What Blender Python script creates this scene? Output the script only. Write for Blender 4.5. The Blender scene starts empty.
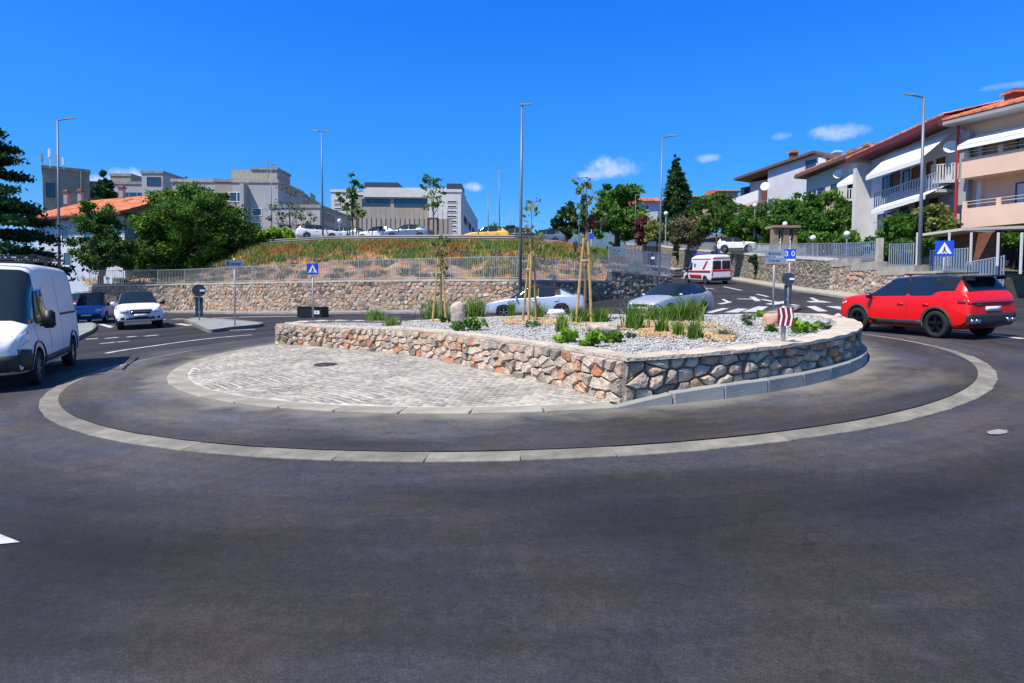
import bpy, bmesh, math, random
import numpy as np
from mathutils import Vector, Matrix
from mathutils.bvhtree import BVHTree
random.seed(7); RNG = np.random.RandomState(7)
S = bpy.context.scene
COL = S.collection
R = math.radians
# ------------------------------------------------------------------ camera
FOC, PITCH, ROLL, SHIFT, EYE = 620.0, 0.040, 0.008, -0.02705, 1.80
cr, sr = math.cos(ROLL), math.sin(ROLL)
_r0 = Vector((1, 0, 0)); _u0 = Vector((0, math.sin(PITCH), math.cos(PITCH))); FWD = Vector((0, math.cos(PITCH), -math.sin(PITCH)))
RIGHT = _r0*cr + _u0*sr; UP = _u0*cr - _r0*sr
cam_d = bpy.data.cameras.new('camera'); cam = bpy.data.objects.new('camera', cam_d); COL.objects.link(cam)
cam_d.sensor_width = 36; cam_d.lens = 36*FOC/1024; cam_d.shift_y = SHIFT; cam_d.clip_end = 3000; cam_d.clip_start = .1
m = Matrix((RIGHT, UP, -FWD)).transposed().to_4x4(); m.translation = (0, 0, EYE); cam.matrix_world = m
S.camera = cam
# ------------------------------------------------------------------ light
SUN_EL = R(58); SUNV = Vector((-0.77, -0.64, 0)).normalized()
sun_dir = Vector((SUNV.x*math.cos(SUN_EL), SUNV.y*math.cos(SUN_EL), math.sin(SUN_EL)))
sl = bpy.data.lights.new('sun', 'SUN'); sl.energy = 5.0; sl.angle = R(.5); sl.color = (1, .915, .77)
so = bpy.data.objects.new('sun', sl); COL.objects.link(so); so.rotation_euler = sun_dir.to_track_quat('Z', 'Y').to_euler()
W = bpy.data.worlds.new('World'); S.world = W; W.use_nodes = True
nt = W.node_tree; bg = nt.nodes['Background']
sky = nt.nodes.new('ShaderNodeTexSky'); sky.sky_type = 'NISHITA'; sky.sun_disc = False
sky.sun_elevation = SUN_EL; sky.sun_rotation = math.atan2(sun_dir.x, sun_dir.y)
sky.air_density = 1.0; sky.dust_density = .3; sky.ozone_density = 4.0; sky.altitude = 100
hs = nt.nodes.new('ShaderNodeHueSaturation'); hs.inputs['Saturation'].default_value = 1.22; hs.inputs['Value'].default_value = 1.0
nt.links.new(sky.outputs[0], hs.inputs['Color'])
bg.inputs['Strength'].default_value = .118
def wn(t, **k):
    n = nt.nodes.new(t)
    for a, b in k.items(): setattr(n, a, b)
    return n
tc = wn('ShaderNodeTexCoord')
def pix_dir(px, py):
    return (FWD + RIGHT*((px-512)/FOC) + UP*((341.5-py+SHIFT*1024)/FOC)).normalized()
# a few small fair-weather clouds, placed by direction in the sky
# the air over this place is a deep, saturated blue: tint by elevation, the same all round
sep = wn('ShaderNodeSeparateXYZ'); nt.links.new(tc.outputs['Generated'], sep.inputs[0])
rp = wn('ShaderNodeValToRGB'); nt.links.new(sep.outputs[2], rp.inputs[0])
for i, (p_, c_) in enumerate([(0., (.43, .62, 1.0)), (.087, (.365, .67, 1.075)), (.166, (.264, .74, 1.17)), (.284, (.255, .89, 1.46)), (.42, (.20, .90, 1.8)), (.62, (.72, .95, 1.05))]):
    el = rp.color_ramp.elements[i] if i < 2 else rp.color_ramp.elements.new(p_)
    el.position = p_; el.color = (*c_, 1)
mt_ = wn('ShaderNodeMix', data_type='RGBA', blend_type='MULTIPLY'); mt_.inputs['Factor'].default_value = 1
nt.links.new(hs.outputs[0], mt_.inputs['A']); nt.links.new(rp.outputs[0], mt_.inputs['B'])
last = mt_.outputs['Result']
def cloud(px, py, w, h, dens, seed):
    global last
    d = pix_dir(px, py); a = w/FOC; b = h/FOC
    rt = d.cross(Vector((0, 0, 1))).normalized(); up = rt.cross(d).normalized()
    dx = wn('ShaderNodeVectorMath', operation='DOT_PRODUCT'); dx.inputs[1].default_value = rt/a
    dy = wn('ShaderNodeVectorMath', operation='DOT_PRODUCT'); dy.inputs[1].default_value = up/b
    nrm = wn('ShaderNodeVectorMath', operation='NORMALIZE'); nt.links.new(tc.outputs['Generated'], nrm.inputs[0])
    nt.links.new(nrm.outputs[0], dx.inputs[0]); nt.links.new(nrm.outputs[0], dy.inputs[0])
    nz = wn('ShaderNodeTexNoise'); nz.inputs['Scale'].default_value = 34; nz.inputs['Detail'].default_value = 7; nz.inputs['Roughness'].default_value = .6
    ad = wn('ShaderNodeVectorMath', operation='ADD'); ad.inputs[1].default_value = (seed, seed*.37, 0)
    nt.links.new(nrm.outputs[0], ad.inputs[0]); nt.links.new(ad.outputs[0], nz.inputs['Vector'])
    x2 = wn('ShaderNodeMath', operation='POWER'); nt.links.new(dx.outputs['Value'], x2.inputs[0]); x2.inputs[1].default_value = 2
    y2 = wn('ShaderNodeMath', operation='POWER'); nt.links.new(dy.outputs['Value'], y2.inputs[0]); y2.inputs[1].default_value = 2
    s = wn('ShaderNodeMath', operation='ADD'); nt.links.new(x2.outputs[0], s.inputs[0]); nt.links.new(y2.outputs[0], s.inputs[1])
    n2 = wn('ShaderNodeMath', operation='MULTIPLY_ADD'); nt.links.new(nz.outputs[0], n2.inputs[0]); n2.inputs[1].default_value = -2.6; n2.inputs[2].default_value = 1.3
    t = wn('ShaderNodeMath', operation='ADD'); nt.links.new(s.outputs[0], t.inputs[0]); nt.links.new(n2.outputs[0], t.inputs[1])
    mr = wn('ShaderNodeMapRange'); mr.interpolation_type = 'SMOOTHSTEP'
    mr.inputs['From Min'].default_value = .95; mr.inputs['From Max'].default_value = -.75; mr.inputs['To Min'].default_value = 0; mr.inputs['To Max'].default_value = dens
    nt.links.new(t.outputs[0], mr.inputs['Value'])
    fr = wn('ShaderNodeVectorMath', operation='DOT_PRODUCT'); fr.inputs[1].default_value = d; nt.links.new(nrm.outputs[0], fr.inputs[0])
    g = wn('ShaderNodeMath', operation='GREATER_THAN'); g.inputs[1].default_value = .8; nt.links.new(fr.outputs['Value'], g.inputs[0])
    mu = wn('ShaderNodeMath', operation='MULTIPLY'); nt.links.new(mr.outputs[0], mu.inputs[0]); nt.links.new(g.outputs[0], mu.inputs[1])
    mx = wn('ShaderNodeMix', data_type='RGBA'); nt.links.new(mu.outputs[0], mx.inputs['Factor']); nt.links.new(last, mx.inputs['A']); mx.inputs['B'].default_value = (6.0, 6.4, 7.0, 1)
    last = mx.outputs['Result']
for c in [(612, 167, 34, 12, .85, 1.), (590, 175, 18, 6, .7, 2.), (707, 158, 13, 5, .7, 3.), (838, 132, 27, 8, .75, 4.),
          (474, 187, 13, 6, .8, 5.), (128, 176, 20, 8, .85, 6.), (104, 181, 22, 6, .8, 7.), (783, 136, 10, 4, .3, 8.), (1016, 84, 26, 3, .25, 9.)]:
    cloud(*c)
nt.links.new(last, bg.inputs['Color'])
S.view_settings.view_transform = 'Standard'; S.view_settings.look = 'None'; S.view_settings.exposure = .34; S.view_settings.gamma = 1
S.cycles.use_denoising = True; S.cycles.max_bounces = 6; S.cycles.transparent_max_bounces = 8

# ------------------------------------------------------------------ helpers
def tag(o, label=None, cat=None, group=None, kind=None):
    if label: o['label'] = label
    if cat: o['category'] = cat
    if group: o['group'] = group
    if kind: o['kind'] = kind
    return o
def empty(name, loc=(0, 0, 0), rz=0, parent=None):
    o = bpy.data.objects.new(name, None); COL.objects.link(o); o.empty_display_size = .2
    o.location = loc; o.rotation_euler = (0, 0, rz); o.parent = parent
    return o
def inst(name, mesh, parent=None, loc=(0, 0, 0), rot=(0, 0, 0), scale=(1, 1, 1)):
    o = bpy.data.objects.new(name, mesh); COL.objects.link(o); o.parent = parent
    o.location = loc; o.rotation_euler = rot; o.scale = scale
    return o
def children(o): return [c for c in bpy.data.objects if c.parent is o]
def copy_tree(o, parent=None):
    c = o.copy(); COL.objects.link(c); c.parent = parent
    for ch in children(o): copy_tree(ch, c)
    return c
class MB:
    def __init__(s): s.v = []; s.f = []; s.r = []; s.m = []
    def add(s, vs, fs, r=0., m=0):
        b = len(s.v); s.v += [tuple(v) for v in vs]; s.f += [tuple(b+i for i in f) for f in fs]
        s.r += [r]*len(vs); s.m += [m]*len(fs); return s
    def box(s, c, d, rz=0, r=0., m=0, M=None):
        x, y, z = d[0]/2, d[1]/2, d[2]/2
        vs = [Vector((sx*x, sy*y, sz*z)) for sz in (-1, 1) for sy in (-1, 1) for sx in (-1, 1)]
        q = Matrix.Rotation(rz, 3, 'Z') if M is None else M
        vs = [q @ v + Vector(c) for v in vs]
        return s.add(vs, [(0, 2, 3, 1), (4, 5, 7, 6), (0, 1, 5, 4), (1, 3, 7, 5), (3, 2, 6, 7), (2, 0, 4, 6)], r, m)
    def bar(s, p, q, w, w2=None, n=6, r=0., m=0, cap=True):
        return s.tube([p, q], [w, w if w2 is None else w2], n, r, m, cap)
    def tube(s, pts, rad, n=6, r=0., m=0, cap=True):
        pts = [Vector(p) for p in pts]; vs = []; fs = []
        for i, p in enumerate(pts):
            d = (pts[min(i+1, len(pts)-1)]-pts[max(i-1, 0)]).normalized()
            a = d.orthogonal().normalized() if abs(d.z) < .9 else Vector((1, 0, 0))
            a = (a-d*a.dot(d)).normalized(); b = d.cross(a)
            ww = rad[i] if isinstance(rad, (list, tuple)) else rad
            for k in range(n):
                t = 2*math.pi*k/n; vs.append(p+a*math.cos(t)*ww+b*math.sin(t)*ww)
        for i in range(len(pts)-1):
            for k in range(n):
                k2 = (k+1) % n; fs.append((i*n+k, i*n+k2, (i+1)*n+k2, (i+1)*n+k))
        if cap: fs.append(tuple(range(n-1, -1, -1))); fs.append(tuple((len(pts)-1)*n+k for k in range(n)))
        return s.add(vs, fs, r, m)
    def lathe(s, prof, c=(0, 0, 0), n=16, axis='Z', r=0., m=0):
        vs = []; fs = []
        for (rr, z) in prof:
            for k in range(n):
                t = 2*math.pi*k/n; x, y = rr*math.cos(t), rr*math.sin(t)
                v = (x, y, z) if axis == 'Z' else ((x, z, y) if axis == 'Y' else (z, x, y))
                vs.append(Vector(v)+Vector(c))
        for i in range(len(prof)-1):
            for k in range(n):
                k2 = (k+1) % n; fs.append((i*n+k, i*n+k2, (i+1)*n+k2, (i+1)*n+k))
        return s.add(vs, fs, r, m)
    def quad(s, a, b, c, d, r=0., m=0): return s.add([a, b, c, d], [(0, 1, 2, 3)], r, m)
    def poly(s, pts, r=0., m=0): return s.add(pts, [tuple(range(len(pts)))], r, m)
    def mesh(s, name, mats, smooth=False):
        me = bpy.data.meshes.new(name); me.from_pydata([tuple(v) for v in s.v], [], s.f)
        for mt in (mats if isinstance(mats, (list, tuple)) else [mats]): me.materials.append(mt)
        if any(s.m): me.polygons.foreach_set('material_index', s.m)
        if any(s.r): at = me.attributes.new('rnd', 'FLOAT', 'POINT'); at.data.foreach_set('value', s.r)
        if smooth: me.polygons.foreach_set('use_smooth', [True]*len(s.f))
        me.update(); return me
    def build(s, name, mats, parent=None, smooth=False, loc=(0, 0, 0), fixn=False):
        me = s.mesh(name, mats, smooth)
        if fixn:
            b = bmesh.new(); b.from_mesh(me); bmesh.ops.recalc_face_normals(b, faces=b.faces); b.to_mesh(me); b.free()
        return inst(name, me, parent, loc)
def npmesh(name, V, F, mats, rnd=None, smooth=False):
    """V (n,3), F (m,k) arrays of equal sized faces"""
    me = bpy.data.meshes.new(name); k = F.shape[1]
    me.vertices.add(len(V)); me.vertices.foreach_set('co', V.astype(np.float32).ravel())
    me.loops.add(F.size); me.loops.foreach_set('vertex_index', F.astype(np.int32).ravel())
    me.polygons.add(len(F)); me.polygons.foreach_set('loop_start', np.arange(0, F.size, k, dtype=np.int32))
    for mt in (mats if isinstance(mats, (list, tuple)) else [mats]): me.materials.append(mt)
    me.update(calc_edges=True)
    if rnd is not None: at = me.attributes.new('rnd', 'FLOAT', 'POINT'); at.data.foreach_set('value', rnd.astype(np.float32))
    if smooth: me.polygons.foreach_set('use_smooth', [True]*len(F))
    return me
# ------------------------------------------------------------------ materials
MATS = {}
def srgb(h):
    h = h.lstrip('#'); c = [int(h[i:i+2], 16)/255 for i in (0, 2, 4)]
    return tuple(x/12.92 if x <= .04045 else ((x+.055)/1.055)**2.4 for x in c)
def mat(name, col, rough=.7, metal=0., var=.0, scale=5., bump=0., bscale=40., coat=0., ramp=None, src='noise', spec=.5, alpha=1, trans=0, detail=6):
    """plain procedural material: colour, optional noise variation, or a ramp driven by noise / per-object random / the 'rnd' attribute"""
    if name in MATS: return MATS[name]
    mt = bpy.data.materials.new(name); mt.use_nodes = True; t = mt.node_tree; b = t.nodes['Principled BSDF']
    b.inputs['Roughness'].default_value = rough; b.inputs['Metallic'].default_value = metal
    b.inputs['Base Color'].default_value = (*col, 1); b.inputs['Coat Weight'].default_value = coat; b.inputs['Coat Roughness'].default_value = .03
    b.inputs['Specular IOR Level'].default_value = spec; b.inputs['Transmission Weight'].default_value = trans
    co = t.nodes.new('ShaderNodeTexCoord'); N = lambda ty: t.nodes.new(ty)
    if ramp:
        rp = N('ShaderNodeValToRGB'); e = rp.color_ramp.elements
        for i, (p, c) in enumerate(ramp):
            el = e[i] if i < 2 else e.new(p)
            el.position = p; el.color = (*c, 1)
        if src == 'rnd': a = N('ShaderNodeAttribute'); a.attribute_name = 'rnd'; fac = a.outputs['Fac']
        elif src == 'object': a = N('ShaderNodeObjectInfo'); fac = a.outputs['Random']
        else:
            a = N('ShaderNodeTexNoise'); a.inputs['Scale'].default_value = scale; a.inputs['Detail'].default_value = detail; t.links.new(co.outputs['Object'], a.inputs['Vector']); fac = a.outputs[0]
        t.links.new(fac, rp.inputs[0]); out = rp.outputs[0]
        if src == 'object' or src == 'rnd': rp.color_ramp.interpolation = 'LINEAR'
    else: out = None
    if var > 0:
        nz = N('ShaderNodeTexNoise'); nz.inputs['Scale'].default_value = scale; nz.inputs['Detail'].default_value = detail; t.links.new(co.outputs['Object'], nz.inputs['Vector'])
        mr = N('ShaderNodeMapRange'); mr.inputs['From Min'].default_value = .3; mr.inputs['From Max'].default_value = .7; mr.inputs['To Min'].default_value = 1-var; mr.inputs['To Max'].default_value = 1+var
        t.links.new(nz.outputs[0], mr.inputs['Value'])
        mx = N('ShaderNodeVectorMath'); mx.operation = 'SCALE'
        if out is None: mx.inputs[0].default_value = col
        else: t.links.new(out, mx.inputs[0])
        t.links.new(mr.outputs[0], mx.inputs['Scale']); out = mx.outputs[0]
    if out is not None: t.links.new(out, b.inputs['Base Color'])
    if bump > 0:
        nz = N('ShaderNodeTexNoise'); nz.inputs['Scale'].default_value = bscale; nz.inputs['Detail'].default_value = 5; t.links.new(co.outputs['Object'], nz.inputs['Vector'])
        bp = N('ShaderNodeBump'); bp.inputs['Strength'].default_value = bump; bp.inputs['Distance'].default_value = .05 if 'limestone' in name or 'coping' in name else .02
        t.links.new(nz.outputs[0], bp.inputs['Height']); t.links.new(bp.outputs[0], b.inputs['Normal'])
    if alpha < 1: b.inputs['Alpha'].default_value = alpha
    MATS[name] = mt; return mt
def asphalt(name, base, patch=.25, light=None, seed=0.):
    mt = bpy.data.materials.new(name); mt.use_nodes = True; t = mt.node_tree; b = t.nodes['Principled BSDF']; N = lambda ty: t.nodes.new(ty); L = t.links.new
    co = N('ShaderNodeTexCoord'); mp = N('ShaderNodeMapping'); mp.inputs['Location'].default_value = (seed, seed*2, 0); L(co.outputs['Object'], mp.inputs[0])
    # broad patches (worn / oily areas), swept round the roundabout centre: use polar coordinates
    sx = N('ShaderNodeSeparateXYZ'); L(co.outputs['Object'], sx.inputs[0])
    ax = N('ShaderNodeMath'); ax.operation = 'SUBTRACT'; L(sx.outputs[0], ax.inputs[0]); ax.inputs[1].default_value = CX
    ay = N('ShaderNodeMath'); ay.operation = 'SUBTRACT'; L(sx.outputs[1], ay.inputs[0]); ay.inputs[1].default_value = CY
    cmb = N('ShaderNodeCombineXYZ'); L(ax.outputs[0], cmb.inputs[0]); L(ay.outputs[0], cmb.inputs[1])
    ln = N('ShaderNodeVectorMath'); ln.operation = 'LENGTH'; L(cmb.outputs[0], ln.inputs[0])
    an = N('ShaderNodeMath'); an.operation = 'ARCTAN2'; L(ay.outputs[0], an.inputs[0]); L(ax.outputs[0], an.inputs[1])
    am = N('ShaderNodeMath'); am.operation = 'MULTIPLY'; L(an.outputs[0], am.inputs[0]); am.inputs[1].default_value = 3.2
    pc = N('ShaderNodeCombineXYZ'); L(ln.outputs['Value'], pc.inputs[0]); L(am.outputs[0], pc.inputs[1]); pc.inputs[2].default_value = seed
    n1 = N('ShaderNodeTexNoise'); n1.inputs['Scale'].default_value = .55; n1.inputs['Detail'].default_value = 4; n1.inputs['Roughness'].default_value = .55; L(pc.outputs[0], n1.inputs['Vector'])
    n2 = N('ShaderNodeTexNoise'); n2.inputs['Scale'].default_value = 95; n2.inputs['Detail'].default_value = 3; n2.inputs['Roughness'].default_value = .8; L(mp.outputs[0], n2.inputs['Vector'])
    n3 = N('ShaderNodeTexNoise'); n3.inputs['Scale'].default_value = .35; n3.inputs['Detail'].default_value = 6; n3.inputs['Roughness'].default_value = .6; L(mp.outputs[0], n3.inputs['Vector'])
    def mr(src, a, b_, c, d):
        q = N('ShaderNodeMapRange'); q.inputs['From Min'].default_value = a; q.inputs['From Max'].default_value = b_; q.inputs['To Min'].default_value = c; q.inputs['To Max'].default_value = d; L(src, q.inputs['Value']); return q.outputs[0]
    def mul(a, b_):
        q = N('ShaderNodeMath'); q.operation = 'MULTIPLY'; L(a, q.inputs[0]); L(b_, q.inputs[1]); return q.outputs[0]
    f = mul(mul(mr(n1.outputs[0], .36, .64, 1-patch*1.35, 1+patch*1.35), mr(n2.outputs[0], .28, .72, .40, 1.65)), mr(n3.outputs[0], .3, .7, 1-patch*.7, 1+patch*.7))
    # light chippings
    v = N('ShaderNodeTexVoronoi'); v.inputs['Scale'].default_value = 60; L(mp.outputs[0], v.inputs['Vector'])
    chip = mr(v.outputs['Distance'], .1, .22, 1.45, 1.0)
    f = mul(f, chip)
    sc = N('ShaderNodeVectorMath'); sc.operation = 'SCALE'; sc.inputs[0].default_value = base; L(f, sc.inputs['Scale']); out = sc.outputs[0]
    if light:   # dust spread from the kerbs, by noise only
        n4 = N('ShaderNodeTexNoise'); n4.inputs['Scale'].default_value = .9; n4.inputs['Detail'].default_value = 5; L(pc.outputs[0], n4.inputs['Vector'])
        mx = N('ShaderNodeMix'); mx.data_type = 'RGBA'; L(mr(n4.outputs[0], .48, .78, 0, .75), mx.inputs['Factor']); L(out, mx.inputs['A']); mx.inputs['B'].default_value = (*light, 1); out = mx.outputs['Result']
    # tone drift between bluish and brownish, coarse aggregate mottling, dark scuffs stretched along the traffic and fine cracks
    n5 = N('ShaderNodeTexNoise'); n5.inputs['Scale'].default_value = .8; n5.inputs['Detail'].default_value = 5; L(mp.outputs[0], n5.inputs['Vector'])
    tn = N('ShaderNodeMix'); tn.data_type = 'RGBA'; tn.blend_type = 'MULTIPLY'; tn.inputs['Factor'].default_value = 1; L(out, tn.inputs['A'])
    cr2 = N('ShaderNodeValToRGB'); cr2.color_ramp.elements[0].position = .35; cr2.color_ramp.elements[0].color = (.90, .97, 1.16, 1); cr2.color_ramp.elements[1].position = .66; cr2.color_ramp.elements[1].color = (1.14, 1.04, .86, 1); L(n5.outputs[0], cr2.inputs[0]); L(cr2.outputs[0], tn.inputs['B']); out = tn.outputs['Result']
    n6 = N('ShaderNodeTexNoise'); n6.inputs['Scale'].default_value = 22; n6.inputs['Detail'].default_value = 6; n6.inputs['Roughness'].default_value = .75; L(mp.outputs[0], n6.inputs['Vector'])
    rdn = N('ShaderNodeMath'); rdn.operation = 'MULTIPLY_ADD'; L(n5.outputs[0], rdn.inputs[0]); rdn.inputs[1].default_value = -1.6; rda = N('ShaderNodeMath'); rda.operation = 'ADD'; rda.inputs[1].default_value = .9; L(ln.outputs['Value'], rda.inputs[0]); L(rda.outputs[0], rdn.inputs[2])
    n8 = N('ShaderNodeTexNoise'); n8.inputs['Scale'].default_value = 6; n8.inputs['Detail'].default_value = 10; n8.inputs['Roughness'].default_value = .8; L(mp.outputs[0], n8.inputs['Vector']); crk8 = mr(n8.outputs[0], .32, .68, .74, 1.30)
    sc6 = N('ShaderNodeMapping'); sc6.inputs['Scale'].default_value = (2.4, .35, 1); L(pc.outputs[0], sc6.inputs[0])
    n7 = N('ShaderNodeTexNoise'); n7.inputs['Scale'].default_value = 1.1; n7.inputs['Detail'].default_value = 7; n7.inputs['Roughness'].default_value = .65; L(sc6.outputs[0], n7.inputs['Vector'])
    wv = N('ShaderNodeTexNoise'); wv.inputs['Scale'].default_value = .5; wv.inputs['Detail'].default_value = 3; wv.inputs['Distortion'].default_value = .6; L(mp.outputs[0], wv.inputs['Vector'])
    ab = N('ShaderNodeMath'); ab.operation = 'SUBTRACT'; ab.inputs[1].default_value = .5; L(wv.outputs[0], ab.inputs[0]); ab2 = N('ShaderNodeMath'); ab2.operation = 'ABSOLUTE'; L(ab.outputs[0], ab2.inputs[0])
    ck0 = mr(ab2.outputs[0], .0, .0025, .40, .0); ck1 = mul(ck0, mr(n5.outputs[0], .50, .60, 0., 1.)); cks = N('ShaderNodeMath'); cks.operation = 'SUBTRACT'; cks.inputs[0].default_value = 1.; L(ck1, cks.inputs[1]); crk = cks.outputs[0]
    vo = N('ShaderNodeTexVoronoi'); vo.inputs['Scale'].default_value = .75; L(mp.outputs[0], vo.inputs['Vector']); vd = N('ShaderNodeMath'); vd.operation = 'MULTIPLY_ADD'; L(n6.outputs[0], vd.inputs[0]); vd.inputs[1].default_value = .14; L(vo.outputs['Distance'], vd.inputs[2]); crk = mul(crk, mr(vd.outputs[0], .10, .16, .62, 1.))
    g6 = mul(mul(mr(n6.outputs[0], .25, .75, .66, 1.40), mr(n7.outputs[0], .3, .72, .80, 1.24)), mul(mul(crk, crk8), mr(rdn.outputs[0], 10.2, 11.9, 1.42, .92)))
    sc2 = N('ShaderNodeVectorMath'); sc2.operation = 'SCALE'; L(out, sc2.inputs[0]); L(g6, sc2.inputs['Scale']); out = sc2.outputs[0]
    if light:   # pale dust lying against the inner band
        dn = N('ShaderNodeTexNoise'); dn.inputs['Scale'].default_value = 1.6; dn.inputs['Detail'].default_value = 6; L(mp.outputs[0], dn.inputs['Vector'])
        dd = N('ShaderNodeMath'); dd.operation = 'MULTIPLY_ADD'; L(dn.outputs[0], dd.inputs[0]); dd.inputs[1].default_value = -1.3; L(ln.outputs['Value'], dd.inputs[2])
        mx2 = N('ShaderNodeMix'); mx2.data_type = 'RGBA'; L(mr(dd.outputs[0], 7.2, 7.75, .85, 0), mx2.inputs['Factor']); L(out, mx2.inputs['A']); mx2.inputs['B'].default_value = (.22, .205, .18, 1); out = mx2.outputs['Result']
    L(out, b.inputs['Base Color']); b.inputs['Roughness'].default_value = .82; b.inputs['Specular IOR Level'].default_value = .35
    bp = N('ShaderNodeBump'); bp.inputs['Strength'].default_value = .55; bp.inputs['Distance'].default_value = .008; L(n2.outputs[0], bp.inputs['Height']); L(bp.outputs[0], b.inputs['Normal'])
    return mt
# ------------------------------------------------------------------ terrain and pixel -> ground
PA, PB = 0.038, 0.015
def sstep(a, b, x):
    t = min(1, max(0, (x-a)/(b-a))); return t*t*(3-2*t)
def zg(X, Y):
    z = PA*X + PB*Y
    if Y > 27: z += .034*(Y-27)*sstep(27, 40, Y)*sstep(0, 7, X)
    if X < -40: z -= PA*(X+40)*.8
    if Y < 0 : z -= PB*Y*.7
    if Y > 58 and X > 0: z += .022*(Y-58)*sstep(0, 7, X)
    return z
def G(px, py, dz=0.):
    d = pix_dir(px, py); t = 2.
    o = Vector((0, 0, EYE)); p = o
    prev = t
    while t < 400:
        p = o+d*t
        if p.z < zg(p.x, p.y)+dz:
            a, b = prev, t
            for _ in range(30):
                c = (a+b)/2; p = o+d*c
                if p.z < zg(p.x, p.y)+dz: b = c
                else: a = c
            return p
        prev = t; t *= 1.03
    return p
def at(px, py, Y):
    d = pix_dir(px, py); return Vector((0, 0, EYE))+d*(Y/d.y)
def PX(p):
    q = Vector(p)-Vector((0, 0, EYE)); z = q.dot(FWD); return (512+FOC*q.dot(RIGHT)/z, 341.5-FOC*q.dot(UP)/z+SHIFT*1024)
CX, CY = .1, 15.95
# ------------------------------------------------------------------ shared materials
M_ROAD = asphalt('asphalt_road', (.0295, .0275, .0305), .36)
M_APRON = asphalt('asphalt_apron', (.034, .032, .034), .32, light=(.11, .104, .095), seed=3.)
M_CONC = mat('concrete', (.36, .33, .28), .85, var=.22, scale=3, bump=.4, bscale=30)
M_CONC_L = mat('concrete_pale', (.47, .43, .36), .85, var=.2, scale=2.5, bump=.4, bscale=25)
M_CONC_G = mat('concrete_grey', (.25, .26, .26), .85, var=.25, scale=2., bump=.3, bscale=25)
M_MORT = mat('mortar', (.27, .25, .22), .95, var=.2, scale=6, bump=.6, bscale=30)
M_MORT_SH = mat('mortar_shade', (.085, .08, .075), .95, var=.2, scale=6, bump=.6, bscale=30)  # darker copy for walls turned from the sun, shade in the colour
STONE_RAMP = [(0, (.20, .165, .13)), (.16, (.36, .30, .235)), (.34, (.50, .42, .33)), (.5, (.54, .44, .35)), (.68, (.46, .37, .28)), (.84, (.55, .40, .30)), (.93, (.54, .29, .17)), (.97, (.52, .19, .09)), (1, (.26, .21, .17))]
M_STONE = mat('limestone', (1, 1, 1), .9, ramp=STONE_RAMP, src='object', var=.38, scale=7, bump=1.0, bscale=22)
STONE_RAMP_G = [(0, (.22, .18, .145)), (.25, (.35, .29, .22)), (.5, (.46, .37, .275)), (.75, (.52, .43, .32)), (.9, (.46, .24, .11)), (1, (.28, .225, .18))]
M_STONE_G = mat('limestone_weathered', (1, 1, 1), .92, ramp=STONE_RAMP_G, src='object', var=.45, scale=7, bump=1.0, bscale=12)
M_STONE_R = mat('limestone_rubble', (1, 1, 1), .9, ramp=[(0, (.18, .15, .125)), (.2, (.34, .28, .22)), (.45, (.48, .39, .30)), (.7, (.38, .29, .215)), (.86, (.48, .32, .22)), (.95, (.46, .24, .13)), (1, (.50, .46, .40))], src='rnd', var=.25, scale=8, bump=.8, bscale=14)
M_STONE_RY = mat('limestone_rubble_yellow', (1, 1, 1), .9, ramp=[(0, (.12, .105, .085)), (.3, (.22, .19, .145)), (.6, (.31, .265, .20)), (.85, (.26, .21, .155)), (1, (.37, .33, .26))], src='rnd', var=.25, scale=8, bump=.8, bscale=14)  # darker rubble; on the shaded walls it also carries their shade
M_WHITE = mat('road_paint', (.47, .47, .46), .8, var=.35, scale=5, bump=.2)
M_STEEL = mat('galvanised_steel', (.42, .42, .42), .5, .35, var=.1, scale=3)
M_STEEL_B = mat('painted_steel_grey', (.30, .36, .43), .5, .2)
M_BLACK = mat('black_plastic', (.012, .012, .013), .5)
M_RUBBER = mat('tyre_rubber', (.014, .014, .015), .85)
M_GLASS = mat('vehicle_glass', (.012, .017, .022), .04, spec=.6, coat=.5)
M_CHROME = mat('chrome', (.6, .6, .62), .15, 1.)
# ------------------------------------------------------------------ ground
def grid_mesh(name, xs, ys, fz, mt):
    V = np.array([(x, y, fz(x, y)) for y in ys for x in xs]); nx = len(xs); F = []
    for j in range(len(ys)-1):
        for i in range(nx-1): F.append((j*nx+i, j*nx+i+1, (j+1)*nx+i+1, (j+1)*nx+i))
    return npmesh(name, V, np.array(F), mt, smooth=True)
xs = sorted(set([-600, -400, -250, -150, -100, -70]+list(range(-56, 61, 2))+[70, 100, 150, 250, 400, 600]))
ys = sorted(set([-300, -120, -50, -20]+list(range(-10, 130, 2))+[150, 200, 300, 450, 700]))
def zfar(X, Y): return zg(max(-70, min(60, X)), min(Y, 130)) if Y > -1e9 else 0
tag(inst('ground', grid_mesh('ground', xs, ys, zfar, M_ROAD)), kind='structure')
def frame(X, Y, head, z=None):
    """matrix at a ground point: x axis = heading, tilted with the slope"""
    zz = zg(X, Y) if z is None else z
    e = .5; n = Vector((-(zg(X+e, Y)-zg(X-e, Y))/(2*e), -(zg(X, Y+e)-zg(X, Y-e))/(2*e), 1)).normalized() if z is None else Vector((0, 0, 1))
    x = Vector((math.cos(head), math.sin(head), 0)); x = (x-n*x.dot(n)).normalized(); y = n.cross(x)
    M = Matrix((x, y, n)).transposed().to_4x4(); M.translation = (X, Y, zz); return M
def ring_sheet(name, r0, r1, d0, d1, mt, n=160, parent=None, nr=1):
    mb = MB()
    for k in range(n):
        a, b = 2*math.pi*k/n, 2*math.pi*(k+1)/n
        def P(r, t, d): r = r(t) if callable(r) else r; x, y = CX+r*math.cos(t), CY+r*math.sin(t); return (x, y, zg(x, y)+d)
        mb.quad(P(r0, a, d0), P(r1, a, d1), P(r1, b, d1), P(r0, b, d0))
    return mb.build(name, mt, parent)
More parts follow.
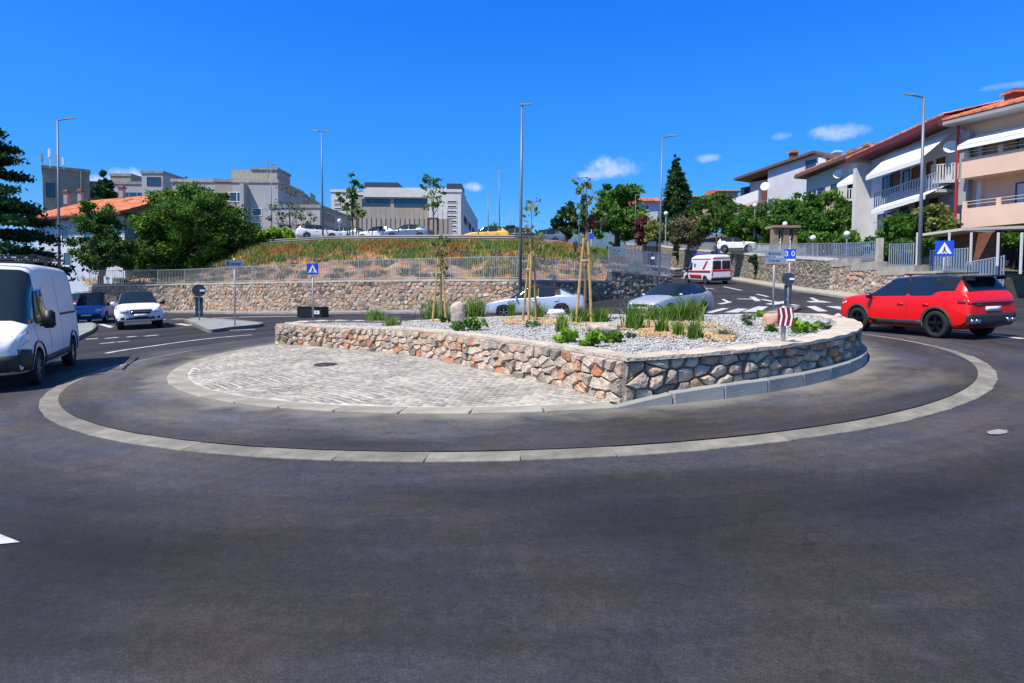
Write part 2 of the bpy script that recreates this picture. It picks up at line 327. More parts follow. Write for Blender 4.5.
R_OUT, R_IN = 9.86, 7.87
def rout(t): return 9.67+.19*max(0, -math.sin(t))
tag(ring_sheet('apron_pavement', 0.2, lambda t: rout(t)-.25, .045, .045, M_APRON), kind='structure')
# outer flush kerb ring: one block per stone
def block_mesh(L, Wd, H, bev=.012, slope=0.):
    b = bmesh.new(); bmesh.ops.create_cube(b, size=1)
    for v in b.verts:
        v.co = (v.co.x*L, v.co.y*Wd, v.co.z*H)
        if v.co.z > 0: v.co.z += slope*v.co.y/Wd
    bmesh.ops.bevel(b, geom=list(b.edges), offset=bev, segments=1, affect='EDGES')
    me = bpy.data.meshes.new('kerb_stone'); b.to_mesh(me); b.free(); return me
M_KERB = mat('kerb_concrete', (1, 1, 1), .85, ramp=[(0, (.15, .142, .122)), (.5, (.20, .188, .158)), (.9, (.24, .225, .19)), (1, (.34, .33, .31))], src='object', var=.25, scale=5, bump=.5, bscale=25)
kr = tag(empty('kerb_ring', (CX, CY, zg(CX, CY))), kind='structure'); kr_inv = Matrix.Translation((-CX, -CY, -zg(CX, CY)))
def put(o, M, parent=None):
    o.parent = parent
    if parent is not None: M = PINV[parent.name] @ M
    o.matrix_local = M
PINV = {kr.name: kr_inv}
nb = 64; bl = 2*math.pi*(R_OUT-.05)/nb
km = block_mesh(bl-.006, .32, .16, .007, -.02); km.materials.append(M_KERB)
for k in range(nb):
    t = 2*math.pi*(k+.5)/nb; r = rout(t)-.16
    x, y = CX+r*math.cos(t), CY+r*math.sin(t)
    M = frame(x, y, t-math.pi/2); M = M @ Matrix.Translation((0, random.uniform(-.006, .006), -.054+random.uniform(-.003, .003)))
    o = bpy.data.objects.new('kerb_stone', km); COL.objects.link(o); put(o, M, kr)
# inner band (flat, left) + raised kerb (right and back)
A_CORNER = math.atan2(8.50-CY, 1.36-CX)          # where the planter wall meets the ring, front
A_BACK = math.atan2(18.9-CY, -7.3-CX)            # rear left corner
if A_BACK < 0: A_BACK += 2*math.pi
A0 = A_CORNER; A1 = A_BACK                       # raised kerb runs A0 -> A1 counter-clockwise
ik = tag(empty('kerb_inner_ring', (CX, CY, zg(CX, CY))), kind='structure'); PINV[ik.name] = kr_inv
span = A1-A0; nk = int(span*7.75/.8)
k2 = block_mesh(span*7.80/nk-.003, .16, .34, .014); k2.materials.append(mat('kerb_grey', (1, 1, 1), .8, ramp=[(0, (.24, .25, .24)), (1, (.33, .33, .315))], src='object', var=.15, scale=3, bump=.3))
for k in range(nk):
    t = A0+span*(k+.5)/nk; r = 7.79
    x, y = CX+r*math.cos(t), CY+r*math.sin(t)
    ramp = -.13 if k == 0 else (-.035 if k == 1 else 0)
    o = bpy.data.objects.new('kerb_stone', k2); COL.objects.link(o); put(o, frame(x, y, t+math.pi/2) @ Matrix.Translation((0, 0, .07+(-.105 if k == 0 else -.018 if k == 1 else 0))) @ Matrix.Rotation(-.15 if k == 0 else -.05 if k == 1 else 0, 4, 'Y'), ik)
spanb = 2*math.pi-span; nf = int(spanb*7.7/.95)
k3 = block_mesh(spanb*7.68/nf-.008, .36, .14, .01); k3.materials.append(mat('band_concrete', (1, 1, 1), .85, ramp=[(0, (.27, .25, .205)), (1, (.34, .315, .265))], src='object', var=.2, scale=4, bump=.4))
for k in range(nf):
    t = A1+spanb*(k+.5)/nf; r = R_IN-.19
    x, y = CX+r*math.cos(t), CY+r*math.sin(t)
    o = bpy.data.objects.new('kerb_stone', k3); COL.objects.link(o); put(o, frame(x, y, t+math.pi/2) @ Matrix.Translation((0, 0, .0)), ik)
# ------------------------------------------------------------------ planter outline
front = [(-7.09, 18.6), (-6.1, 18.15), (-5.2, 17.35), (-4.21, 16.48), (-3.1, 15.5), (-2.0, 14.35), (-1.25, 13.3), (-.65, 12.31), (.0, 11.2), (.8, 9.94), (1.15, 9.2), (CX+7.66*math.cos(A0+.02), CY+7.66*math.sin(A0+.02))]
def smooth_path(P, n=6):
    out = []
    Q = [Vector((*p, 0)) if len(p) == 2 else Vector(p) for p in P]
    for i in range(len(Q)-1):
        p0, p1, p2, p3 = Q[max(i-1, 0)], Q[i], Q[i+1], Q[min(i+2, len(Q)-1)]
        for k in range(n):
            t = k/n
            out.append(.5*((2*p1)+(p2-p0)*t+(2*p0-5*p1+4*p2-p3)*t*t+(3*p1-p0-3*p2+p3)*t**3))
    out.append(Q[-1]); return out
front = smooth_path(front)
RW = 7.66
arc = [Vector((CX+RW*math.cos(A0+.02+(span-.06)*k/70), CY+RW*math.sin(A0+.02+(span-.06)*k/70), 0)) for k in range(71)]
class Path:
    def __init__(s, P):
        s.P = P; s.L = [0]
        for a, b in zip(P, P[1:]): s.L.append(s.L[-1]+(b-a).length)
        s.len = s.L[-1]
    def __call__(s, d):
        d = min(max(d, 0), s.len-1e-6)
        import bisect
        i = min(bisect.bisect_right(s.L, d)-1, len(s.P)-2); t = (d-s.L[i])/(s.L[i+1]-s.L[i])
        p = s.P[i].lerp(s.P[i+1], t); tg = (s.P[i+1]-s.P[i]).normalized(); return p, tg
# ---- stones
def strip_wall(mb, path, thick, zb, zt, n, side=1, m=0):
    """solid ribbon: front face on the path, thickness to the inside"""
    rows = []
    for i in range(n+1):
        d = path.len*i/n; p, tg = path(d); nn = Vector((tg.y, -tg.x, 0))*side
        q = p-nn*thick
        rows.append([(p.x, p.y, zb(p, d)), (p.x, p.y, zt(p, d)), (q.x, q.y, zt(p, d)), (q.x, q.y, zb(p, d))])
    vs = [v for r_ in rows for v in r_]; fs = []
    for i in range(n):
        for k in range(4):
            a, b = i*4+k, i*4+(k+1) % 4; fs.append((a, a+4, b+4, b) if side > 0 else (a, b, b+4, a+4))
    fs += [(0, 1, 2, 3), (n*4+3, n*4+2, n*4+1, n*4)]
    mb.add(vs, fs, m=m); return mb
def vor_cells(L, H, w, h, rnd, jit=.42):
    """irregular polygonal stones filling a strip L x H (voronoi of a jittered grid); list of (centre, polygon)"""
    nx, nz = max(1, round(L/w)), max(1, round(H/h)); k = (H/nz)/(L/nx); sd = {}
    for i in range(-1, nx+1):
        for j in range(-1, nz+1):
            jj = jit if 0 <= j < nz else .1
            sd[i, j] = ((i+.5+(j % 2)*.5-.25+rnd.uniform(-jj, jj)), (j+.5+rnd.uniform(-jj, jj)*.8))
    out = []
    for i in range(nx):
        for j in range(nz):
            c = sd[i, j]; P = [(max(0, c[0]-1.6), max(0, c[1]-1.6)), (min(nx, c[0]+1.6), max(0, c[1]-1.6)), (min(nx, c[0]+1.6), min(nz, c[1]+1.6)), (max(0, c[0]-1.6), min(nz, c[1]+1.6))]
            for a in range(-2, 3):
                for b in range(-2, 3):
                    q = sd.get((i+a, j+b))
                    if (a == 0 and b == 0) or q is None or not (0 <= j+b < nz) or not (0 <= i+a < nx): continue
                    mx, mz = (c[0]+q[0])/2, (c[1]+q[1])/2; dx, dz = q[0]-c[0], q[1]-c[1]; N = []
                    for t in range(len(P)):
                        p1, p2 = P[t], P[(t+1) % len(P)]
                        s1 = (p1[0]-mx)*dx+(p1[1]-mz)*dz; s2 = (p2[0]-mx)*dx+(p2[1]-mz)*dz
                        if s1 <= 0: N.append(p1)
                        if s1*s2 < 0: u = s1/(s1-s2); N.append((p1[0]+(p2[0]-p1[0])*u, p1[1]+(p2[1]-p1[1])*u))
                    P = N
                    if len(P) < 3: break
                if len(P) < 3: break
            if len(P) < 3: continue
            cx = sum(p[0] for p in P)/len(P); cz = sum(p[1] for p in P)/len(P)
            # drop near-duplicate corners
            Q = []
            for p in P:
                if not Q or math.hypot(p[0]-Q[-1][0], p[1]-Q[-1][1]) > .08: Q.append(p)
            if len(Q) > 3 and math.hypot(Q[0][0]-Q[-1][0], Q[0][1]-Q[-1][1]) < .08: Q.pop()
            if len(Q) < 3: continue
            sx, sz = L/nx, H/nz
            out.append(((cx*sx, cz*sz), [(p[0]*sx, p[1]*sz) for p in Q]))
    return out
def stone_from(cell, gap, dep, rnd):
    """(s, out, z) vertices and faces of one rough stone"""
    (cx, cz), P = cell; n = len(P); size = max(.05, sum(math.hypot(p[0]-cx, p[1]-cz) for p in P)/n); g = 1-gap/size; vs = []; fs = []
    tilt = (rnd.uniform(-.25, .25), rnd.uniform(-.25, .25))
    for (sc, y) in [(g, -.03), (g*.98, dep*.55), (g*.8, dep*.9)]:
        for p in P:
            j = 1+rnd.uniform(-.05, .05) if y > 0 else 1; dx, dz = (p[0]-cx)*sc*j, (p[1]-cz)*sc*j
            vs.append((cx+dx, y+(dx*tilt[0]+dz*tilt[1] if y > dep*.7 else 0), cz+dz))
    vs.append((cx+rnd.uniform(-.2, .2)*size, dep*rnd.uniform(.92, 1.15), cz+rnd.uniform(-.2, .2)*size))
    for l in range(2):
        for k in range(n): k2 = (k+1) % n; fs.append((l*n+k, (l+1)*n+k, (l+1)*n+k2, l*n+k2))
    for k in range(n): fs.append((2*n+k, 3*n, 2*n+(k+1) % n))
    return vs, fs
def on_wall(path, zb, zt, H, side, v):
    p, tg = path(v[0]); n = Vector((tg.y, -tg.x, 0))*side; b, t = zb(p, v[0]), zt(p, v[0]); q = p+n*v[1]
    return Vector((q.x, q.y, b+(t-b)*v[2]/H))
# ------------------------------------------------------------------ planter wall (island)
WH = .60
def whz(x, y): return WH-.29*sstep(15, 22, y)*sstep(-7.3, -3.5, x)
pw = tag(empty('planter_wall', (1.4, 8.6, zg(1.4, 8.6))), 'low rubble stone wall with a pale top, round the gravel bed on the roundabout', 'wall'); PINV[pw.name] = Matrix.Translation((-1.4, -8.6, -zg(1.4, 8.6)))
pf, pa = Path(front), Path(arc)
zb_f = lambda p, d: zg(p.x, p.y)+.05
zt_f = lambda p, d: zg(p.x, p.y)+.05+whz(p.x, p.y)
mb = MB(); strip_wall(mb, pf, .34, zb_f, zt_f, 60, 1); strip_wall(mb, pa, .34, lambda p, d: zg(p.x, p.y)+.0, zt_f, 90, 1)
o = mb.build('wall_core', M_MORT); put(o, Matrix.Identity(4), pw)
cmb = MB(); strip_wall(cmb, Path([p for p in front]), .42, lambda p, d: zt_f(p, d)+.003, lambda p, d: zt_f(p, d)+.05+.008*math.sin(p.x*9), 90, 1)
cpa = Path([Vector((CX+(RW+.12)*math.cos(A0+.02+(span-.06)*k/90), CY+(RW+.12)*math.sin(A0+.02+(span-.06)*k/90), 0)) for k in range(91)])
strip_wall(cmb, cpa, .46, lambda p, d: zt_f(p, d)+.001, lambda p, d: zt_f(p, d)+.052+.01*math.sin(p.x*7+p.y*5), 160, 1)
o = cmb.build('coping', mat('coping_mortar', (.55, .47, .38), .9, var=.25, scale=4, bump=.9, bscale=18)); put(o, Matrix.Identity(4), pw)
cnt = 0
ra = random.Random(5)
ALLST = []
def collect_stones(path, zb, zt, w, h, dep, mt, rnd, gap=.012, jit=.42):
    for cell in vor_cells(path.len, WH, w, h, rnd, jit):
        v, f = stone_from(cell, gap, rnd.uniform(*dep), rnd); wv = [on_wall(path, zb, zt, WH, 1, q) for q in v]; c = sum(wv, Vector())/len(wv)
        ALLST.append((max((q-c).length for q in wv)/max(1, c.y), wv, f, c, mt, rnd.random()))
collect_stones(pf, zb_f, zt_f, .245, .148, (.035, .10), M_STONE, ra, .017, .46)
sub = Path([p for p in arc[:42]])
zb_a = lambda p, d: zg(p.x, p.y)+.05+.17*sstep(0, 1.6, d)
collect_stones(sub, zb_a, zt_f, .255, .20, (.03, .12), M_STONE_G, ra, .018, .46)
ALLST.sort(key=lambda q: -q[0]); rest = {}
for k_, (sz_, wv, f, c, mt, rv) in enumerate(ALLST):
    if k_ < 300:
        mb = MB(); mb.add([q-c for q in wv], f); o = bpy.data.objects.new('stone', mb.mesh('stone', mt, False)); COL.objects.link(o); put(o, Matrix.Translation(c), pw)
    else: rest.setdefault(mt.name, MB()).add(wv, f, rv)
for nm_, mb in rest.items():
    o = mb.build('small_stones', mat('limestone_far', (1, 1, 1), .9, ramp=STONE_RAMP, src='rnd', var=.38, scale=7, bump=1.0, bscale=22) if nm_ == 'limestone' else mat('limestone_far_g', (1, 1, 1), .9, ramp=STONE_RAMP_G, src='rnd', var=.38, scale=7, bump=1.0, bscale=22)); put(o, Matrix.Identity(4), pw); tag(o, kind='stuff')
print('planter stones', len(ALLST))
def joined_stones(name, path, zb, zt, w, h, mt, side=1, parent=None, dep=(.03, .08), seed=1, gap=.012):
    r_ = random.Random(seed); VV = []; FF = []; RR = []
    H = max(zt(path(d)[0], d)-zb(path(d)[0], d) for d in (0.01, path.len/2, path.len*.99))
    for cell in vor_cells(path.len, H, w, h, r_):
        v, f = stone_from(cell, gap, r_.uniform(*dep), r_); b = len(VV); VV += [on_wall(path, zb, zt, H, side, q) for q in v]
        FF += [tuple(b+i for i in (q if side > 0 else q[::-1])) for q in f]; RR += [r_.random()]*len(v)
    mb = MB(); mb.v = VV; mb.f = FF; mb.r = RR; mb.m = [0]*len(FF)
    o = mb.build(name, mt)
    if parent is not None: put(o, Matrix.Identity(4), parent)
    tag(o, kind='stuff'); return o
# ------------------------------------------------------------------ gravel bed
from mathutils.geometry import delaunay_2d_cdt
def fill_poly(P, zf, mt, name, step=.4):
    xs_ = [p[0] for p in P]; ys_ = [p[1] for p in P]; pts = [Vector((p[0], p[1])) for p in P]; n = len(pts)
    x = min(xs_)
    while x < max(xs_):
        y = min(ys_)
        while y < max(ys_):
            pts.append(Vector((x+random.uniform(-.1, .1)*step, y+random.uniform(-.1, .1)*step))); y += step
        x += step
    v, e, f, *_ = delaunay_2d_cdt(pts, [], [list(range(n))], 1, 1e-5)
    mb = MB(); mb.add([(p.x, p.y, zf(p.x, p.y)) for p in v], [tuple(q) for q in f]); return mb.build(name, mt, smooth=True, fixn=False)
outline = []
for i in range(0, len(front)-1, 2): 
    p, tg = pf(pf.L[i]); outline.append(p-Vector((tg.y, -tg.x, 0))*.2)
for i in range(1, 70, 1):
    t = A0+.02+(span-.06)*i/70; outline.append(Vector((CX+(RW-.25)*math.cos(t), CY+(RW-.25)*math.sin(t), 0)))
outl2 = [(p.x, p.y) for p in outline]
def inside(x, y, P=outl2):
    c = False; j = len(P)-1
    for i in range(len(P)):
        if (P[i][1] > y) != (P[j][1] > y) and x < (P[j][0]-P[i][0])*(y-P[i][1])/(P[j][1]-P[i][1])+P[i][0]: c = not c
        j = i
    return c
GC = sum(outline, Vector())/len(outline)
def zgrav(x, y):
    d = min(7.5-math.hypot(x-CX, y-CY), min(math.hypot(x-p.x, y-p.y) for p in front[::3]))
    return zg(x, y)+whz(x, y)+.055+.10*sstep(.3, 3.5, d)+.02*math.sin(x*2.3)*math.sin(y*1.9)*sstep(.4, 1, d)
M_GRAV = mat('gravel', (.5, .5, .5), .95, ramp=[(.25, (.22, .22, .215)), (.5, (.42, .415, .40)), (.75, (.60, .59, .57))], scale=38, bump=1., bscale=45, detail=3)
tag(fill_poly(outline, zgrav, M_GRAV, 'gravel_bed'), kind='structure')
# loose gravel
def scatter_mesh(name, pts, size, mt, kind_='pebble', rr=RNG):
    oct_v = np.array([(1, 0, 0), (-1, 0, 0), (0, 1, 0), (0, -1, 0), (0, 0, .7), (0, 0, -.5)]); oct_f = np.array([(0, 2, 4), (2, 1, 4), (1, 3, 4), (3, 0, 4), (2, 0, 5), (1, 2, 5), (3, 1, 5), (0, 3, 5)])
    n = len(pts); P = np.array(pts); sz = rr.uniform(size[0], size[1], (n, 1, 1)); st = rr.uniform(.6, 1.3, (n, 1, 3)); a = rr.uniform(0, 6.28, n)
    V = oct_v[None]*sz*st; c, s_ = np.cos(a)[:, None], np.sin(a)[:, None]
    x = V[:, :, 0]*c-V[:, :, 1]*s_; y = V[:, :, 0]*s_+V[:, :, 1]*c; V = np.stack([x, y, V[:, :, 2]], -1)+P[:, None, :]
    F = oct_f[None]+6*np.arange(n)[:, None, None]
    return tag(inst(name, npmesh(name, V.reshape(-1, 3), F.reshape(-1, 3), mt, np.repeat(rr.rand(n), 6))), kind='stuff')
pts = []
while len(pts) < 22000:
    x, y = RNG.uniform(-7.4, 7.8), RNG.uniform(8.2, 23.8)
    if inside(x, y) and RNG.rand() < min(1, (13/y)**2): pts.append((x, y, zgrav(x, y)+.008))
tag(scatter_mesh('loose_gravel', pts, (.012, .032), mat('gravel_stone', (1, 1, 1), .9, ramp=[(0, (.17, .17, .17)), (.4, (.40, .395, .385)), (1, (.62, .61, .59))], src='rnd')), 'pale grey gravel chips covering the roundabout bed', 'gravel')
# ------------------------------------------------------------------ cobbles (setts laid in curved rows)
poly_c = [(p.x, p.y) for p in front]
def in_cob(x, y):
    if math.hypot(x-CX, y-CY) > R_IN-.42: return False
    t = math.atan2(y-CY, x-CX)
    return not inside(x, y, big_poly)
big_poly = [(p.x, p.y) for p in front]+[(CX+9*math.cos(A0+(span)*k/40), CY+9*math.sin(A0+(span)*k/40)) for k in range(41)]
tag(ring_sheet('mortar_bed', .01, R_IN-.36, .0655, .0655, mat('joint_mortar', (.50, .47, .41), .95, var=.25, scale=3, bump=.5)), kind='structure')
V = []; F = []; RR = []
sw, sh = .125, .118; th = R(-38); ct, st_ = math.cos(th), math.sin(th); nfan = 3.0
for i in range(-95, 96):
    for j in range(-95, 96):
        lx = i*sw; ly = j*sh+(.5*sw if 0 else 0)
        fx = (lx/nfan) % 1.0; ly2 = ly+.22*(1-(2*fx-1)**2)         # gently bowed courses
        lx2 = lx+(sw/2 if j % 2 else 0)
        x = CX-1.5+lx2*ct-ly2*st_; y = CY-1+lx2*st_+ly2*ct
        if not in_cob(x, y): continue
        a = th+(-1.5*.22/nfan*4*(2*fx-1)*.35)+random.uniform(-.05, .05); hw, hh = sw*.5*random.uniform(.80, .92), sh*.5*random.uniform(.68, .80)
        z = zg(x, y)+.072+random.uniform(-.004, .006); c, s_ = math.cos(a), math.sin(a); b = len(V)
        for (k, dz) in ((1, -.03), (.97, -.006), (.78, .0)):
            for (u, v) in ((-1, -1), (1, -1), (1, 1), (-1, 1)): V.append((x+(u*hw*c-v*hh*s_)*k, y+(u*hw*s_+v*hh*c)*k, z+dz))
        for l in (0, 4):
            for q in range(4): F.append((b+l+q, b+l+(q+1) % 4, b+l+4+(q+1) % 4, b+l+4+q))
        F.append((b+8, b+9, b+10, b+11)); RR += [random.random()]*12
print('setts', len(V)//12)
cb = inst('cobbles', npmesh('cobbles', np.array(V), np.array(F), mat('granite_sett', (1, 1, 1), .8, ramp=[(0, (.22, .21, .20)), (.5, (.29, .275, .25)), (.85, (.35, .325, .28)), (1, (.42, .36, .27))], src='rnd', var=.3, scale=.9, bump=.4), np.array(RR)))
tag(cb, 'grey setts laid in bowed rows on the left half of the roundabout', 'cobbles', kind='stuff')
mh = tag(empty('manhole_cover', G(326, 364, .09)), 'dark iron cover set in the cobbles left of the planter wall', 'manhole cover')
MB().lathe([(0, .010), (.19, .010), (.20, 0), (.25, 0), (.26, -.02)], n=20).build('cover', mat('iron', (.06, .055, .05), .6, .5, var=.3, scale=9, bump=.6), mh)
# ------------------------------------------------------------------ outer walls, bank and terraces
def P3(p, z=0): return Vector((p[0], p[1], z))
def interp(tab, x):
    for a, b in zip(tab, tab[1:]):
        if x <= b[0]: t = (x-a[0])/(b[0]-a[0]); t = max(0, t); return a[1]+(b[1]-a[1])*t
    return tab[-1][1]
# left bank wall: base traced on the ground, top heights measured
lw_px = [(92, 316, 287), (135, 313.5, 286), (180, 312, 285), (228, 312.4, 284.2), (274, 313, 283.5), (340, 312.5, 282.2), (405, 312, 281.5), (450, 312, 281.3), (490, 312, 281.3), (520, 311.5, 281.5)]
lw = []
for x, yb, yt in lw_px:
    p = G(x, yb); q = at(x, yt, p.y); lw.append((p, q.z))
pe = lw[-1][0]
for d in (3.2, 7.2):
    q = pe+Vector((.8, .6, 0))*d; lw.append((Vector((q.x, q.y, zg(q.x, q.y))), at(PX((q.x, q.y, 1.9))[0], 282.5, q.y).z))
step_i = len(lw)-1
q0 = lw[-1][0]; rp_ = []
for d, yt in ((0, 272.), (2.4, 275), (5.2, 278.5)):
    q = q0+Vector((.86, .5, 0)).normalized()*d; rp_.append((q, at(PX((q.x, q.y, 1.9))[0], yt, q.y).z))
lwp = Path(smooth_path([P3(p) for p, z in lw], 4)); 
def ztab(path, items):
    tab = []
    for p, z in items:
        best = min(range(len(path.P)), key=lambda i: (path.P[i].xy-p.xy).length); tab.append((path.L[best], z))
    return sorted(tab)
tab_l = ztab(lwp, lw); lzt = lambda p, d: interp(tab_l, d); lzb = lambda p, d: zg(p.x, p.y)-.05
def wall_thing(name, label, path, zb, zt, w, h, mt_st, core, cop, seed, n=60, dep=(.03, .08), cop_h=.13, over=.07, cat='wall'):
    p, tg = path(path.len/2); o = tag(empty(name, (p.x, p.y, zg(p.x, p.y))), label, cat); PINV[o.name] = Matrix.Translation((-p.x, -p.y, -zg(p.x, p.y)))
    mb = MB(); strip_wall(mb, path, .4, zb, zt, n, 1); put(mb.build('wall_core', core), Matrix.Identity(4), o)
    joined_stones('rubble_stones', path, zb, zt, w, h, mt_st, 1, o, dep, seed)
    if cop:
        P = []
        for i in range(n+1): 
            q, t_ = path(path.len*i/n); P.append(q+Vector((t_.y, -t_.x, 0))*over)
        mb = MB()
        pp = Path(P); k = path.len/pp.len; strip_wall(mb, pp, .55, lambda p, d: zt(p, d*k)+.003, lambda p, d: zt(p, d*k)+cop_h, n, 1)
        put(mb.build('coping', cop), Matrix.Identity(4), o)
    return o
# split: sunlit rubble / shaded stretch / stepped end; shade put into darker stone and mortar
i_s = min(range(len(lwp.P)), key=lambda i: (lwp.P[i].xy-lw[9][0].xy).length)
La, Lb = Path(lwp.P[:i_s+1]), Path(lwp.P[i_s:]); off_b = lwp.L[i_s]
wall_thing('rubble_wall', 'long rubble stone retaining wall with a concrete coping, below the railing and the red earth bank', La, lzb, lzt, .36, .27, M_STONE_R, M_MORT, M_CONC_L, 11)
wall_thing('rubble_wall', 'darker shaded stretch of rubble wall behind the pale sedan and the middle tree stakes', Lb, lzb, lambda p, d: interp(tab_l, d+off_b), .36, .27, M_STONE_RY, M_MORT_SH, M_CONC_G, 12, 12)
Lc = Path([P3(p) for p, z in rp_]); tab_c = ztab(Lc, rp_)
wall_thing('rubble_wall', 'dark taller end of wall at the left side of the uphill road, under grey fence panels', Lc, lzb, lambda p, d: interp(tab_c, d), .34, .3, M_STONE_RY, M_MORT_SH, M_CONC_G, 13, 10)
# end return of that wall, along the uphill road
e0 = Lc.P[-1]; Ld = Path([e0, e0+Vector((.9, 5, 0)), e0+Vector((2.8, 14, 0)), e0+Vector((5, 30, 0))])
zc_end = rp_[-1][1]
wall_thing('road_edge_wall', 'low wall running uphill along the left edge of the road behind the grey hatchback', Ld, lzb, lambda p, d: zc_end+d*.045, .5, .4, M_STONE_RY, M_MORT_SH, M_CONC_G, 14, 14)
# right retaining wall along the uphill road
re_px = [(650, 266.8), (672, 270.), (695, 273.5), (731, 280), (760, 285.3), (790, 290.6), (822, 295), (850, 299), (884, 302), (920, 304)]
edge = [G(*q) for q in re_px]
edge = [edge[0]+(edge[0]-edge[1])*2.2, *edge]
epath = smooth_path([P3(p) for p in edge], 4)
rb = []
for i, p in enumerate(epath):
    tg = (epath[min(i+1, len(epath)-1)]-epath[max(i-1, 0)]).normalized(); n = Vector((tg.y, -tg.x, 0)); rb.append(p-n*1.5)

top_px = [(560, 242.5), (600, 243.7), (640, 245), (658, 246.6), (683, 250), (720, 252.8), (751, 255.3), (790, 258.5), (829, 261), (845, 261.5), (1000, 262)]
def ztop_r(p):
    z = 3.
    for _ in range(4):
        x = PX((p.x, p.y, z))[0]; z = at(x, interp(top_px, x), p.y).z
    return z
Rp = Path(rb); 
iR = min(range(len(rb)), key=lambda i: abs(PX((rb[i].x, rb[i].y, 1.5))[0]-832))
Ra, Rb_ = Path(rb[:iR+1]), Path(rb[iR:])
rzt = lambda p, d: ztop_r(p)
wall_thing('rubble_wall', 'long weathered rubble retaining wall with a white coping, on the right of the uphill road behind the ambulance', Ra, lzb, rzt, .42, .30, M_STONE_RY, M_MORT, mat('coping_white', (.62, .60, .55), .8, var=.12, scale=2), 21, 60, (.02, .05), .18)
zR = ztop_r(rb[iR])
def zt_steps(p, d):
    return zR-.15-.33*int(d/2.6)
def zt_lin(p, d): return zR-.1-.13*d
wall_thing('rubble_wall', 'newer sandy rubble wall stepping down behind the red car', Rb_, lzb, zt_lin, .34, .26, M_STONE_R, M_MORT, None, 22, 20)
k = 0
while k*2.4 < Rb_.len-.5:   # stepped concrete coping slabs
    a = k*2.4; P = [Rb_(a+t)[0]+Vector((Rb_(a+t)[1].y, -Rb_(a+t)[1].x, 0))*.08 for t in (0, .8, 1.6, 2.4)]
    zz = zt_lin(None, a)+.06; mb = MB(); strip_wall(mb, Path(P), .6, lambda p, d: zz-.35, lambda p, d: zz+.12, 3, 1); put(mb.build('coping_step', M_CONC), Matrix.Identity(4), bpy.data.objects['rubble_wall.004' if 'rubble_wall.004' in bpy.data.objects else 'rubble_wall'])
    k += 1
# pavement strip and kerb at the foot of the right wall
mb = MB()
for a, b in zip(range(len(rb)-1), range(1, len(rb))):
    def pt(i, k_, dz): q = rb[i].lerp(epath[i], k_); return (q.x, q.y, zg(q.x, q.y)+dz)
    mb.quad(pt(a, 0, .12), pt(a, 1, .12), pt(b, 1, .12), pt(b, 0, .12)); mb.quad(pt(a, 1, .12), pt(a, 1, -.05), pt(b, 1, -.05), pt(b, 1, .12))
tag(mb.build('pavement', M_CONC), kind='structure')
# pavement in front of the left wall
mb = MB(); n = 60
for i in range(n):
    q = [La(La.len*j/n) for j in (i, i+1)]; nn = [Vector((t.y, -t.x, 0)) for _, t in q]; f = lambda p, dz: (p.x, p.y, zg(p.x, p.y)+dz)
    a0, b0 = q[0][0]+nn[0]*.05, q[1][0]+nn[1]*.05; a1, b1 = q[0][0]+nn[0]*1.6, q[1][0]+nn[1]*1.6
    mb.quad(f(a0, .12), f(a1, .12), f(b1, .12), f(b0, .12)); mb.quad(f(a1, .12), f(a1, -.05), f(b1, -.05), f(b1, .12))
tag(mb.build('pavement', M_CONC_G), kind='structure')
# earth bank behind the left wall and the plateau above it
crest = [(92, 80, 276, 68), (180, 165, 270, 64), (225, 215, 254, 60), (274, 262, 247, 57), (340, 330, 243.5, 54), (405, 400, 243, 52), (460, 455, 243, 51), (520, 515, 243.5, 50), (575, 560, 246, 51), (620, 592, 252, 53)]
fullP = Path(lwp.P+Lc.P[1:]); tabf = [(l, z) for l, z in tab_l]
def zfull(d): return interp(tab_l, d) if d <= lwp.len+.01 else interp(tab_c, d-lwp.len)
ct_ = []
for xw, xc, yc, Y in crest:
    best = min(range(0, 400), key=lambda i: abs(PX((*fullP(fullP.len*i/400)[0].xy, zfull(fullP.len*i/400)))[0]-xw)); ct_.append((fullP.len*best/400, at(xc, yc, Y)))
def cr_at(d):
    for (a, p), (b, q) in zip(ct_, ct_[1:]):
        if d <= b: t = max(0, (d-a)/(b-a)); t = t*t*(3-2*t)*.5+t*.5; return p.lerp(q, t)
    return ct_[-1][1]
nu, nv = 150, 22; V = []; F = []
from mathutils import noise as MN
bank_pts = []
for i in range(nu+1):
    d = fullP.len*i/nu; p, tg = fullP(d); n = Vector((tg.y, -tg.x, 0)); a = p-n*.35; a.z = zfull(d)+.02; c = cr_at(d)
    for j in range(nv+1):
        t = j/nv; q = a.lerp(c, t); s_ = t**.85; q.z = a.z+(c.z-a.z)*(sstep(-.15, 1.1, t)*.6+.4*t)
        if 0 < t < 1: q.z += (MN.noise(q*.5)*.35+MN.noise(q*1.6)*.16)*math.sin(math.pi*t)
        V.append(tuple(q)); 
        if t > .02: bank_pts.append((q.copy(), t))
for i in range(nu):
    for j in range(nv): F.append((i*(nv+1)+j, (i+1)*(nv+1)+j, (i+1)*(nv+1)+j+1, i*(nv+1)+j+1))
M_EARTH = mat('red_earth', (1, 1, 1), .95, ramp=[(.3, (.15, .08, .045)), (.47, (.27, .155, .09)), (.6, (.34, .22, .14)), (.75, (.42, .33, .23))], scale=1.4, bump=1., bscale=6, detail=9)
tag(inst('earth_bank', npmesh('earth_bank', np.array(V), np.array(F), M_EARTH, smooth=True)), kind='structure')
M_TERR = mat('dry_ground', (.20, .18, .13), .95, var=.3, scale=.6)
mb = MB(); prev = None
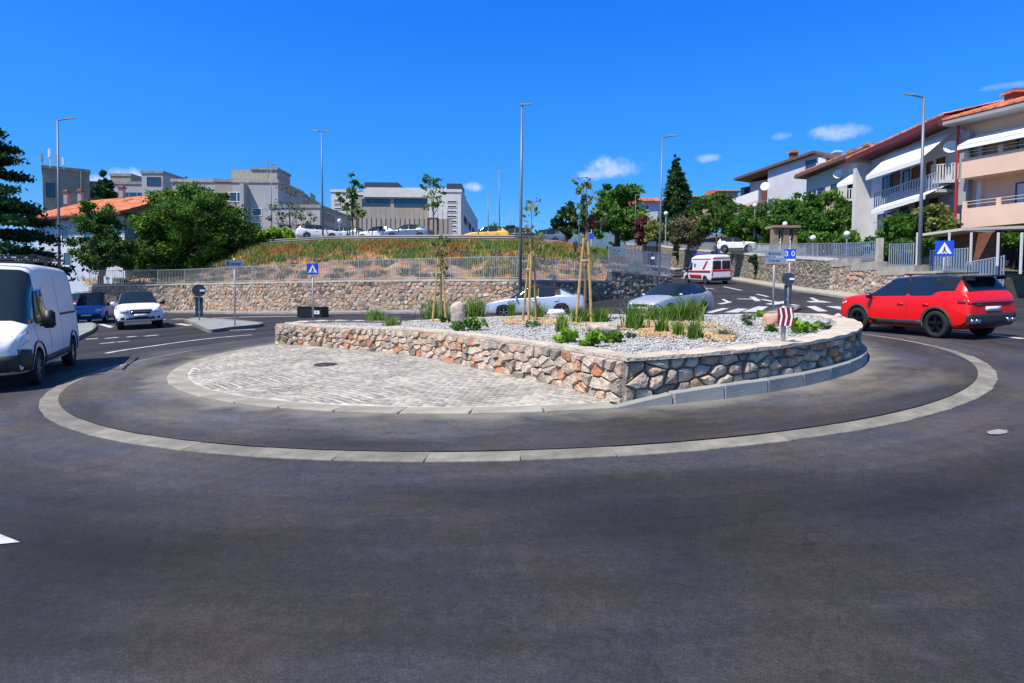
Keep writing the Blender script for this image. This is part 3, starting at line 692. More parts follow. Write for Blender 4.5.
for i in range(nu+1):
    c = cr_at(fullP.len*i/nu); row = [c, c+Vector((0, 3.2, .72)), c+Vector((c.x*1.0, 60, 1.0)), c+Vector((c.x*6, 400, 2.2))]
    if prev: 
        for k in range(3): mb.quad(prev[k], row[k], row[k+1], prev[k+1])
    prev = row
tag(mb.build('plateau', M_TERR), kind='structure')
# upper terrace behind the right wall
mb = MB(); prev = None; n = 60
M_HILL = mat('hillside', (.11, .10, .07), .95, var=.4, scale=.4)
for i in range(n+1):
    p, tg = Rp(Rp.len*i/n); nn = Vector((tg.y, -tg.x, 0)); z = (ztop_r(p) if PX((p.x, p.y, 1.5))[0] < 832 else zt_lin(p, max(0, Rp.len*i/n-Ra.len)))
    o_ = p-nn*.3; far_ = PX((p.x, p.y, 1.5))[0] < 832; kz = 1 if far_ else .05; row = [Vector((o_.x, o_.y, z-.02)), Vector(((o_-nn*6).x, (o_-nn*6).y, z+.1)), Vector(((o_-nn*22).x, (o_-nn*22).y, z+3.*kz)), Vector(((o_-nn*90).x, (o_-nn*90).y, z+6.*kz))]
    if prev:
        for k in range(3): mb.quad(prev[k], row[k], row[k+1], prev[k+1])
    prev = row
rw_ = row
for k in range(3): mb.quad(rw_[k], rw_[k+1], rw_[k+1]-Vector((0, 0, 3)), rw_[k]-Vector((0, 0, 3)))
tag(mb.build('upper_terrace', M_HILL, fixn=True), kind='structure')
# far hill, distance haze put into its bluish base colour
mb = MB(); prev = None
for i in range(41):
    x = -500+40*i; h = 30+42*math.exp(-((x-95)/90)**2)+10*math.sin(x*.011)+4*MN.noise(Vector((x*.02, 0, 0)))
    row = [(x, 620, -5), (x, 700, h), (x, 760, h*.9), (x, 900, -5)]
    if prev:
        for k in range(3): mb.quad(prev[k], row[k], row[k+1], prev[k+1])
    prev = row
tag(mb.build('far_hill', mat('far_hill_hazy_woods', (.07, .12, .16), 1, var=.3, scale=.03), smooth=True), kind='structure')
# ------------------------------------------------------------------ fences
def fence(name, label, path, zt, h, pitch=.14, post=2.2, mt=M_STEEL, bw=.018, group=None, bars='flat', maxbars=300, pw_=.05):
    p, tg = path(0); z0 = zt(p, 0); o = tag(empty(name, (p.x, p.y, z0)), label, 'fence', group); inv = Matrix.Translation((-p.x, -p.y, -z0)); PINV[o.name] = inv
    rm = {}
    def put_mb(mb, nm): put(mb.build(nm, mt), Matrix.Identity(4), o)
    N = max(1, round(path.len/post)); pm = MB().box((0, 0, h/2), (pw_, pw_, h)).mesh('post', mt); bm_ = MB().box((0, 0, (h-.1)/2), (bw, bw*1.6, h-.16)).mesh('baluster', mt); nb = 0
    for k in range(N+1):
        q, t = path(path.len*k/N); ob = bpy.data.objects.new('post', pm); COL.objects.link(ob); put(ob, Matrix.Translation((q.x, q.y, zt(q, path.len*k/N))) @ Matrix.Rotation(math.atan2(t.y, t.x), 4, 'Z'), o)
    for k in range(N):
        d0, d1 = path.len*k/N, path.len*(k+1)/N; a, _ = path(d0); b, _ = path(d1); za, zb_ = zt(a, d0), zt(b, d1)
        for hh in (h-.03, .1):
            mb = MB(); mb.bar((a.x, a.y, za+hh), (b.x, b.y, zb_+hh), .024, n=4); put_mb(mb, 'rail')
        m_ = int((b-a).length/pitch)
        for i in range(1, m_):
            t = i/m_; q = a.lerp(b, t); z = za+(zb_-za)*t
            if nb < maxbars: ob = bpy.data.objects.new('baluster', bm_); COL.objects.link(ob); put(ob, Matrix.Translation((q.x, q.y, z+.08)) @ Matrix.Rotation(math.atan2(b.y-a.y, b.x-a.x), 4, 'Z'), o); nb += 1
            else: pass
    return o
def subpath(path, a, b, n=40, off=0):
    P = []
    for i in range(n+1):
        q, t = path(a+(b-a)*i/n); P.append(q+Vector((-t.y, t.x, 0))*off)
    return Path(P)
FL = subpath(lwp, 0, lwp.len, 60, .2)
def zfl(p, d): return interp(tab_l, d*lwp.len/FL.len)+.13
# two lengths: left panels / right panels
def d_at_px(path, zt, px): return min((path.len*i/300 for i in range(301)), key=lambda d: abs(PX((*path(d)[0].xy, zt(path(d)[0], d)))[0]-px))
dm = d_at_px(FL, zfl, 330)
F1 = subpath(FL, 0, dm); F2 = subpath(FL, dm, FL.len)
fence('railing', 'grey railing on the long rubble wall, the left stretch behind the sign island', F1, lambda p, d: zfl(p, d), 1.15, .13, 2.4)
fence('railing', 'grey railing on the long rubble wall, the middle stretch behind the planted bed', F2, lambda p, d: zfl(p, d+dm), 1.3, .13, 2.4)
FC = subpath(Lc, 0, Lc.len, 10, .2); fence('railing', 'blue grey fence panels on the dark taller wall end left of the uphill road', FC, lambda p, d: interp(tab_c, d)+.13, 1.5, .11, 1.8, M_STEEL_B, .03)
FR = subpath(Ra, 0, Ra.len, 60, .2)
dR = d_at_px(FR, lambda p, d: ztop_r(p), 700)
fence('railing', 'grey blue railing on the white coping, the far stretch under the conifer', subpath(FR, 0, dR), lambda p, d: ztop_r(p)+.16, 1.0, .22, 2.4, M_STEEL_B, .02)
fence('railing', 'grey blue railing on the white coping, from the ambulance to the gate pillars', subpath(FR, dR, FR.len), lambda p, d: ztop_r(p)+.16, 1.0, .18, 2.4, M_STEEL_B, .018)
# ------------------------------------------------------------------ vehicles
def paint(name, col, metal=.0, rough=.34, coat=.5): return mat(name, col, rough, metal, var=.03, scale=1.5, coat=coat)
P_RED, P_WHITE, P_BLUE = paint('paint_red', (.80, .006, .006), coat=.3), paint('paint_white', (.72, .73, .75), rough=.5, coat=.15), paint('paint_blue', (.02, .16, .50))
P_SILVER, P_SLATE, P_YELLOW = paint('paint_silver', (.50, .56, .62), .35, .3), paint('paint_slate', (.13, .18, .24), .4), paint('paint_yellow', (.80, .42, .02))
P_BLACK, P_DRED, P_GREY = paint('paint_black', (.012, .012, .015)), paint('paint_dark_red', (.22, .012, .015)), paint('paint_grey', (.46, .49, .50), .3)
M_CLAD = mat('cladding', (.022, .023, .025), .6); M_LAMP_R = mat('tail_lamp', (.35, .008, .01), .12, coat=1.); M_LAMP_W = mat('lamp_lens', (.62, .64, .66), .08, .2, coat=1.)
M_RIM_D = mat('rim_dark', (.03, .03, .032), .3, .7); M_RIM_S = mat('rim_silver', (.42, .43, .45), .3, .8); M_PLATE = mat('number_plate', (.72, .74, .76), .5)
M_SEAM = mat('seam', (.02, .02, .022), .7); M_ARCH = mat('arch_liner', (.008, .008, .008), .95)
def body_mesh(st, axles, wr, paints, ends=(.6, .6), arch=1.13, lvl=2):
    """loft of cross sections with subdivision, wheel arches cut out. paints = [body, glass, roof, arch]"""
    bm = bmesh.new(); rings = []; K = 9; crl = bm.edges.layers.float.new('crease_edge'); cvl = bm.verts.layers.float.new('crease_vert')
    for (x, w, zb, zbelt, wb, zt, wt, zr, seg) in st:
        zm = zb+(zbelt-zb)*.5
        half = [(0, zb), (w*.9, zb), (w*.985, zb+.10), (w, zm), (wb, zbelt), (wb-.025, zbelt+.02), (wt, zt), (wt*.82, zt+(zr-zt)*.7), (0, zr)]
        rings.append([bm.verts.new((x, y, z)) for y, z in half]+[bm.verts.new((x, -y, z)) for y, z in half[7:0:-1]])
    n = len(rings[0])
    for i in range(len(rings)-1):
        seg = st[i][8]
        for k in range(n):
            k2 = (k+1) % n; f = bm.faces.new((rings[i][k], rings[i][k2], rings[i+1][k2], rings[i+1][k])); kk = k if k < 8 else 15-k
            m = 0
            if seg == 'ws' and kk in (6, 7): m = 1
            if seg == 'ws' and kk == 5: m = 1
            if seg == 'rw' and kk in (6, 7): m = 1
            if seg == 'rwx' and kk in (5, 6, 7): m = 1
            if seg == 'win' and kk == 5: m = 1
            if seg in ('win', 'pil') and kk in (6, 7): m = 2
            if seg == 'pilk' and kk >= 5: m = 2
            if seg == 'pil' and kk == 5: m = 4 if len(paints) > 4 else 0
            f.material_index = m; f.smooth = True
    for r_, e in ((rings[0], ends[0]), (rings[-1], ends[1])):
        f = bm.faces.new(r_); f.smooth = True
        for ed in f.edges: ed[crl] = e
    bmesh.ops.recalc_face_normals(bm, faces=bm.faces)
    for ed in bm.edges:
        if len(ed.link_faces) == 2 and ed.link_faces[0].material_index != ed.link_faces[1].material_index and 1 in (ed.link_faces[0].material_index, ed.link_faces[1].material_index): 
            ed[crl] = 1.0
            for v_ in ed.verts: v_[cvl] = .85
    me = bpy.data.meshes.new('tmp'); bm.to_mesh(me); bm.free()
    for p in paints[:4]: me.materials.append(p)
    me.materials.append(M_BLACK)
    ob = bpy.data.objects.new('tmp', me); COL.objects.link(ob)
    md = ob.modifiers.new('s', 'SUBSURF'); md.levels = lvl; md.render_levels = lvl; cuts = []
    for ax in axles:
        c = MB(); c.lathe([(0, -3), (wr*arch, -3), (wr*arch, 3), (0, 3)], n=28, axis='Y'); cm = c.mesh('cut', paints[3]); 
        b = bmesh.new(); b.from_mesh(cm); bmesh.ops.remove_doubles(b, verts=b.verts, dist=1e-4); bmesh.ops.recalc_face_normals(b, faces=b.faces); b.to_mesh(cm); b.free()
        co = bpy.data.objects.new('cut', cm); COL.objects.link(co); co.location = (ax, 0, wr*1.02); cuts.append(co)
        bo = ob.modifiers.new('b', 'BOOLEAN'); bo.operation = 'DIFFERENCE'; bo.object = co; bo.solver = 'EXACT'; bo.material_mode = 'TRANSFER'
    dg = bpy.context.evaluated_depsgraph_get(); dg.update(); out = bpy.data.meshes.new_from_object(ob.evaluated_get(dg))
    for c in cuts: bpy.data.objects.remove(c)
    bpy.data.objects.remove(ob); return out
def split_glass(me, root, names=('windscreen', 'rear_window', 'side_window')):
    bm = bmesh.new(); bm.from_mesh(me); bvh = BVHTree.FromBMesh(bm)
    gi = [i for i, m_ in enumerate(me.materials) if m_ == M_GLASS]
    gf = [f for f in bm.faces if f.material_index in gi]; seen = set(); comps = []
    for f in gf:
        if f.index in seen: continue
        stack = [f]; seen.add(f.index); comp = []
        while stack:
            q = stack.pop(); comp.append(q)
            for e in q.edges:
                for g in e.link_faces:
                    if g.index not in seen and g.material_index in gi: seen.add(g.index); stack.append(g)
        comps.append(comp)
    xs = [sum(f.calc_center_median().x for f in c)/len(c) for c in comps]
    for c, x in zip(comps, xs):
        ys = sum(f.calc_center_median().y for f in c)/len(c)
        nm = names[2] if abs(ys) > .3 else (names[0] if x > -.2 else names[1])
        mb = MB(); vi = {}
        for f in c:
            ids = []
            for v in f.verts:
                if v.index not in vi: vi[v.index] = len(mb.v); mb.v.append(tuple(v.co)); mb.r.append(0.)
                ids.append(vi[v.index])
            mb.f.append(tuple(ids)); mb.m.append(0)
        mb.build(nm, M_GLASS, root, True)
    bmesh.ops.delete(bm, geom=gf, context='FACES'); body = bpy.data.meshes.new('body'); bm.to_mesh(body); bm.free()
    for p in me.materials: body.materials.append(p)
    inst('body', body, root); return bvh
def patch(bvh, root, name, mt, axis, pts_a, pts_b, off=.012, n=8, m=4, smooth=True, sub=None):
    """skin-following panel. axis 'L'/'R' side (x,z), 'F'/'B' front/back (y,z), 'T' top (x,y). pts_a / pts_b: two opposite edges"""
    def lin(P, t):
        t *= len(P)-1; i = min(int(t), len(P)-2); u = t-i; return (P[i][0]+(P[i+1][0]-P[i][0])*u, P[i][1]+(P[i+1][1]-P[i][1])*u)
    V = []; F = []; last = None
    for j in range(m+1):
        for i in range(n+1):
            a, b = lin(pts_a, i/n), lin(pts_b, i/n); t = j/m; p, q = a[0]+(b[0]-a[0])*t, a[1]+(b[1]-a[1])*t
            o, d = {'L': ((p, 3, q), (0, -1, 0)), 'R': ((p, -3, q), (0, 1, 0)), 'F': ((6, p, q), (-1, 0, 0)), 'B': ((-6, p, q), (1, 0, 0)), 'T': ((p, q, 5), (0, 0, -1))}[axis]
            h = bvh.ray_cast(Vector(o), Vector(d))
            if h[0] is None: c = Vector(last) if last else Vector((p, q, 1))
            else: c = h[0]+(-Vector(d)*.7+h[1]*.3).normalized()*off
            last = tuple(c); V.append(tuple(c))
    for j in range(m):
        for i in range(n): a = j*(n+1)+i; F.append((a, a+1, a+n+2, a+n+1))
    rim = [i for i in range(n+1)]+[j*(n+1)+n for j in range(1, m+1)]+[m*(n+1)+i for i in range(n-1, -1, -1)]+[j*(n+1) for j in range(m-1, 0, -1)]
    dd = {'L': (0, -1, 0), 'R': (0, 1, 0), 'F': (-1, 0, 0), 'B': (1, 0, 0), 'T': (0, 0, -1)}[axis]; b0 = len(V)
    for r_ in rim: V.append(tuple(Vector(V[r_])+Vector(dd)*(off+.01)))
    for k in range(len(rim)): k2 = (k+1) % len(rim); F.append((rim[k], b0+k, b0+k2, rim[k2]))
    mb = MB(); mb.add(V, F); return mb.build(name, mt, sub or root, smooth, fixn=True)
def line_patch(bvh, root, name, mt, axis, pts, w=.012, off=.004, n=None):
    """thin strip along a polyline"""
    d = Vector((pts[-1][0]-pts[0][0], pts[-1][1]-pts[0][1])).normalized(); nx, ny = -d.y*w/2, d.x*w/2
    return patch(bvh, root, name, mt, axis, [(p[0]-nx, p[1]-ny) for p in pts], [(p[0]+nx, p[1]+ny) for p in pts], off, n or 8*(len(pts)-1), 1)
def wheel(root, x, y, r, w, rim_m, spokes=5, name='wheel'):
    s = 1 if y > 0 else -1; mb = MB()
    mb.lathe([(r*.66, -w/2), (r*.93, -w/2), (r, -w*.36), (r, w*.36), (r*.93, w/2), (r*.66, w/2), (r*.62, w*.3), (r*.62, -w*.3), (r*.66, -w/2)], n=32, axis='Y')
    t = mb.build(name, M_RUBBER, root, True, (x, y-s*w/2*.0, r), fixn=True)
    rb_ = MB(); o = s*w*.34
    rb_.lathe([(0.001, o*.6), (r*.3, o*.5), (r*.64, o*.2)], n=24, axis='Y', m=1)
    for k in range(spokes):
        a = 2*math.pi*k/spokes+.3
        for da in (-.13, .13):
            M = Matrix.Rotation(-(a+da), 3, 'Y'); c = M @ Vector((r*.36, o*1.05, 0)); rb_.box(c, (r*.6, .03, r*.085), M=M)
    rb_.lathe([(r*.6, o*1.2), (r*.665, o*1.25), (r*.665, o*.2)], n=28, axis='Y'); rb_.lathe([(0.001, o*1.25), (r*.12, o*1.2), (r*.13, o*.6)], n=12, axis='Y')
    rb_.build('rim', [rim_m, M_ARCH], t, False)
    return t
def mirror_part(root, x, y, z, mt, sx=.12, sy=.2, sz=.15):
    mb = MB(); s = 1 if y > 0 else -1
    b = bmesh.new(); bmesh.ops.create_cube(b, size=1)
    for v in b.verts: v.co = (v.co.x*sx, v.co.y*sy, v.co.z*sz)
    bmesh.ops.bevel(b, geom=list(b.edges), offset=.035, segments=2, affect='EDGES'); me = bpy.data.meshes.new('mirror'); b.to_mesh(me); b.free(); me.materials.append(mt)
    me.polygons.foreach_set('use_smooth', [True]*len(me.polygons)); o = inst('mirror', me, root, (x, y+s*sy*.6, z)); MB().bar((0, -s*sy*.7, -sz*.3), (0, -s*sy*.2, -sz*.3), .03, n=5).build('mirror_arm', M_CLAD, o); return o
def vroot(name, label, cat, X, Y, head, group=None, z=None):
    o = empty(name); o.matrix_world = frame(X, Y, head) if z is None else frame(X, Y, head, z); tag(o, label, cat, group); return o
def side_doors(bvh, root, xs, z0, z1, zh, hm, hand_x):
    for s in 'LR':
        for x in xs: line_patch(bvh, root, 'door_seam', M_SEAM, s, [(x, z0), (x, z1)], .012, .003)
        for hx in hand_x: patch(bvh, root, 'door_handle', hm, s, [(hx-.09, zh), (hx+.09, zh)], [(hx-.09, zh+.03), (hx+.09, zh+.03)], .035, 2, 1)
def all_wheels(root, ax, tr, r, w, rim, sp=5):
    for x in ax:
        for s in (1, -1): wheel(root, x, s*tr, r, w, rim, sp)
# ---- red SUV
def suv(root, body, roof, rim):
    st = [(2.21, .66, .34, .74, .60, .84, .50, .88, 'p'), (2.13, .84, .24, .90, .80, .97, .68, 1.01, 'p'), (1.80, .91, .21, .98, .87, 1.04, .78, 1.08, 'p'), (1.15, .925, .20, 1.02, .89, 1.08, .80, 1.14, 'p'),
          (.98, .925, .20, 1.03, .89, 1.09, .80, 1.16, 'ws'), (.22, .925, .20, 1.05, .88, 1.53, .67, 1.59, 'win'), (-.36, .925, .20, 1.06, .88, 1.58, .67, 1.645, 'pil'), (-.46, .925, .20, 1.06, .88, 1.58, .67, 1.645, 'win'),
          (-1.20, .925, .20, 1.08, .87, 1.57, .66, 1.64, 'pilk'), (-1.32, .925, .21, 1.13, .865, 1.56, .66, 1.635, 'pilk'), (-1.84, .915, .23, 1.17, .85, 1.51, .63, 1.60, 'rw'), (-2.10, .89, .30, 1.14, .82, 1.19, .70, 1.22, 'p'),
          (-2.19, .87, .34, 1.02, .80, 1.06, .68, 1.08, 'p'), (-2.22, .82, .40, .88, .74, .92, .62, .94, 'p')]
    me = body_mesh(st, (1.33, -1.32), .36, [body, M_GLASS, roof, M_ARCH, 1], (.5, .7)); bvh = split_glass(me, root)
    all_wheels(root, (1.33, -1.32), .80, .36, .24, rim)
    for s in 'LR':
        patch(bvh, root, 'cladding', M_CLAD, s, [(.93, .21), (-.9, .21)], [(.93, .44), (-.9, .44)], .02, 10, 3)
        for ax_ in (1.33, -1.32):
            A = [(ax_+.405*math.cos(t), .37+.405*math.sin(t)) for t in np.linspace(-.15, math.pi+.15, 13)]; B = [(ax_+.46*math.cos(t), .37+.46*math.sin(t)) for t in np.linspace(-.15, math.pi+.15, 13)]
            patch(bvh, root, 'wheel_arch_trim', M_CLAD, s, A, B, .02, 24, 1)
        patch(bvh, root, 'tail_light', M_LAMP_R, s, [(-1.93, .93), (-2.12, .92)], [(-1.90, 1.03), (-2.12, 1.01)], .012, 5, 2)
        patch(bvh, root, 'headlight', M_LAMP_W, s, [(2.02, .78), (1.82, .84)], [(2.02, .84), (1.82, .90)], .012, 4, 2)
    side_doors(bvh, root, (.98, -.42), .45, 1.02, .86, body, (-.22, -1.02))
    patch(bvh, root, 'bumper', M_CLAD, 'B', [(-.86, .34), (.86, .34)], [(-.86, .66), (.86, .66)], .03, 14, 4)
    patch(bvh, root, 'light_bar', M_LAMP_R, 'B', [(-.82, .90), (.82, .90)], [(-.82, 1.0), (.82, 1.0)], .015, 14, 2)
    patch(bvh, root, 'light_bar_trim', M_CLAD, 'B', [(-.6, .875), (.6, .875)], [(-.6, .9), (.6, .9)], .014, 10, 1)
    patch(bvh, root, 'number_plate', M_PLATE, 'B', [(-.26, .72), (.26, .72)], [(-.26, .83), (.26, .83)], .02, 3, 1)
    for y in (-.72, -.55, .55, .72): patch(bvh, root, 'exhaust', M_CHROME, 'B', [(y-.07, .43), (y+.07, .43)], [(y-.07, .52), (y+.07, .52)], .045, 2, 1)
    mb = MB(); mb.box((-1.98, 0, 1.585), (.34, 1.18, .04)); mb.box((-2.02, .56, 1.54), (.24, .05, .09)); mb.box((-2.02, -.56, 1.54), (.24, .05, .09)); mb.build('spoiler', M_BLACK, root)
    patch(bvh, root, 'grille', M_BLACK, 'F', [(-.5, .45), (.5, .45)], [(-.6, .68), (.6, .68)], .015, 8, 3)
    for s in (1, -1): mirror_part(root, .80, s*.88, 1.08, roof)
    mb = MB()
    for s in (1, -1): mb.bar((-.1, s*.60, 1.67), (-1.4, s*.58, 1.665), .018, n=5)
    mb.build('roof_rails', M_BLACK, root); return root
p = [G(860, 331), G(938, 338)]; hd = math.atan2(p[0].y-p[1].y, p[0].x-p[1].x); mid = (p[0]+p[1])/2
n_ = Vector((math.sin(hd), -math.cos(hd), 0))
c_ = mid+n_*.715
v = vroot('parked_suv', '', '', c_.x, c_.y, hd); v.name = 'red_suv'; tag(v, 'bright red suv with black roof and black wheels, driving past the planter', 'suv')
suv(v, P_RED, P_BLACK, M_RIM_D); v.scale = (.93, .89, .97)
# ---- vans
def van_body(root, body, L=5.4, W=1.02, H=2.5, trim=True):
    h = L/2; r = .34; fa, ra_ = h-.95, -h+1.0
    st = [(h, .74, .38, .80, .70, .86, .5, .9, 'p'), (h-.1, .93, .30, .98, .84, 1.02, .7, 1.06, 'p'), (h-.45, W-.02, .27, 1.12, .90, 1.17, .78, 1.22, 'p'), (h-.72, W, .26, 1.18, .93, 1.24, .80, 1.32, 'ws'),
          (h-1.62, W, .26, 1.26, .95, H-.28, .80, H-.16, 'p'), (h-2.0, W, .26, 1.30, .97, H-.16, .85, H-.03, 'p'), (h-2.6, W, .26, 1.30, .98, H-.13, .87, H, 'p'), (0, W, .26, 1.3, .98, H-.13, .87, H, 'p'),
          (-h+.3, W, .27, 1.3, .98, H-.13, .87, H, 'p'), (-h+.05, W-.02, .30, 1.3, .96, H-.16, .85, H-.05, 'p'), (-h, W-.08, .34, 1.3, .92, H-.24, .80, H-.14, 'p')]
    me = body_mesh(st, (fa, ra_), r, [body, M_GLASS, body, M_ARCH], (.5, .85), 1.2); bvh = split_glass(me, root)
    for x in (fa, ra_):
        for s in (1, -1): wheel(root, x, s*(W-.13), r, .22, M_RIM_S, 6)
    for s in 'LR':
        patch(bvh, root, 'side_window', M_GLASS, s, [(h-1.15, 1.20), (h-2.0, 1.20)], [(h-1.52, 1.86), (h-1.95, 1.90)], .01, 5, 4)
        patch(bvh, root, 'window_pillar', M_BLACK, s, [(h-1.62, 1.21), (h-1.67, 1.21)], [(h-1.66, 1.86), (h-1.70, 1.86)], .016, 2, 4)
        for x in (h-1.02, h-2.05): line_patch(bvh, root, 'door_seam', M_SEAM, s, [(x, .42), (x, 1.95 if x < h-1.5 else 1.2)], .015, .003)
        patch(bvh, root, 'door_handle', M_BLACK, s, [(h-1.98, 1.08), (h-1.80, 1.08)], [(h-1.98, 1.16), (h-1.80, 1.16)], .04, 2, 1)
        patch(bvh, root, 'headlight', M_LAMP_W, s, [(h-.13, .82), (h-.5, .92)], [(h-.16, 1.02), (h-.55, 1.10)], .012, 4, 3)
        mirror_part(root, h-1.28, (1 if s == 'L' else -1)*1.0, 1.28, M_BLACK, .14, .22, .36)
    patch(bvh, root, 'grille', M_CLAD, 'F', [(-.5, .75), (.5, .75)], [(-.6, .95), (.6, .95)], .015, 8, 3)
    patch(bvh, root, 'front_bumper', M_CLAD, 'F', [(-.86, .38), (.86, .38)], [(-.84, .68), (.84, .68)], .03, 12, 3)
    patch(bvh, root, 'number_plate', M_PLATE, 'F', [(-.26, .52), (.26, .52)], [(-.26, .63), (.26, .63)], .045, 3, 1)
    if trim:
        for s in 'LR':
            patch(bvh, root, 'sill_trim', M_CLAD, s, [(fa-.42, .28), (ra_+.42, .28)], [(fa-.42, .52), (ra_+.42, .52)], .025, 10, 2)
            for ax_ in (fa, ra_):
                A = [(ax_+.40*math.cos(t), .35+.40*math.sin(t)) for t in np.linspace(-.2, math.pi+.2, 13)]; B = [(ax_+.52*math.cos(t), .35+.52*math.sin(t)) for t in np.linspace(-.2, math.pi+.2, 13)]
                patch(bvh, root, 'wheel_arch_trim', M_CLAD, s, A, B, .03, 24, 1)
            patch(bvh, root, 'bumper_side', M_CLAD, s, [(h-.06, .36), (fa+.50, .36)], [(h-.1, .78), (fa+.50, .74)], .02, 6, 3)
            patch(bvh, root, 'sliding_rail', M_CLAD, s, [(-h+.3, 1.30), (-.6, 1.30)], [(-h+.3, 1.345), (-.6, 1.345)], .02, 8, 1)
            for x in (-.55, -h+.28): line_patch(bvh, root, 'panel_seam', M_SEAM, s, [(x, .55), (x, 2.2)], .012, .003)
    return bvh, h
pr, pf_ = G(70, 365), G(33, 386); hd = math.atan2(pf_.y-pr.y, pf_.x-pr.x); print('van', pr, pf_, (pf_-pr).length, hd)
dv = Vector((math.cos(hd), math.sin(hd), 0)); right = Vector((dv.y, -dv.x, 0))
L_ = 5.5; c_ = pr+dv*(L_/2-1.0)+right*.90
v = vroot('white_van', 'large white panel van with roof bars, cut by the left edge, driving toward the camera', 'van', c_.x, c_.y, hd)
bvh, h = van_body(v, P_WHITE, L_, 1.02, 2.5)
for x in (.9, -.4, -1.9):
    mb = MB(); mb.box((x, 0, 2.60), (.07, 1.8, .035)); mb.box((x, .80, 2.52), (.09, .05, .16)); mb.box((x, -.80, 2.52), (.09, .05, .16)); mb.build('roof_bar', M_CLAD, v)
mb = MB()
for s in (1, -1): mb.box((-.5, s*.86, 2.61), (3.3, .05, .03))
mb.build('roof_rail', M_CLAD, v)
patch(bvh, v, 'tail_light', M_LAMP_R, 'B', [(.80, .7), (.92, .7)], [(.80, 1.5), (.90, 1.5)], .02, 2, 5); patch(bvh, v, 'tail_light', M_LAMP_R, 'B', [(-.92, .7), (-.80, .7)], [(-.90, 1.5), (-.80, 1.5)], .02, 2, 5)
# ---- ambulance: rear toward us, driving uphill
a0 = G(716, 284.5); hd = math.atan2(1, -.18)
v = vroot('ambulance', 'white and red ambulance van seen from behind, driving up the road', 'ambulance', a0.x-.1, a0.y+2.4, hd)
bvh, h = van_body(v, P_WHITE, 5.4, 1.0, 2.55, False)
M_REDS = mat('red_livery', (.50, .01, .02), .4); M_BLUEL = mat('beacon_blue', (.02, .06, .55), .2, coat=1.)
patch(bvh, v, 'rear_window', M_GLASS, 'B', [(-.82, 1.30), (-.05, 1.30)], [(-.78, 2.02), (-.05, 2.02)], .015, 6, 4); patch(bvh, v, 'rear_window', M_GLASS, 'B', [(.05, 1.30), (.82, 1.30)], [(.05, 2.02), (.78, 2.02)], .015, 6, 4)
patch(bvh, v, 'livery_stripe', M_REDS, 'B', [(-.90, 1.12), (.90, 1.12)], [(-.90, 1.27), (.90, 1.27)], .012, 10, 1); patch(bvh, v, 'rear_bumper', M_CLAD, 'B', [(-.92, .36), (.92, .36)], [(-.92, .62), (.92, .62)], .05, 10, 2)
patch(bvh, v, 'livery_stripe', M_REDS, 'B', [(-.80, 2.18), (.80, 2.18)], [(-.76, 2.28), (.76, 2.28)], .012, 10, 1)
for y in (-.9, .82): patch(bvh, v, 'tail_light', M_LAMP_R, 'B', [(y, .75), (y+.08, .75)], [(y, 1.1), (y+.08, 1.1)], .02, 2, 4)
for s in 'LR':
    patch(bvh, v, 'livery_stripe', M_REDS, s, [(2.2, .98), (-2.6, 1.02)], [(2.15, 1.14), (-2.6, 1.22)], .012, 16, 2)
    patch(bvh, v, 'livery_stripe', M_REDS, s, [(.95, .50), (-1.1, .50)], [(1.2, .82), (-1.1, .82)], .012, 10, 3)
    patch(bvh, v, 'livery_stripe', M_REDS, s, [(-1.2, 1.3), (-1.55, 1.3)], [(-1.75, 2.0), (-2.1, 2.0)], .012, 3, 5)
    patch(bvh, v, 'livery_stripe', M_REDS, s, [(.8, 2.12), (-2.5, 2.12)], [(.8, 2.2), (-2.5, 2.2)], .012, 12, 1)
    # star of life: three crossed bars
    for a in (0, math.pi/3, -math.pi/3):
        u = (math.sin(a)*.2, math.cos(a)*.2); line_patch(bvh, v, 'star_emblem', mat('emblem_blue', (.02, .05, .30), .4), s, [(.2-u[0], 1.62-u[1]), (.2+u[0], 1.62+u[1])], .09, .012, 4)
MB().box((1.15, 0, 2.56), (.22, 1.2, .12)).build('beacon_bar', M_BLUEL, v); MB().box((-2.4, 0, 2.60), (.18, 1.0, .1)).build('beacon_bar', M_BLUEL, v)
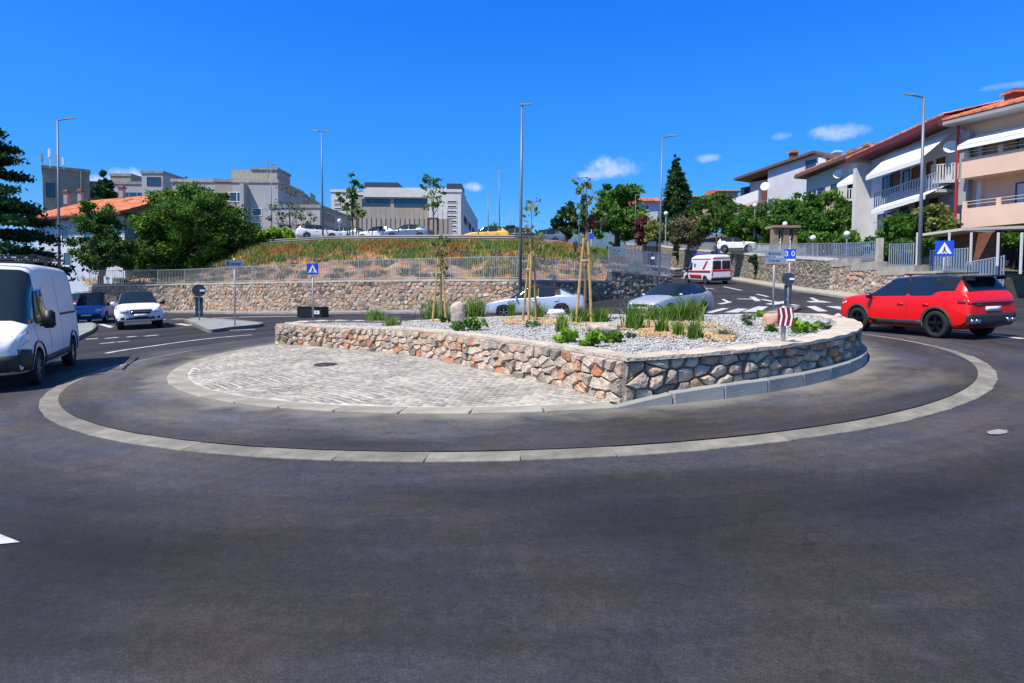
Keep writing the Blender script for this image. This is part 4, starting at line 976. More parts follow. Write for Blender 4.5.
# ---- pickup
def pickup(root, body):
    st = [(2.62, .66, .42, .86, .62, .9, .5, .93, 'p'), (2.52, .86, .36, 1.02, .80, 1.05, .7, 1.09, 'p'), (2.2, .93, .36, 1.10, .86, 1.12, .76, 1.16, 'p'), (1.35, .935, .36, 1.14, .88, 1.17, .80, 1.22, 'ws'),
          (.55, .935, .36, 1.16, .88, 1.66, .66, 1.76, 'win'), (-.05, .935, .36, 1.16, .88, 1.70, .66, 1.80, 'pil'), (-.13, .935, .36, 1.16, .88, 1.70, .66, 1.80, 'win'), (-.75, .935, .36, 1.17, .88, 1.67, .66, 1.77, 'rwx'),
          (-.95, .935, .36, 1.18, .88, 1.20, .84, 1.21, 'p'), (-1.0, .935, .36, 1.18, .88, 1.20, .84, 1.21, 'p'), (-2.55, .93, .38, 1.16, .88, 1.18, .82, 1.18, 'p'), (-2.66, .90, .42, 1.14, .86, 1.16, .8, 1.16, 'p')]
    me = body_mesh(st, (1.72, -1.5), .39, [body, M_GLASS, body, M_ARCH], (.5, .8)); bvh = split_glass(me, root); all_wheels(root, (1.72, -1.5), .80, .39, .26, M_RIM_S, 6)
    patch(bvh, root, 'grille', M_BLACK, 'F', [(-.40, .74), (.40, .74)], [(-.44, .93), (.44, .93)], .03, 8, 3); patch(bvh, root, 'grille_bar', M_CHROME, 'F', [(-.4, .82), (.4, .82)], [(-.4, .85), (.4, .85)], .045, 6, 1)
    patch(bvh, root, 'lower_grille', M_CLAD, 'F', [(-.58, .48), (.58, .48)], [(-.56, .60), (.56, .60)], .03, 8, 2); patch(bvh, root, 'number_plate', M_PLATE, 'F', [(-.26, .62), (.26, .62)], [(-.26, .72), (.26, .72)], .05, 3, 1)
    for a, b in ((.50, .80), (-.80, -.50)): patch(bvh, root, 'headlight', M_LAMP_W, 'F', [(a, .80), (b, .80)], [(a, .94), (b, .94)], .02, 4, 2)
    for a, b in ((.66, .80), (-.80, -.66)): patch(bvh, root, 'fog_light', M_BLACK, 'F', [(a, .50), (b, .50)], [(a, .60), (b, .60)], .02, 3, 2)
    for s in 'LR':
        for ax_ in (1.72, -1.5):
            A = [(ax_+.44*math.cos(t), .40+.44*math.sin(t)) for t in np.linspace(0, math.pi, 13)]; B = [(ax_+.50*math.cos(t), .40+.50*math.sin(t)) for t in np.linspace(0, math.pi, 13)]; patch(bvh, root, 'wheel_arch_trim', body, s, A, B, .035, 20, 1)
        patch(bvh, root, 'side_step', M_CLAD, s, [(1.2, .36), (-1.0, .36)], [(1.2, .44), (-1.0, .44)], .06, 6, 1)
    side_doors(bvh, root, (1.25, -.1, -.95), .46, 1.14, .98, body, (.05, -.78))
    for s in (1, -1): mirror_part(root, 1.12, s*.90, 1.22, body if s < 0 else M_BLACK, .12, .22, .2)
    return bvh
pa_, pb = G(121, 329.3), G(160, 327.8); pm_ = (pa_+pb)/2; hd = math.atan2(-.93, .62)
dv = Vector((math.cos(hd), math.sin(hd), 0)); c_ = pm_-dv*1.72
v = vroot('white_pickup', 'white double cab pickup with a black grille, facing the camera on the left', 'pickup', c_.x, c_.y, hd); pickup(v, P_WHITE)
# ---- saloon / hatchback / small cars
def saloon(root, body, rim=M_RIM_S, L=4.57, H=1.46, hatch=0, lamps=True):
    h = L/2; e = .30 if hatch else 0
    st = [(h, .60, .30, .60, .52, .64, .42, .66, 'p'), (h-.1, .78, .20, .70, .74, .73, .64, .78, 'p'), (h-.5, .87, .18, .80, .83, .83, .72, .89, 'p'), (h-1.15, .89, .18, .89, .84, .92, .74, .99, 'ws'),
          (h-1.95, .89, .18, .92, .84, H-.10, .60, H-.03, 'win'), (h-2.45, .89, .18, .93, .84, H-.06, .60, H, 'pil'), (h-2.52, .89, .18, .93, .84, H-.06, .60, H, 'win'), (h-3.25-e*.4, .89, .18, .96, .83, H-.09, .58, H-.03, 'pil'),
          (h-3.45-e, .89, .19, .98, .82, H-.15, .56, H-.08, 'rw')]
    if hatch: st += [(-h+.22, .87, .22, .98, .80, 1.02, .68, 1.05, 'p'), (-h+.06, .84, .28, .90, .77, .93, .64, .95, 'p'), (-h, .76, .36, .76, .68, .79, .56, .8, 'p')]
    else: st += [(-h+.48, .88, .20, .98, .80, 1.01, .66, 1.06, 'p'), (-h+.12, .85, .24, .95, .76, .98, .62, 1.03, 'p'), (-h, .78, .34, .84, .70, .88, .56, .90, 'p')]
    wb = .30*0; ax = (h-.90, -h+1.02); me = body_mesh(st, ax, .315, [body, M_GLASS, body, M_ARCH, 1], (.5, .7), 1.12); bvh = split_glass(me, root); all_wheels(root, ax, .77, .315, .21, rim, 5)
    if lamps:
        for a, b in ((.42, .72), (-.72, -.42)):
            patch(bvh, root, 'headlight', M_LAMP_W, 'F', [(a, .58), (b, .62)], [(a, .68), (b, .74)], .015, 4, 2); patch(bvh, root, 'tail_light', M_LAMP_R, 'B', [(a, .74), (b, .74)], [(a, .90), (b, .90)], .015, 4, 2)
        patch(bvh, root, 'grille', M_BLACK, 'F', [(-.34, .56), (.34, .56)], [(-.36, .66), (.36, .66)], .015, 5, 2); patch(bvh, root, 'lower_grille', M_BLACK, 'F', [(-.5, .30), (.5, .30)], [(-.46, .42), (.46, .42)], .015, 5, 2)
        for s in 'FB': patch(bvh, root, 'number_plate', M_PLATE, s, [(-.26, .46 if s == 'F' else .60), (.26, .46 if s == 'F' else .60)], [(-.26, .54 if s == 'F' else .71), (.26, .54 if s == 'F' else .71)], .025, 3, 1)
        side_doors(bvh, root, (h-1.35, h-2.48, h-3.45), .3, .9, .78, body, (h-2.3, h-3.3))
    for s in (1, -1): mirror_part(root, h-1.50, s*.83, .98, body, .1, .17, .12)
    return bvh
def car_at(name, label, cat, px, py, Y, head, fn, z=None, group=None, zoff=0, **k):
    c = at(px, py, Y); v = vroot(name, label, cat, c.x, c.y, head, group, z); fn(v, **k); return v
car_at('pale_sedan', 'pale silver saloon car behind the planted bed, in front of the dark wall', 'car', 536, 315, 29.0, math.pi-.14, saloon, body=P_SILVER)
car_at('grey_hatchback', 'grey hatchback with a dark windscreen coming down toward the roundabout behind the tall grass', 'car', 671, 312.5, 26.4, math.pi+.72, saloon, body=P_GREY, L=4.25, H=1.47, hatch=1)
# small blue van
def small_mpv(root, body):
    h = 2.05; H = 1.80
    st = [(h, .6, .34, .72, .52, .78, .42, .8, 'p'), (h-.1, .78, .22, .86, .72, .9, .6, .95, 'p'), (h-.55, .84, .2, .98, .78, 1.0, .68, 1.06, 'ws'), (h-1.25, .85, .2, 1.02, .80, H-.14, .64, H-.05, 'win'), (h-1.9, .85, .2, 1.03, .80, H-.1, .64, H, 'pil'),
          (h-2.0, .85, .2, 1.03, .80, H-.1, .64, H, 'win'), (-h+.5, .85, .2, 1.03, .80, H-.1, .64, H, 'pil'), (-h+.08, .84, .22, 1.03, .79, H-.13, .64, H-.04, 'rw'), (-h, .80, .30, .98, .75, 1.02, .66, 1.06, 'p')]
    me = body_mesh(st, (h-.75, -h+.72), .31, [body, M_GLASS, body, M_ARCH], (.5, .8)); bvh = split_glass(me, root); all_wheels(root, (h-.75, -h+.72), .74, .31, .2, M_RIM_S, 5)
    for a, b in ((.45, .72), (-.72, -.45)): patch(bvh, root, 'headlight', M_LAMP_W, 'F', [(a, .66), (b, .68)], [(a, .82), (b, .84)], .015, 4, 2)
    patch(bvh, root, 'front_bumper', M_CLAD, 'F', [(-.7, .34), (.7, .34)], [(-.66, .56), (.66, .56)], .03, 8, 2); patch(bvh, root, 'number_plate', M_PLATE, 'F', [(-.26, .44), (.26, .44)], [(-.26, .53), (.26, .53)], .05, 3, 1)
    for s in (1, -1): mirror_part(root, h-.95, s*.80, 1.08, M_BLACK, .1, .16, .18)
    MB().bar((.3, .55, 1.84), (-1.4, .55, 1.84), .02, n=5).bar((.3, -.55, 1.84), (-1.4, -.55, 1.84), .02, n=5).build('roof_rails', M_CLAD, root)
car_at('blue_mini_van', 'small bright blue van following close behind the white pickup', 'van', 97, 313, 37.5, math.atan2(-.96, .35), small_mpv, body=P_BLUE)
car_at('dark_red_truck', 'dark red vehicle far back on the left road beneath the trees', 'truck', 83, 300, 58, math.atan2(-.9, .1), small_mpv, body=P_DRED)
# parked row on the plateau
zp = cr_at(fullP.len*.5).z
def plateau_z(px, Y): return min((cr_at(fullP.len*i/60) for i in range(61)), key=lambda c: abs(PX(c)[0]-px)).z+.05
for px, Y, hd, fn, kw, lab, cat in [
    (319, 60, .3, saloon, dict(body=P_WHITE, L=4.2, hatch=1), 'white hatchback parked at the left end of the row above the bank', 'car'),
    (343, 62, 2.9, saloon, dict(body=P_SILVER, L=4.1, hatch=1), 'pale silver hatchback parked beside the dark red car above the bank', 'car'),
    (359, 63.5, .2, saloon, dict(body=P_DRED, L=4.3, hatch=1, H=1.5), 'dark red car parked behind the staked tree above the bank', 'car'),
    (379, 61, 2.95, saloon, dict(body=P_WHITE, L=4.5), 'white saloon parked left of the slate blue car above the bank', 'car'),
    (409, 59, 3.0, saloon, dict(body=P_SLATE, L=4.6, H=1.5), 'slate blue saloon parked above the bank near the tree guard', 'car'),
    (487, 60, 3.0, saloon, dict(body=P_YELLOW, L=4.5, H=1.5, hatch=1), 'orange yellow car parked above the bank', 'car'),
    (513, 61, 2.9, saloon, dict(body=P_BLACK, L=4.3, hatch=1, H=1.55), 'black car parked just left of the central lamp post above the bank', 'car'),
    (543, 61.5, 3.1, saloon, dict(body=P_SLATE, L=4.4, hatch=1, H=1.5), 'dark grey car parked right of the central lamp post, behind the thin sapling', 'car')]:
    car_at('parked_car', lab, cat, px, 242, Y, hd, fn, z=plateau_z(px, Y)+.72, group='cars parked above the earth bank', lamps=True, **kw)
pz = ztop_r(at(737, 262, 58))
car_at('white_suv', 'white car parked behind the railing on the right hand terrace, under the hedge', 'car', 737, 250, 61, -.45, suv, z=pz+.35, body=P_WHITE, roof=P_WHITE, rim=M_RIM_S).scale = (.82, .85, .9)
# ------------------------------------------------------------------ buildings
class Fac:
    """a vertical facade plane through two ground points (left, right); n points to the street"""
    def __init__(s, A, B, name=None, label=None, cat='building', root=None, group=None):
        s.A = Vector((A[0], A[1], 0)); s.B = Vector((B[0], B[1], 0)); s.u = (s.B-s.A).normalized(); s.n = Vector((s.u.y, -s.u.x, 0)); s.L = (s.B-s.A).length
        if root is None:
            root = tag(empty(name, (A[0], A[1], 0)), label, cat, group); PINV[root.name] = Matrix.Translation((-A[0], -A[1], 0))
        s.root = root
    def sz(s, px, py, out=0):
        o = Vector((0, 0, EYE)); d = pix_dir(px, py); a = s.A+s.n*out; t = (a-o).dot(s.n)/d.dot(s.n); p = o+d*t; return ((p-s.A).dot(s.u), p.z)
    def P(s, a, z, o=0): q = s.A+s.u*a+s.n*o; return Vector((q.x, q.y, z))
    def box(s, mb, a0, a1, z0, z1, o0, o1, z0b=None, z1b=None, r=0, m=0):
        z0b = z0 if z0b is None else z0b; z1b = z1 if z1b is None else z1b
        vs = [s.P(a0, z0, o0), s.P(a1, z0b, o0), s.P(a1, z0b, o1), s.P(a0, z0, o1), s.P(a0, z1, o0), s.P(a1, z1b, o0), s.P(a1, z1b, o1), s.P(a0, z1, o1)]
        mb.add(vs, [(0, 1, 2, 3)[::-1], (4, 5, 6, 7), (0, 1, 5, 4), (1, 2, 6, 5), (2, 3, 7, 6), (3, 0, 4, 7)], r, m); return mb
    def add(s, nm, mb, mt, parent=None, label=None, fix=True):
        o = mb.build(nm, mt, fixn=fix); 
        if parent is None: put(o, Matrix.Identity(4), s.root)
        else: o.parent = parent; o.matrix_local = Matrix.Identity(4)   # parent mesh already in root space
        if label: o['label'] = label
        return o
    def rect(s, x0, y0, x1, y1, out=0):
        ym, xm = (y0+y1)/2, (x0+x1)/2; a0 = s.sz(x0, ym, out)[0]; a1 = s.sz(x1, ym, out)[0]; return a0, a1, s.sz(xm, y1, out)[1], s.sz(xm, y0, out)[1]
    def bx(s, nm, mt, px, o0, o1, out=None, label=None, **k):
        a0, a1, z0, z1 = s.rect(*px, out if out is not None else max(o0, o1)); return s.add(nm, s.box(MB(), a0, a1, z0, z1, o0, o1, **k), mt, label=label)
    def win(s, px=None, az=None, fm=None, pm=None, fw=.07, out=.0, mull=1, nm='window', sill=True):
        a0, a1, z0, z1 = az if az else s.rect(*px, out); fm = fm or M_WFRAME; pm = pm or M_WGLASS; mb = MB(); o0, o1 = out-.05, out+.07
        s.box(mb, a0, a1, z0, z0+fw, o0, o1); s.box(mb, a0, a1, z1-fw, z1, o0, o1); s.box(mb, a0, a0+fw, z0+fw, z1-fw, o0, o1); s.box(mb, a1-fw, a1, z0+fw, z1-fw, o0, o1)
        for k in range(1, mull): c = a0+(a1-a0)*k/mull; s.box(mb, c-fw/2, c+fw/2, z0+fw, z1-fw, o0, o1-.01)
        if sill: s.box(mb, a0-.05, a1+.05, z0-.07, z0-.003, o0, out+.14)
        f = s.add(nm, mb, fm); p = s.box(MB(), a0+fw*.8, a1-fw*.8, z0+fw*.8, z1-fw*.8, out-.04, out+.025).build('pane', pm, fixn=True); p.parent = f; p.matrix_parent_inverse = Matrix.Identity(4)
        return f
M_WFRAME = mat('window_frame_white', (.68, .68, .66), .5); M_WFRAME_D = mat('window_frame_dark', (.04, .045, .06), .5); M_WGLASS = mat('window_glass', (.02, .05, .10), .05, spec=.8)
M_WGLASS_C = mat('window_curtain', (.42, .50, .60), .25); M_TILE = mat('roof_tile', (1, 1, 1), .8, ramp=[(0, (.42, .10, .045)), (.5, (.56, .17, .08)), (1, (.66, .26, .14))], src='rnd', var=.2, scale=2)
M_TILE_S = mat('roof_tile_sheet', (.56, .17, .08), .85, var=.25, scale=4, bump=.6, bscale=8); M_WALL_W = mat('render_white', (.60, .59, .57), .9, var=.08, scale=.8, bump=.15); M_WALL_L = mat('render_lavender', (.50, .51, .56), .9, var=.1, scale=.7, bump=.15)
M_WALL_P = mat('render_pink', (.68, .47, .36), .9, var=.06, scale=.7, bump=.1); M_WALL_PD = mat('render_pink_deep', (.60, .37, .28), .9, var=.06, scale=.7); M_WALL_G = mat('render_grey', (.30, .30, .31), .9, var=.12, scale=.8)
M_BEIGE = mat('concrete_beige', (.34, .30, .25), .9, var=.12, scale=.4); M_GREYL = mat('concrete_lavender', (.37, .365, .375), .9, var=.1, scale=.3); M_BROWN = mat('brown_brick', (.17, .07, .04), .85, var=.2, scale=3)
M_EAVE = mat('eave_dark_red', (.13, .02, .025), .6); M_WOOD = mat('brown_shutter', (.13, .05, .03), .7); M_AWN = mat('awning_canvas', (.80, .79, .76), .8); M_DARKW = mat('dark_pane_and_shade', (.03, .03, .035), .9); M_CHIM = mat('chimney_brick', (.20, .055, .035), .85, var=.3, scale=6)
def tiled_roof(F, nm, a0, a1, z0, z1, o0, o1, mt=M_TILE, rows=8, cols=24, slab=True, dz1=None):
    """sloping plane of barrel tiles from the eave (o0,z0) up to (o1,z1); each course steps over the one below"""
    mb = MB(); dz = 0 if dz1 is None else dz1
    for i in range(rows):
        t0, t1 = i/rows, (i+1)/rows
        for j in range(cols):
            b0, b1 = a0+(a1-a0)*j/cols, a0+(a1-a0)*(j+1)/cols; bm_ = (b0+b1)/2; r = random.random(); f = lambda b, t, h: F.P(b, z0+(z1-z0)*t+h+dz*(b-a0)/(a1-a0), o0+(o1-o0)*t)
            vs = [f(b0, t0, .02), f(bm_, t0, .10), f(b1, t0, .02), f(b0, t1+.02, -.02), f(bm_, t1+.02, .05), f(b1, t1+.02, -.02), f(b0, t0, -.05), f(b1, t0, -.05)]
            mb.add(vs, [(0, 1, 4, 3), (1, 2, 5, 4), (6, 7, 2, 1), (6, 1, 0)], r)
    o = F.add(nm, mb, mt, fix=False); o['kind'] = 'stuff'
    return o
def chimney(F, px, Y, w, d, root_part=None, mt=M_CHIM, cap=M_TILE_S):
    x0, y0, x1, y1 = px; a = at(x0, y1, Y); b = at(x1, y0, Y); mb = MB(); c = (a+b)/2; W_ = abs(b.x-a.x); H_ = b.z-a.z
    mb.box((c.x, c.y, a.z+H_*.4), (W_*.7, W_*.7, H_*.8+.4)); o = F.add('chimney', mb, mt)
    m2 = MB(); m2.box((c.x, c.y, a.z+H_*.82), (W_, W_, H_*.16)); m2.box((c.x, c.y, a.z+H_*.96), (W_*.6, W_*.6, H_*.12)); k = m2.build('chimney_cap', cap, fixn=True); k.parent = o; return o
def dish(px, py, Y, r, label, ang=(-.6, -.8, .25)):
    c = at(px, py, Y); o = tag(empty('satellite_dish', c), label, 'satellite dish'); prof = [(0.001, -.12*r), (r*.5, -.08*r), (r*.85, .03*r), (r, .12*r), (r*.97, .14*r), (r*.5, -.05*r), (0.001, -.09*r)]
    mb = MB(); mb.lathe(prof, n=18); d = mb.build('reflector', mat('dish_white', (.72, .72, .74), .5), o, True, fixn=True); q = Vector(ang).normalized().to_track_quat('Z', 'Y'); d.rotation_euler = q.to_euler()
    v = q @ Vector((0, 0, 1)); MB().bar((0, 0, -.3), tuple(v*-.1), .03).bar((0, 0, -r), tuple(v*r*.8), .02).build('dish_arm', M_STEEL, o); MB().bar((0, 0, -.3), tuple(-v*.9+Vector((0, 0, -.3))), .03).build('bracket', M_STEEL, o)
# --- H1: pink house, right edge
def ray_xy(px, Y): p = at(px, 200, Y); return (p.x, p.y)
A = at(963, 200, 40); FP = Fac((A.x, A.y), (A.x+3.9, A.y-9.6), 'pink_house', 'pink rendered house at the right edge with long balconies and a white awning', 'house')
zP = FP.sz(975, 285)[1]
mb = MB(); FP.box(mb, 0, FP.L, zP-1, FP.sz(965, 124)[1], -9, 0); FP.add('wall', mb, M_WALL_P)
mb = MB(); FP.box(mb, 0, .55, FP.sz(970, 205)[1], FP.sz(965, 130)[1]-.2, 0, .5); FP.add('wall_pier', mb, M_WALL_G)
zr0 = FP.sz(975, 122.)[1]; tiled_roof(FP, 'roof_tiles', -.6, FP.L, zr0+.2, zr0+1.55, 1.6, -2.6, cols=46, rows=12)
mb = MB(); FP.box(mb, -.6, FP.L, zr0-.12, zr0+.12, 1.55, -4); FP.add('eave', mb, M_WALL_G)
mb = MB(); FP.box(mb, -.65, -.45, zr0-.1, zr0+.25, 1.65, -5.); FP.add('verge', mb, M_EAVE)
a0, a1, z0, z1 = FP.rect(975, 134, 1024, 141, 1.6)
mb = MB(); mb.add([FP.P(.75, z1+.55, .1), FP.P(FP.L, z1+.55, .1), FP.P(FP.L, z0+.15, 1.9), FP.P(.75, z0+.15, 1.9), FP.P(.75, z1+.5, .1), FP.P(FP.L, z1+.5, .1), FP.P(FP.L, z0+.1, 1.9), FP.P(.75, z0+.1, 1.9)], [(0, 1, 2, 3), (4, 5, 6, 7), (0, 3, 7, 4)]); FP.box(mb, .75, FP.L, z0-.12, z0+.12, 1.88, 1.92); FP.add('awning', mb, M_AWN)
for (ty, by, nm) in ((158.5, 178, 'balcony'), (208.5, 228, 'balcony')):
    z1, z0 = FP.sz(966, ty, 1.5)[1], FP.sz(966, by, 1.5)[1]; aS = FP.sz(961.5, (ty+by)/2, 1.5)[0]; mb = MB(); FP.box(mb, aS, FP.L, z0, z0+.22, .01, 1.5); FP.box(mb, aS, FP.L, z0+.22, z1, 1.36, 1.5); FP.box(mb, aS, aS+.14, z0+.22, z1, .01, 1.36)
    b = FP.add(nm, mb, M_WALL_P); rr = MB()
    for hh in (.24, .42): rr.bar(FP.P(.9, z1+hh, 1.43), FP.P(FP.L, z1+hh, 1.43), .025, n=5)
    rl = rr.build('rail', M_CONC_L); rl.parent = b
    for k in range(5):
        p_ = FP.box(MB(), .9+k*1.9, 1.15+k*1.9, z1+.002, z1+.45, 1.38, 1.48).build('balcony_post', M_WALL_P, fixn=True); p_.parent = b
zu0 = FP.sz(966, 176, 0)[1]; zl0 = FP.sz(966, 226, 0)[1]
for a in (1.1, 4.6, 8.):
    FP.add('column', FP.box(MB(), a-.12, a+.12, zu0+.2, zr0-.9, .01, .3), M_WALL_W); FP.add('column', FP.box(MB(), a-.12, a+.12, zl0+.2, zu0-.1, .01, .3), M_WALL_W)
for a in (3.0, 6.2): FP.win(az=(a, a+1.35, zu0+.9, zu0+2.35), fm=M_WFRAME_D, pm=M_WGLASS_C, mull=2); FP.win(az=(a, a+1.5, zl0+.7, zl0+2.3), fm=M_WFRAME_D, pm=M_WGLASS_C, mull=2)
FP.add('ground_floor_wall', FP.box(MB(), -.1, FP.L, zP-.9, zl0-.05, .02, .3), M_DARKW)  # near-black colour carries the shade under balcony and canopy
A = at(953, 250, 36.5); B = at(998, 250, 34.2); FW = Fac((A.x, A.y), (B.x, B.y), 'brick_wall', 'brown brick wall under the pale canopy, left of the vine', 'wall'); FW.add('wall', FW.box(MB(), 0, FW.L, 2.4, FW.sz(980, 233)[1], -.25, 0), M_BROWN); FW.add('side_screen', FW.box(MB(), -2.6, -.02, 2.4, FW.sz(960, 246)[1], -.25, 0), M_CONC_G)
p0 = FP.P(-.05, 0, .62); FP.add('downpipe', MB().bar((p0.x, p0.y, zP), (p0.x, p0.y, zr0), .09), mat('red_pipe', (.35, .03, .03), .5))
chimney(FP, (1006, 91, 1023, 103), 39, 1, 1)
# carport in front of the pink house
cp = tag(empty('carport', at(965, 285, 34)), 'pale flat canopy on thin white posts in front of the brown ground floor', 'carport'); lc = cp.location.copy(); PINV[cp.name] = Matrix.Translation(-lc)
cps = [at(921, 236, 36.5), at(962, 230.5, 34.5), at(1040, 228, 29)]
mb = MB()
for a, b in zip(cps, cps[1:]):
    d = (b-a); n = Vector((d.y, -d.x, 0)).normalized()
    for (p, q) in ((a, b),):
        k = -n*3.2; vs = [p, q, q+k, p+k]; vs = [tuple(v+Vector((0, 0, h_))) for h_ in (0, .14) for v in vs]; mb.add(vs, [(3, 2, 1, 0), (4, 5, 6, 7), (0, 1, 5, 4), (1, 2, 6, 5), (2, 3, 7, 6), (3, 0, 4, 7)])
put(mb.build('canopy', mat('canopy_sheet', (.50, .48, .42), .6), fixn=True), Matrix.Identity(4), cp)
for x in (917.5, 949.5, 971.5, 998.5, 1022):
    Y = 36.3-(x-917)*.066; t = at(x, 232.5, Y); zl_ = at(x, 266 if x < 1000 else 274, Y).z; put(MB().box((t.x, t.y, (t.z+zl_)/2), (.08, .08, t.z-zl_)).build('post', M_WFRAME), Matrix.Identity(4), cp)
# --- H2: house with two white awnings
A = at(868, 200, 51.5); B = at(962, 200, 40.5); FB = Fac((A.x, A.y), (B.x, B.y), 'awning_house', 'grey three storey house with two slanting white awnings over its balconies', 'house')
ze = FB.sz(963, 122, .0)[1]; zbase = 2.2
# side wall on the left, sloping roof line
zL = FB.sz(868, 162)[1]
mb = MB(); FB.box(mb, 0, FB.L, zbase, zL, -8, 0, z1b=ze); FB.add('wall', mb, M_WALL_L)
mb = MB(); FB.box(mb, -.8, FB.L+.2, zL+.02, zL+.32, -6, 1.5, z0b=ze+.02, z1b=ze+.35); FB.add('roof', mb, M_EAVE)
tiled_roof(FB, 'roof_tiles', -.8, FB.L+.2, zL+.42, zL+1.9, 1.5, -5, rows=10, cols=40, dz1=ze-zL)
def zline(a, zl, zr): return zl+(zr-zl)*a/FB.L
def awning(F, x0, yt0, yb0, x1, yt1, yb1, out, nm='awning'):
    a0 = F.sz(x0, yb0, out)[0]; a1 = F.sz(x1, yb1, out)[0]; zt0 = F.sz(x0+8, yt0, .1)[1]; zt1 = F.sz(x1+6, yt1, .1)[1]; z0, z1 = F.sz(x0, yb0, out)[1], F.sz(x1, yb1, out)[1]
    mb = MB(); P = [F.P(a0, zt0, .1), F.P(a1, zt1, .1), F.P(a1, z1, out), F.P(a0, z0, out)]; Q = [p-Vector((0, 0, .05)) for p in P]
    mb.add(P+Q, [(0, 1, 2, 3), (7, 6, 5, 4), (0, 3, 7, 4), (1, 5, 6, 2)]); F.box(mb, a0, a1, z0-.3, z0+.0, out-.02, out+.02, z0b=z1-.3, z1b=z1); return F.add(nm, mb, M_AWN)
awning(FB, 866, 158, 176.5, 921, 140, 158, 2.2)
awning(FB, 871, 201, 211, 925, 187, 194.5, 2.0)
def slab_balcony(F, x0, y0, x1, y1, out, hpar, nm='balcony', mt=M_WALL_L, rmt=None, bars=True, open_=True):
    a0, z0 = F.sz(x0, y0, out); a1, z1 = F.sz(x1, y1, out); mb = MB(); F.box(mb, a0, a1, z0-.2, z0, .01, out, z0b=z1-.2, z1b=z1); b = F.add(nm, mb, mt)
    n = max(3, int((a1-a0)/.28)); rr = MB(); F.box(rr, a0, a1, z0+hpar-.06, z0+hpar, out-.06, out, z0b=z1+hpar-.06, z1b=z1+hpar); r_ = rr.build('rail', rmt or M_STEEL_B, fixn=True); r_.parent = b
    for k in range(n+1):
        a = a0+(a1-a0)*k/n; z = z0+(z1-z0)*k/n; q = F.box(MB(), a-.05, a+.05, z+.002, z+hpar-.062, out-.05, out-.01).build('baluster', rmt or M_STEEL_B, fixn=True); q.parent = b
    return b
slab_balcony(FB, 874, 208, 937, 189, 1.3, 1.15)
slab_balcony(FB, 873, 236, 912, 224, 1.3, 1.1, rmt=M_WFRAME)
slab_balcony(FB, 931, 180.5, 957, 179, .9, 1.05, rmt=M_WFRAME, mt=M_WALL_W)
for (x0, x1, yt, yb, k) in ((883, 891, 176, 196, 0), (892, 900, 172, 192, 1), (903, 910, 170, 190, 0), (912, 920, 167, 188, 1), (927, 933, 162, 178, 1), (937, 945, 158, 177, 1), (888, 896, 212, 225, 0), (900, 908, 207, 222, 1), (916, 924, 202, 214, 1), (930, 938, 198, 210, 1), (878, 885, 214, 228, 0)):
    FB.win((x0, yt, x1, yb), fm=M_WOOD if k else M_WFRAME_D, pm=M_WOOD if k else M_WGLASS, nm='shutter_door' if k else 'window', sill=False)
FB.add('side_pier', FB.box(MB(), -.15, .35, zbase, zL-.2, .01, 1.2), M_WALL_W)
dish(951, 147, 40.2, .42, 'large grey satellite dish on the shaded wall beside the red downpipe')
for px_, Y, lab in (((911, 130, 923, 143), 50, ''), ((944, 118, 957, 130), 47, '')): chimney(FB, px_, Y, 1, 1, mt=M_TILE_S)
# --- H3: whitish house between
A = at(806, 200, 62); B = at(868, 200, 55); FC_ = Fac((A.x, A.y), (B.x, B.y), 'cream_house', 'cream rendered house with a small sloping awning and a dark recessed porch', 'house')
zl, zr_ = FC_.sz(804, 178)[1], FC_.sz(868, 152)[1]; FC_.add('wall', FC_.box(MB(), 0, FC_.L, 2.5, zl-.1, -9, 0, z1b=zr_-.1), mat('render_cream', (.52, .47, .42), .9, var=.1, scale=.8)); FC_.add('roof', FC_.box(MB(), -.6, FC_.L+.3, zl-.08, zl+.22, -9.4, 1.0, z0b=zr_-.08, z1b=zr_+.25), mat('roof_brown', (.12, .07, .06), .8))
tiled_roof(FC_, 'roof_tiles', -.6, FC_.L+.3, zl+.3, zl+1.5, .9, -5, rows=8, cols=30, dz1=zr_-zl)
for r_ in ((818, 188, 825, 196), (831, 184, 838, 192), (858, 161, 866, 168)): FC_.win(r_, fm=M_WFRAME_D)
awning(FC_, 837, 176, 184, 858, 171, 179, 1.6)
FC_.bx('porch', M_DARKW, (847, 179, 866, 197), .01, .12); slab_balcony(FC_, 838, 200, 866, 197, 1.5, .9, rmt=M_WFRAME, mt=M_WALL_W)  # porch is a flat dark panel, the recess shade put into its colour
dish(838.5, 174, 58, .46, 'pale round satellite dish on the cream house wall above its small awning')
chimney(FC_, (863, 143, 873, 154), 60, 1, 1, mt=M_CONC_G, cap=M_CONC_G); chimney(FC_, (848, 150, 861, 158), 66, 1, 1)
